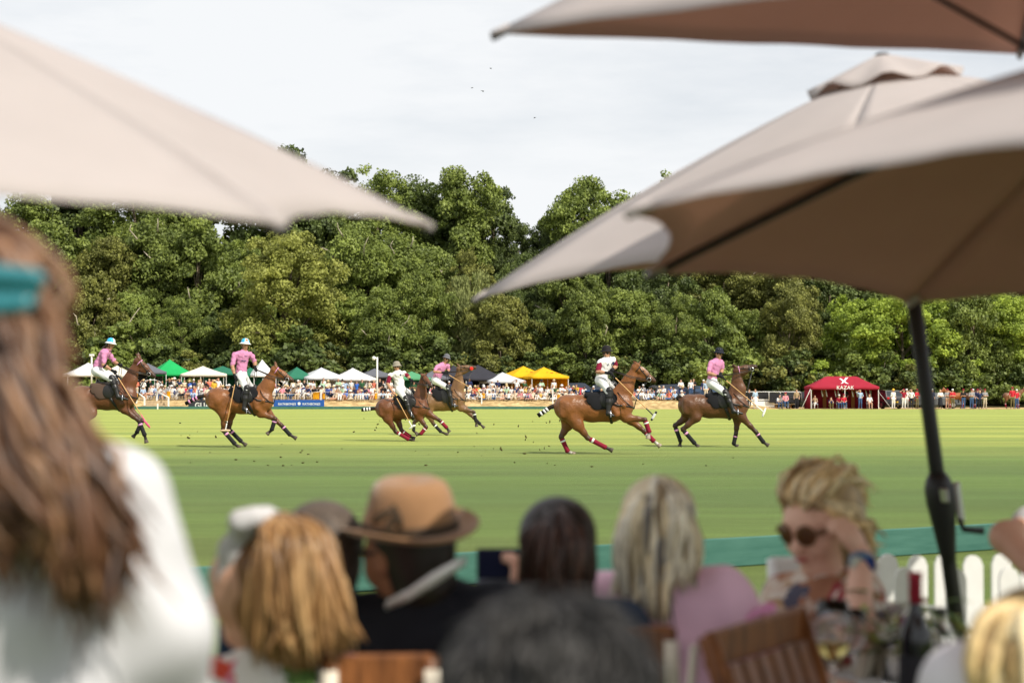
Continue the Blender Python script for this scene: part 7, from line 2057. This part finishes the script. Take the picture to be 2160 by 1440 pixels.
# --- blonde woman in the pink shirt
d = 4.240
hc = px(1388, 1105, d); nk = px(1412, 1215, d); base = np.array([hc[0], hc[1] + .1, -.1])
lsh, rsh = px(1285, 1275, d), px(1515, 1265, d); hip = px(1410, 1690, d)
body = seat_body(hc, (.15, 1, -.05), nk, lsh, rsh, hip, hs=.80)
sh = coat_prims(nk, lsh, rsh, hip, -.004)[:3]
for p, s in ((lsh, -1), (rsh, 1)): sh += [rc(p + np.array([s * .015, 0, .0]), p + np.array([s * .045, .02, -.15]), .078, .090, k=.03)]
g7 = guest('woman with long silvery blonde hair in a pink shirt, seen from behind', body, [('shirt', sh, M_PINKS, .011, .03, .005), ('trousers', trousers(hip), M_BREECH, .018, .03, 0)], base)
for p, s in ((lsh, -1), (rsh, 1)):
    for k in range(3):
        c = p + np.array([s * (.05 + .008 * k), .015, -.03 - .045 * k])
        MB().tube([Vector(c + np.array([math.cos(q) * (.078 + .008 * math.sin(q * 7 + k)), math.sin(q) * .08, .012 * math.sin(q * 5)])) - Vector(base) for q in np.linspace(0, 2 * math.pi, 29)], .010, 5, cap=False).build('sleeve_ruffle', mat('pink_ruffle', (.78, .34, .56), .8, .2), g7)
MB().tube([Vector(nk + np.array([math.cos(q) * .07, math.sin(q) * .065, -.012 - .02 * math.sin(q)])) - Vector(base) for q in np.linspace(0, 2 * math.pi, 17)], .022, 6, cap=False).build('collar', mat('pink_ruffle', (.72, .26, .48)), g7)
P_BL = [(.78, .66, .44)] * 4 + [(.84, .77, .62)] * 4 + [(.30, .22, .13)] * 2 + [(.17, .15, .14)]
sdf_obj('hair', [rc(hc + np.array([0, -.012, .028]), hc + np.array([0, -.02, -.04]), .089, .086), rc(hc + np.array([-.01, -.04, -.03]), px(1378, 1235, 4.208), .078, .064, n=Yax, f=.6)], .011, [mat('hair_under_blonde', (.60, .49, .31), .5, .35, var=.4, nscale=25, stretch=(3, 3, .5))], g7, loc=base)
mb = locks([([px(1386, 1028, 4.166), px(1338, 1070, 4.123), px(1326, 1160, 4.113), px(1332, 1260, 4.123)], 54, 0.0090), ([px(1386, 1025, 4.155), px(1366, 1070, 4.102), px(1358, 1160, 4.092), px(1367, 1280, 4.092)], 58, 0.0112),
            ([px(1390, 1025, 4.155), px(1398, 1070, 4.102), px(1394, 1170, 4.092), px(1388, 1300, 4.092)], 48, 0.0090), ([px(1398, 1026, 4.166), px(1434, 1065, 4.123), px(1447, 1140, 4.113), px(1447, 1225, 4.123)], 58, 0.0083),
            ([px(1394, 1026, 4.155), px(1422, 1080, 4.092), px(1418, 1150, 4.092), px(1404, 1240, 4.092)], 38, 0.0075)], 15, P_BL, 8, .0056, .010)
hairmesh(g7, mb, base, 'hair_locks')

# --- woman in sunglasses leaning on her hand
d = 4.75
hc = px(1730, 1108, d); nk = px(1744, 1215, d); base = np.array([hc[0], hc[1] + .05, -.1])
lsh, rsh = px(1662, 1268, 4.85), px(1806, 1262, 4.72); hip = px(1757, 1640, 4.9)
fv = unit(np.array([-.74, -.60, -.32])); upv = unit(np.array([-.12, -.12, 1.0])); upv = unit(upv - fv * (upv @ fv)); sv = np.cross(fv, upv)
body = headprims(hc, fv, upv) + [rc(nk, hc - np.array([0, 0, .05]), .05, .05), rc(lsh, rsh, .052), rc((lsh + rsh) / 2 - np.array([0, 0, .06]), hip, .11, .13, n=Yax, f=.75)]
el = px(1807, 1335, 4.45); wr = px(1818, 1172, 4.60)
body += [rc(rsh, el, .046, .042), rc(el, wr, .042, .028)] + hand(wr, (-.55, .02, 1), (-.6, .7, -.3), .9, .92)
el2 = px(1634, 1400, 4.6)
body += [rc(lsh, el2, .046, .04), rc(el2, el2 + np.array([.10, -.18, -.02]), .04, .028)] + hand(el2 + np.array([.10, -.18, -.02]), (.6, -.7, -.1), (0, 0, -1), .5, .95)
body += [rc(hip + np.array([sx * .09, 0, 0]), hip + np.array([sx * .11, -.40, .04]), .09, .06) for sx in (-1, 1)] + [rc(hip + np.array([sx * .11, -.40, .04]), np.array([hip[0] + sx * .11, hip[1] - .42, -.05]), .056, .045) for sx in (-1, 1)]
bl = [rc(lsh, rsh, .068, k=.05), rc((lsh + rsh) / 2 - np.array([0, 0, .055]), hip, .140, .15, n=Yax, f=.78, k=.05), rc(rsh, lerp(rsh, el, .6), .072, .072), rc(lsh, lerp(lsh, el2, .75), .074, .076), rc(rsh + np.array([-.05, .01, .045]), rsh + np.array([-.09, 0, .06]), .03, .025, k=.03), rc(lsh + np.array([.04, .01, .04]), lsh + np.array([.06, 0, .055]), .03, .025, k=.03)]
g8 = guest('blonde woman in tinted sunglasses resting her forehead on a raised hand', body, [('blouse', bl, M_FLOR2, .010, .03, .003), ('skirt', [rc(hip + np.array([sx * .09, 0, 0]), hip + np.array([sx * .11, -.40, .04]), .12, .09) for sx in (-1, 1)], M_FLOR2, .018, .04, 0)], base, skin=mat('guest_skin_fair', (0.74, 0.45, 0.33), 0.5, 0.35, var=.05, nscale=12), vox=.0085)
P_GB = [(.72, .53, .26)] * 4 + [(.82, .68, .42)] * 3 + [(.33, .22, .10)] * 2
hb_ = hc - fv * .03
sdf_obj('hair', [rc(hb_ + upv * .045, hb_ - fv * .01 - upv * .01, .094, .092), rc(hb_ - fv * .03 + upv * .085, hb_ - fv * .06 + upv * .055, .062, .058), rc(hb_ + sv * .0 - fv * .06, hb_ - fv * .05 - upv * .11, .062, .04)], .009, [mat('hair_under_gold', (.40, .29, .15), .5, .35, var=.4, nscale=25)], g8, loc=base)
bun = [([hb_ + fv * .092 + upv * .092 + sv * q * .04, hb_ + fv * .03 + upv * .125 + sv * q * .06, hb_ - fv * .06 + upv * .12 + sv * q * .05, hb_ - fv * .11 + upv * .04 + sv * q * .03], 33, .010) for q in (-1, -.4, .3, 1)]
for q in (-1, 1): bun.append(([hb_ + fv * .072 + upv * .085 + sv * q * .055, hb_ + fv * .02 + upv * .03 + sv * q * .098, hb_ - fv * .03 - upv * .03 + sv * q * .088, hb_ - fv * .06 - upv * .12 + sv * q * .06], 30, .009))
mb = locks(bun, 21, P_GB, 7, .0048, .018)
hairmesh(g8, mb, base, 'hair_locks')
gm = MB(); lm = MB()
for q in (-1, 1):
    c = Vector(hc + fv * .098 + sv * q * .035 + upv * .012) - Vector(base)
    ax = Vector(unit(fv + sv * q * .30)).to_track_quat('Z', 'Y').to_matrix()
    lm.lathe([(0, .004), (.021, .003), (.025, 0)], c, 16, axis=ax)
    gm.lathe([(.024, .004), (.029, .003), (.029, -.004), (.024, -.004), (.024, .004)], c, 16, axis=ax)
    gm.tube([Vector(hc + fv * .088 + sv * q * .068 + upv * .018) - Vector(base), Vector(hc - fv * .0 + sv * q * .094 + upv * .014) - Vector(base)], [.008, .004], 6)
go = gm.build('sunglasses', M_FRAME, g8)
lo_ = lm.build('lens', M_LENS, go)
MB().tube([Vector(hc + fv * .097 - upv * .058 + sv * x) - Vector(base) for x in (-.022, -.008, .008, .022)], [.003, .007, .007, .003], 6).build('lips', M_LIP, g8)
wd_ = unit(wr - el); wv = unit(np.cross(wd_, [0, 1, 0]))
w_ = MB().tube([Vector(wr - wd_ * .035) - Vector(base), Vector(wr - wd_ * .03) - Vector(base), Vector(wr - wd_ * .008) - Vector(base), Vector(wr - wd_ * .003) - Vector(base)], [.029, .035, .034, .028], 14).build('watch', M_WATCH, g8)
MB().box(Vector(wr - wd_ * .02 + np.array([-.018, -.030, 0])) - Vector(base), (.034, .012, .036), rot=Matrix.Rotation(.5, 3, 'Z'), bev=.004).build('watch_case', M_STEEL, w_, smooth=False)
MB().box(Vector(wr - wd_ * .02 + np.array([.016, -.033, 0])) - Vector(base), (.026, .012, .034), rot=Matrix.Rotation(-.4, 3, 'Z'), bev=.004).build('watch_face', M_NAVY, w_, smooth=False)

# --- person with blonde hair and white shirt in the bottom right corner
d = 3.0
hc = px(2195, 1395, d); nk = hc - np.array([0, 0, .16]); base = np.array([hc[0], hc[1] + .1, -.1])
lsh, rsh = px(2040, 1452, 3.0), nk + np.array([.17, 0, -.05]); hip = nk + np.array([0, 0, -.50])
sh = coat_prims(nk, lsh, rsh, hip)
g9 = guest('person with blonde hair and a white shirt cut off by the bottom right corner', seat_body(hc, (-.2, 1, 0), nk, lsh, rsh, hip), [('shirt', sh, mat('lilac_white_shirt', (.72, .70, .74), .85, .15), .013, .04, .004), ('trousers', trousers(hip), M_BREECH, .02, .03, 0)], base)
sdf_obj('hair', [rc(hc + np.array([-.006, -.012, .03]), hc + np.array([0, -.025, -.04]), .100, .096)], .010, [mat('hair_under_gold', (.40, .29, .15))], g9, loc=base)
mb = locks([([px(2190, 1280, 2.94), px(2120, 1310, 2.92), px(2092, 1390, 2.9), px(2090, 1470, 2.9)], 34, .012), ([px(2195, 1278, 2.94), px(2160, 1320, 2.89), px(2145, 1400, 2.88), px(2140, 1490, 2.88)], 36, .014), ([px(2200, 1280, 2.94), px(2240, 1330, 2.9), px(2260, 1400, 2.9), px(2265, 1490, 2.9)], 30, .014)], 31, P_GB, 7, .008, .007)
hairmesh(g9, mb, base, 'hair_locks')

# --- bent arm at the right edge
d = 5.3
hc = px(2330, 930, d); nk = px(2330, 1045, d); base = np.array([hc[0], hc[1] + .05, -.1])
lsh, rsh = px(2235, 1095, d), px(2440, 1095, d); hip = px(2330, 1500, d)
el = px(2122, 1132, 5.15); wr = px(2235, 1255, 4.95)
body = headprims(hc, (-.5, -.8, 0)) + [rc(nk, hc - np.array([0, 0, .05]), .055, .052), rc(lsh, rsh, .055), rc((lsh + rsh) / 2, hip, .12, .14, n=Yax, f=.7), rc(lsh, el, .050, .042), rc(el, wr, .044, .030), rc(rsh, rsh + np.array([.05, 0, -.28]), .048, .04)] + hand(wr, (.5, -.3, -.8), (0, -1, 0), .6)
body += [rc(hip + np.array([sx * .09, 0, 0]), np.array([hip[0] + sx * .10, hip[1], .42]), .09, .06) for sx in (-1, 1)] + [rc(np.array([hip[0] + sx * .10, hip[1], .42]), np.array([hip[0] + sx * .1, hip[1], -.05]), .06, .045) for sx in (-1, 1)]
sh = [rc(lsh, rsh, .072, k=.05), rc((lsh + rsh) / 2 - np.array([0, 0, .06]), hip, .15, .15, n=Yax, f=.75), rc(lsh, lerp(lsh, el, .52), .074, .068), rc(rsh, rsh + np.array([.03, 0, -.16]), .074, .07)]
g10 = guest('person in a white T-shirt reaching in from the right edge with a tattooed elbow', body, [('shirt', sh, M_BLOUSE, .013, .03, .003), ('trousers', [rc(hip + np.array([sx * .09, 0, .02]), np.array([hip[0] + sx * .10, hip[1], .0]), .11, .08) for sx in (-1, 1)], M_NAVYS, .02, .03, 0)], base, vox=.009)
sdf_obj('hair', [rc(hc + np.array([.02, .02, .045]), hc + np.array([.03, .035, -.01]), .092, .085)], .01, [HAIRC['brown hair']], g10, loc=base)
tp = el + np.array([.012, -.043, .004])
MB().tube([Vector(tp + np.array(q)) - Vector(base) for q in ((-.012, .002, .012), (0, -.001, .002), (-.006, 0, -.010), (.008, -.001, -.016))], .0022, 5).build('tattoo', M_BLK, g10)

# ------------------------------------------------------------------ chairs and the laid table
M_ACACIA = mat('acacia_wood', (0.145, 0.048, 0.013), 0.45, 0.4, var=.35, nscale=9, stretch=(6, 6, .8), col2=(.215, .08, .024))
M_STRAP = mat('cream_strap', (0.72, 0.66, 0.56), 0.8, 0.2)
def wooden_chair(p0, p1, label, seat_dir, z=-.1, m=None, name='wooden_chair', strap=True):
    """p0, p1: tops of the two back posts; seat_dir: the way the chair faces"""
    m = m or M_ACACIA
    p0, p1 = Vector(p0), Vector(p1)
    w = (p1 - p0).length; mid = (p0 + p1) / 2
    r = empty(name, (mid.x, mid.y, z))
    ex = Vector((p1.x - p0.x, p1.y - p0.y, 0)).normalized(); ey = Vector((seat_dir[0], seat_dir[1], 0)); ey = (ey - ex * ey.dot(ex)).normalized()
    ht = mid.z - z
    P = lambda x, y, zz: ex * x + ey * y + Vector((0, 0, zz))
    lean = .16
    for s in (-1, 1):
        MB().tube([P(s * w / 2, 0, ht), P(s * w / 2, lean, ht * .5), P(s * w / 2, lean + .32, .0)], [.020, .020, .018], 8).build('back_post', m, r)
        MB().tube([P(s * w / 2 * .93, -.02, 0), P(s * w / 2 * .93, lean + .05, ht * .30), P(s * w / 2 * .93, lean + .40, ht * .52)], .017, 8).build('leg', m, r)
        if strap: MB().sheet([[P(s * (w / 2 - .012), -.022, ht - .02), P(s * (w / 2 + .018), -.022, ht - .02)], [P(s * (w / 2 - .01), -.030, ht - .10), P(s * (w / 2 + .02), -.030, ht - .10)], [P(s * (w / 2 - .008), -.01, ht - .30), P(s * (w / 2 + .014), -.01, ht - .30)]], thick=.006).build('tie_strap', M_STRAP, r)
    M = Matrix((ex, ey, Vector((0, 0, 1)))).transposed()
    MB().box(P(0, .006, ht - .03), (w + .02, .022, .075), rot=M, bev=.006).build('top_rail', m, r, smooth=False)
    k = 6
    for i in range(k):
        x = (i + .5) / k * (w - .05) - (w - .05) / 2
        MB().sheet([[P(x - .024, .02, ht - .065), P(x + .024, .02, ht - .065)], [P(x - .024, lean * .9, ht * .55), P(x + .024, lean * .9, ht * .55)]], thick=.014).build('slat', m, r, smooth=False)
    MB().box(P(0, lean * .95, ht * .53), (w - .02, .022, .045), rot=M, bev=.005).build('lower_rail', m, r, smooth=False)
    for i in range(6): MB().box(P(0, lean + .02 + i * .068, ht * .50), (w - .03, .055, .018), rot=M, bev=.004).build('seat_slat', m, r, smooth=False)
    tag(r, label, 'chair', 'slatted folding chairs of the guests')
wooden_chair(W(1492, 1322, 3.55), W(1682, 1300, 3.98), 'empty slatted wooden chair turned sideways at the table, cream tie on its post', (.85, -.3))
wooden_chair(W(1180, 1335, 3.72), W(1408, 1322, 3.74), 'wooden chair of the woman in pink, its post and cream tie showing', (0, 1))
wooden_chair(W(700, 1392, 3.50), W(906, 1382, 3.52), 'wooden chair of the hat man, top rail showing beside the coppery hair', (0, 1))
wooden_chair(W(1632, 1178, 5.0), W(1838, 1180, 5.0), 'white painted chair behind the woman in sunglasses', (0, -1), m=M_PICK, name='white_chair', strap=False)
M_CLOTHT = mat('table_cloth', (0.70, 0.69, 0.67), 0.85, 0.15, var=.04)
TZ = .60
tc_ = Vector((.98, 4.15, TZ))
r = empty('table', (tc_.x, tc_.y, -.1))
MB().lathe([(0, TZ + .1 - .03), (.70, TZ + .1 - .03), (.71, TZ + .1 - .015), (.70, TZ + .1 - .004), (0, TZ + .1 - .004)], (0, 0, 0), 40).build('tabletop', M_ACACIA, r)
for a in range(4):
    q = a * math.pi / 2 + .6
    MB().tube([(.5 * math.cos(q), .5 * math.sin(q), TZ + .07), (.45 * math.cos(q), .45 * math.sin(q), 0)], .025, 8).build('leg', M_ACACIA, r)
tag(r, 'round garden table of the guests at the lower right, laid with wine and flowers', 'table')
mb = MB(); rows = []
for i, (rr, zz) in enumerate(((.02, 0), (.4, 0), (.70, 0), (.725, -.01), (.735, -.10), (.75, -.22))):
    rows.append([tc_ + Vector(((rr + (.018 * math.sin(k * 7 * 2 * math.pi / 60) if i > 3 else 0)) * math.cos(2 * math.pi * k / 60), (rr + (.018 * math.sin(k * 7 * 2 * math.pi / 60) if i > 3 else 0)) * math.sin(2 * math.pi * k / 60), zz + .004)) for k in range(61)])
o = mb.sheet(rows, thick=-.003).build('tablecloth', M_CLOTHT, None, loc=(tc_.x, tc_.y, TZ)); tag(o, 'white cloth on the round garden table of the guests', 'tablecloth')
TT = TZ + .008
def on_table(u, d): 
    p = W(u, 1300, d); return Vector((p.x, p.y, TT))
M_GLASS = glass_mat('clear_glass', (1, 1, 1), 0.0, 1.45)
M_WINE = mat('white_wine', (0.85, 0.70, 0.25), 0.05, 0.5)
_b = [x for x in M_WINE.node_tree.nodes if x.type == 'BSDF_PRINCIPLED'][0]; _b.inputs['Transmission Weight'].default_value = .85; _b.inputs['IOR'].default_value = 1.33
def wine_glass(u, d, h, fill, label):
    p = on_table(u, d); r = empty('wine_glass', p)
    s = h / .25
    MB().lathe([(0, .0), (.036 * s, .001), (.036 * s, .004), (.008, .010), (.0045, .02), (.0042, .10 * s), (.010, .112 * s), (.030 * s, .135 * s), (.041 * s, .165 * s), (.040 * s, .20 * s), (.033 * s, .25 * s), (.0318 * s, .25 * s), (.0386 * s, .20 * s), (.0396 * s, .166 * s), (.029 * s, .137 * s), (.008, .115 * s), (0, .113 * s)], (0, 0, 0), 28).build('bowl_and_stem', M_GLASS, r)
    if fill: MB().lathe([(0, .1135 * s), (.008, .1155 * s), (.0285 * s, .1375 * s), (.0385 * s, .160 * s), (.0386 * s, .163 * s), (0, .163 * s)], (0, 0, 0), 24).build('wine', M_WINE, r)
    tag(r, label, 'wine glass', 'glasses on the garden table')
wine_glass(1757, 4.0, .262, True, 'tall wine glass half full of white wine, before the floral blouse')
wine_glass(1800, 4.35, .20, False, 'smaller empty glass just right of the white wine')
M_BOTTLE = mat('dark_bottle', (0.008, 0.010, 0.012), 0.08, 0.6)
M_CAPS = mat('red_capsule', (0.35, 0.01, 0.03), 0.35, 0.5)
p = on_table(1931, 4.15); r = empty('wine_bottle', p)
MB().lathe([(0, 0), (.036, .001), (.0385, .006), (.0385, .15), (.036, .17), (.022, .205), (.0145, .225), (.0140, .295), (.0155, .297), (.0155, .308), (0, .309)], (0, 0, 0), 28).build('bottle', M_BOTTLE, r)
MB().lathe([(.0152, .24), (.0150, .296), (.0166, .297), (.0166, .310), (0, .311)], (0, 0, 0), 20).build('capsule', M_CAPS, r)
MB().lathe([(.0388, .035), (.0390, .036), (.0390, .12), (.0388, .121)], (0, 0, 0), 28).build('paper_label', mat('label_dark', (.03, .03, .035), .7, .2), r)
tag(r, 'dark wine bottle with a red capsule standing among the flowers', 'wine bottle')
p = on_table(1984, 4.3); r = empty('water_bottle', p)
MB().lathe([(0, 0), (.036, .001), (.038, .006), (.038, .13), (.020, .17), (.014, .185), (.014, .21), (.0125, .21), (.0125, .185), (.0185, .169), (.0362, .129), (.0362, .01), (0, .008)], (0, 0, 0), 24).build('bottle', M_GLASS, r)
MB().lathe([(.0383, .07), (.0385, .071), (.0385, .12), (.0383, .121)], (0, 0, 0), 24).build('paper_label', mat('label_pale', (.60, .66, .50), .6, .3), r)
tag(r, 'clear water bottle with a pale label right of the wine bottle', 'water bottle')
# flowers in a vase
p = on_table(1905, 4.42); r = empty('flower_vase', p)
MB().lathe([(0, 0), (.05, .002), (.055, .01), (.045, .09), (.055, .13), (.053, .13), (.042, .09), (.05, .012), (0, .01)], (0, 0, 0), 20).build('vase', M_GLASS, r)
gq = random.Random(8)
FL = [mat('petal_white', (.80, .78, .70), .7, .2, transl=.2), mat('petal_lime', (.50, .52, .16), .7, .2, transl=.2), mat('petal_purple', (.30, .05, .24), .7, .2, transl=.2), mat('petal_magenta', (.42, .03, .16), .7, .2, transl=.2)]
M_STEM = mat('flower_stem', (.14, .24, .06), .6, .3, transl=.2)
for i in range(34):
    a = gq.uniform(0, 6.28); rr = gq.uniform(.02, .16); z = .12 + gq.uniform(0, .10) - rr * .3
    c = Vector((rr * math.cos(a) + .02, rr * math.sin(a) * .7, z))
    m = gq.choice(FL[:2] * 3 + FL)
    MB().tube([(0, 0, .08), c * .6 + Vector((0, 0, .04)), c], .0025, 4).build('stem', M_STEM, r)
    fm = MB(); R_ = gq.uniform(.020, .034)
    ax = Vector((c.x, c.y, .12)).to_track_quat('Z', 'Y').to_matrix()
    for k in range(8):
        b = k * math.pi / 4
        fm.sheet([[c + ax @ Vector((R_ * t * math.cos(b + s * .38 * w_), R_ * t * math.sin(b + s * .38 * w_), R_ * .5 * t * t + .004 * (k % 2))) for s in (-1, 0, 1)] for t, w_ in ((.15, .6), (.6, 1), (1.0, .5))], thick=.001)
    fm.build('flower_head', m, r)
for i in range(12):
    a = gq.uniform(0, 6.28); c = Vector((.10 * math.cos(a), .08 * math.sin(a), gq.uniform(.11, .24))); d_ = Vector((math.cos(a), math.sin(a), gq.uniform(-.2, .8))).normalized()
    s_ = d_.cross(Vector((0, 0, 1))).normalized()
    MB().sheet([[c + d_ * t * .075 + s_ * w_ * .017 * q + Vector((0, 0, -.03 * t * t)) for q in (-1, 0, 1)] for t, w_ in ((0, .2), (.35, 1), (.7, .8), (1, .1))], thick=.001).build('leaf', M_STEM, r)
tag(r, 'loose bouquet of white, lime and purple flowers in a glass vase', 'flowers')
# napkin and plate
gq = random.Random(2)
p = on_table(1905, 3.75)
V = [rc(np.array(p) + np.array([gq.uniform(-.09, .09), gq.uniform(-.05, .05), .02]), np.array(p) + np.array([gq.uniform(-.08, .08), gq.uniform(-.04, .04), gq.uniform(.04, .085)]), .03, .018, n=(gq.uniform(-1, 1), 1, .4), f=.4) for _ in range(12)]
o = sdf_obj('napkin', V, .006, [mat('napkin_olive', (.09, .095, .07), .9, .1)], k=.02, loc=np.array(p)); tag(o, 'crumpled olive grey napkin in front of the wine bottle', 'napkin')
p = on_table(1650, 4.3)
o = MB().lathe([(0, .004), (.07, .004), (.085, .010), (.125, .022), (.127, .026), (.085, .015), (.07, .009), (0, .009)], p, 32).build('plate', mat('plate_blue', (.55, .62, .74), .25, .5), None, loc=p); tag(o, 'pale blue plate on the table edge beside the wooden chair', 'plate')
# cream jacket hanging over a chair back, between the blouse and the flowers
mb = MB(); rows = []
for i in range(9):
    t = i / 8
    rows.append([W(1792 + 92 * s + 14 * math.sin(t * 3), 1282 + 150 * t + 16 * math.sin(s * 5), 4.62 + .03 * math.sin(s * 13 + t * 2) - .10 * math.sin(math.pi * t) * .4) for s in [k / 16 for k in range(17)]])
p = W(1840, 1350, 4.66)
o = mb.sheet(rows, thick=-.02).build('cream_shawl', mat('cream_wool', (.66, .60, .48), .9, .1, var=.08, nscale=20), None, loc=p); tag(o, 'cream shawl hanging in folds right of the white wine glass', 'shawl')
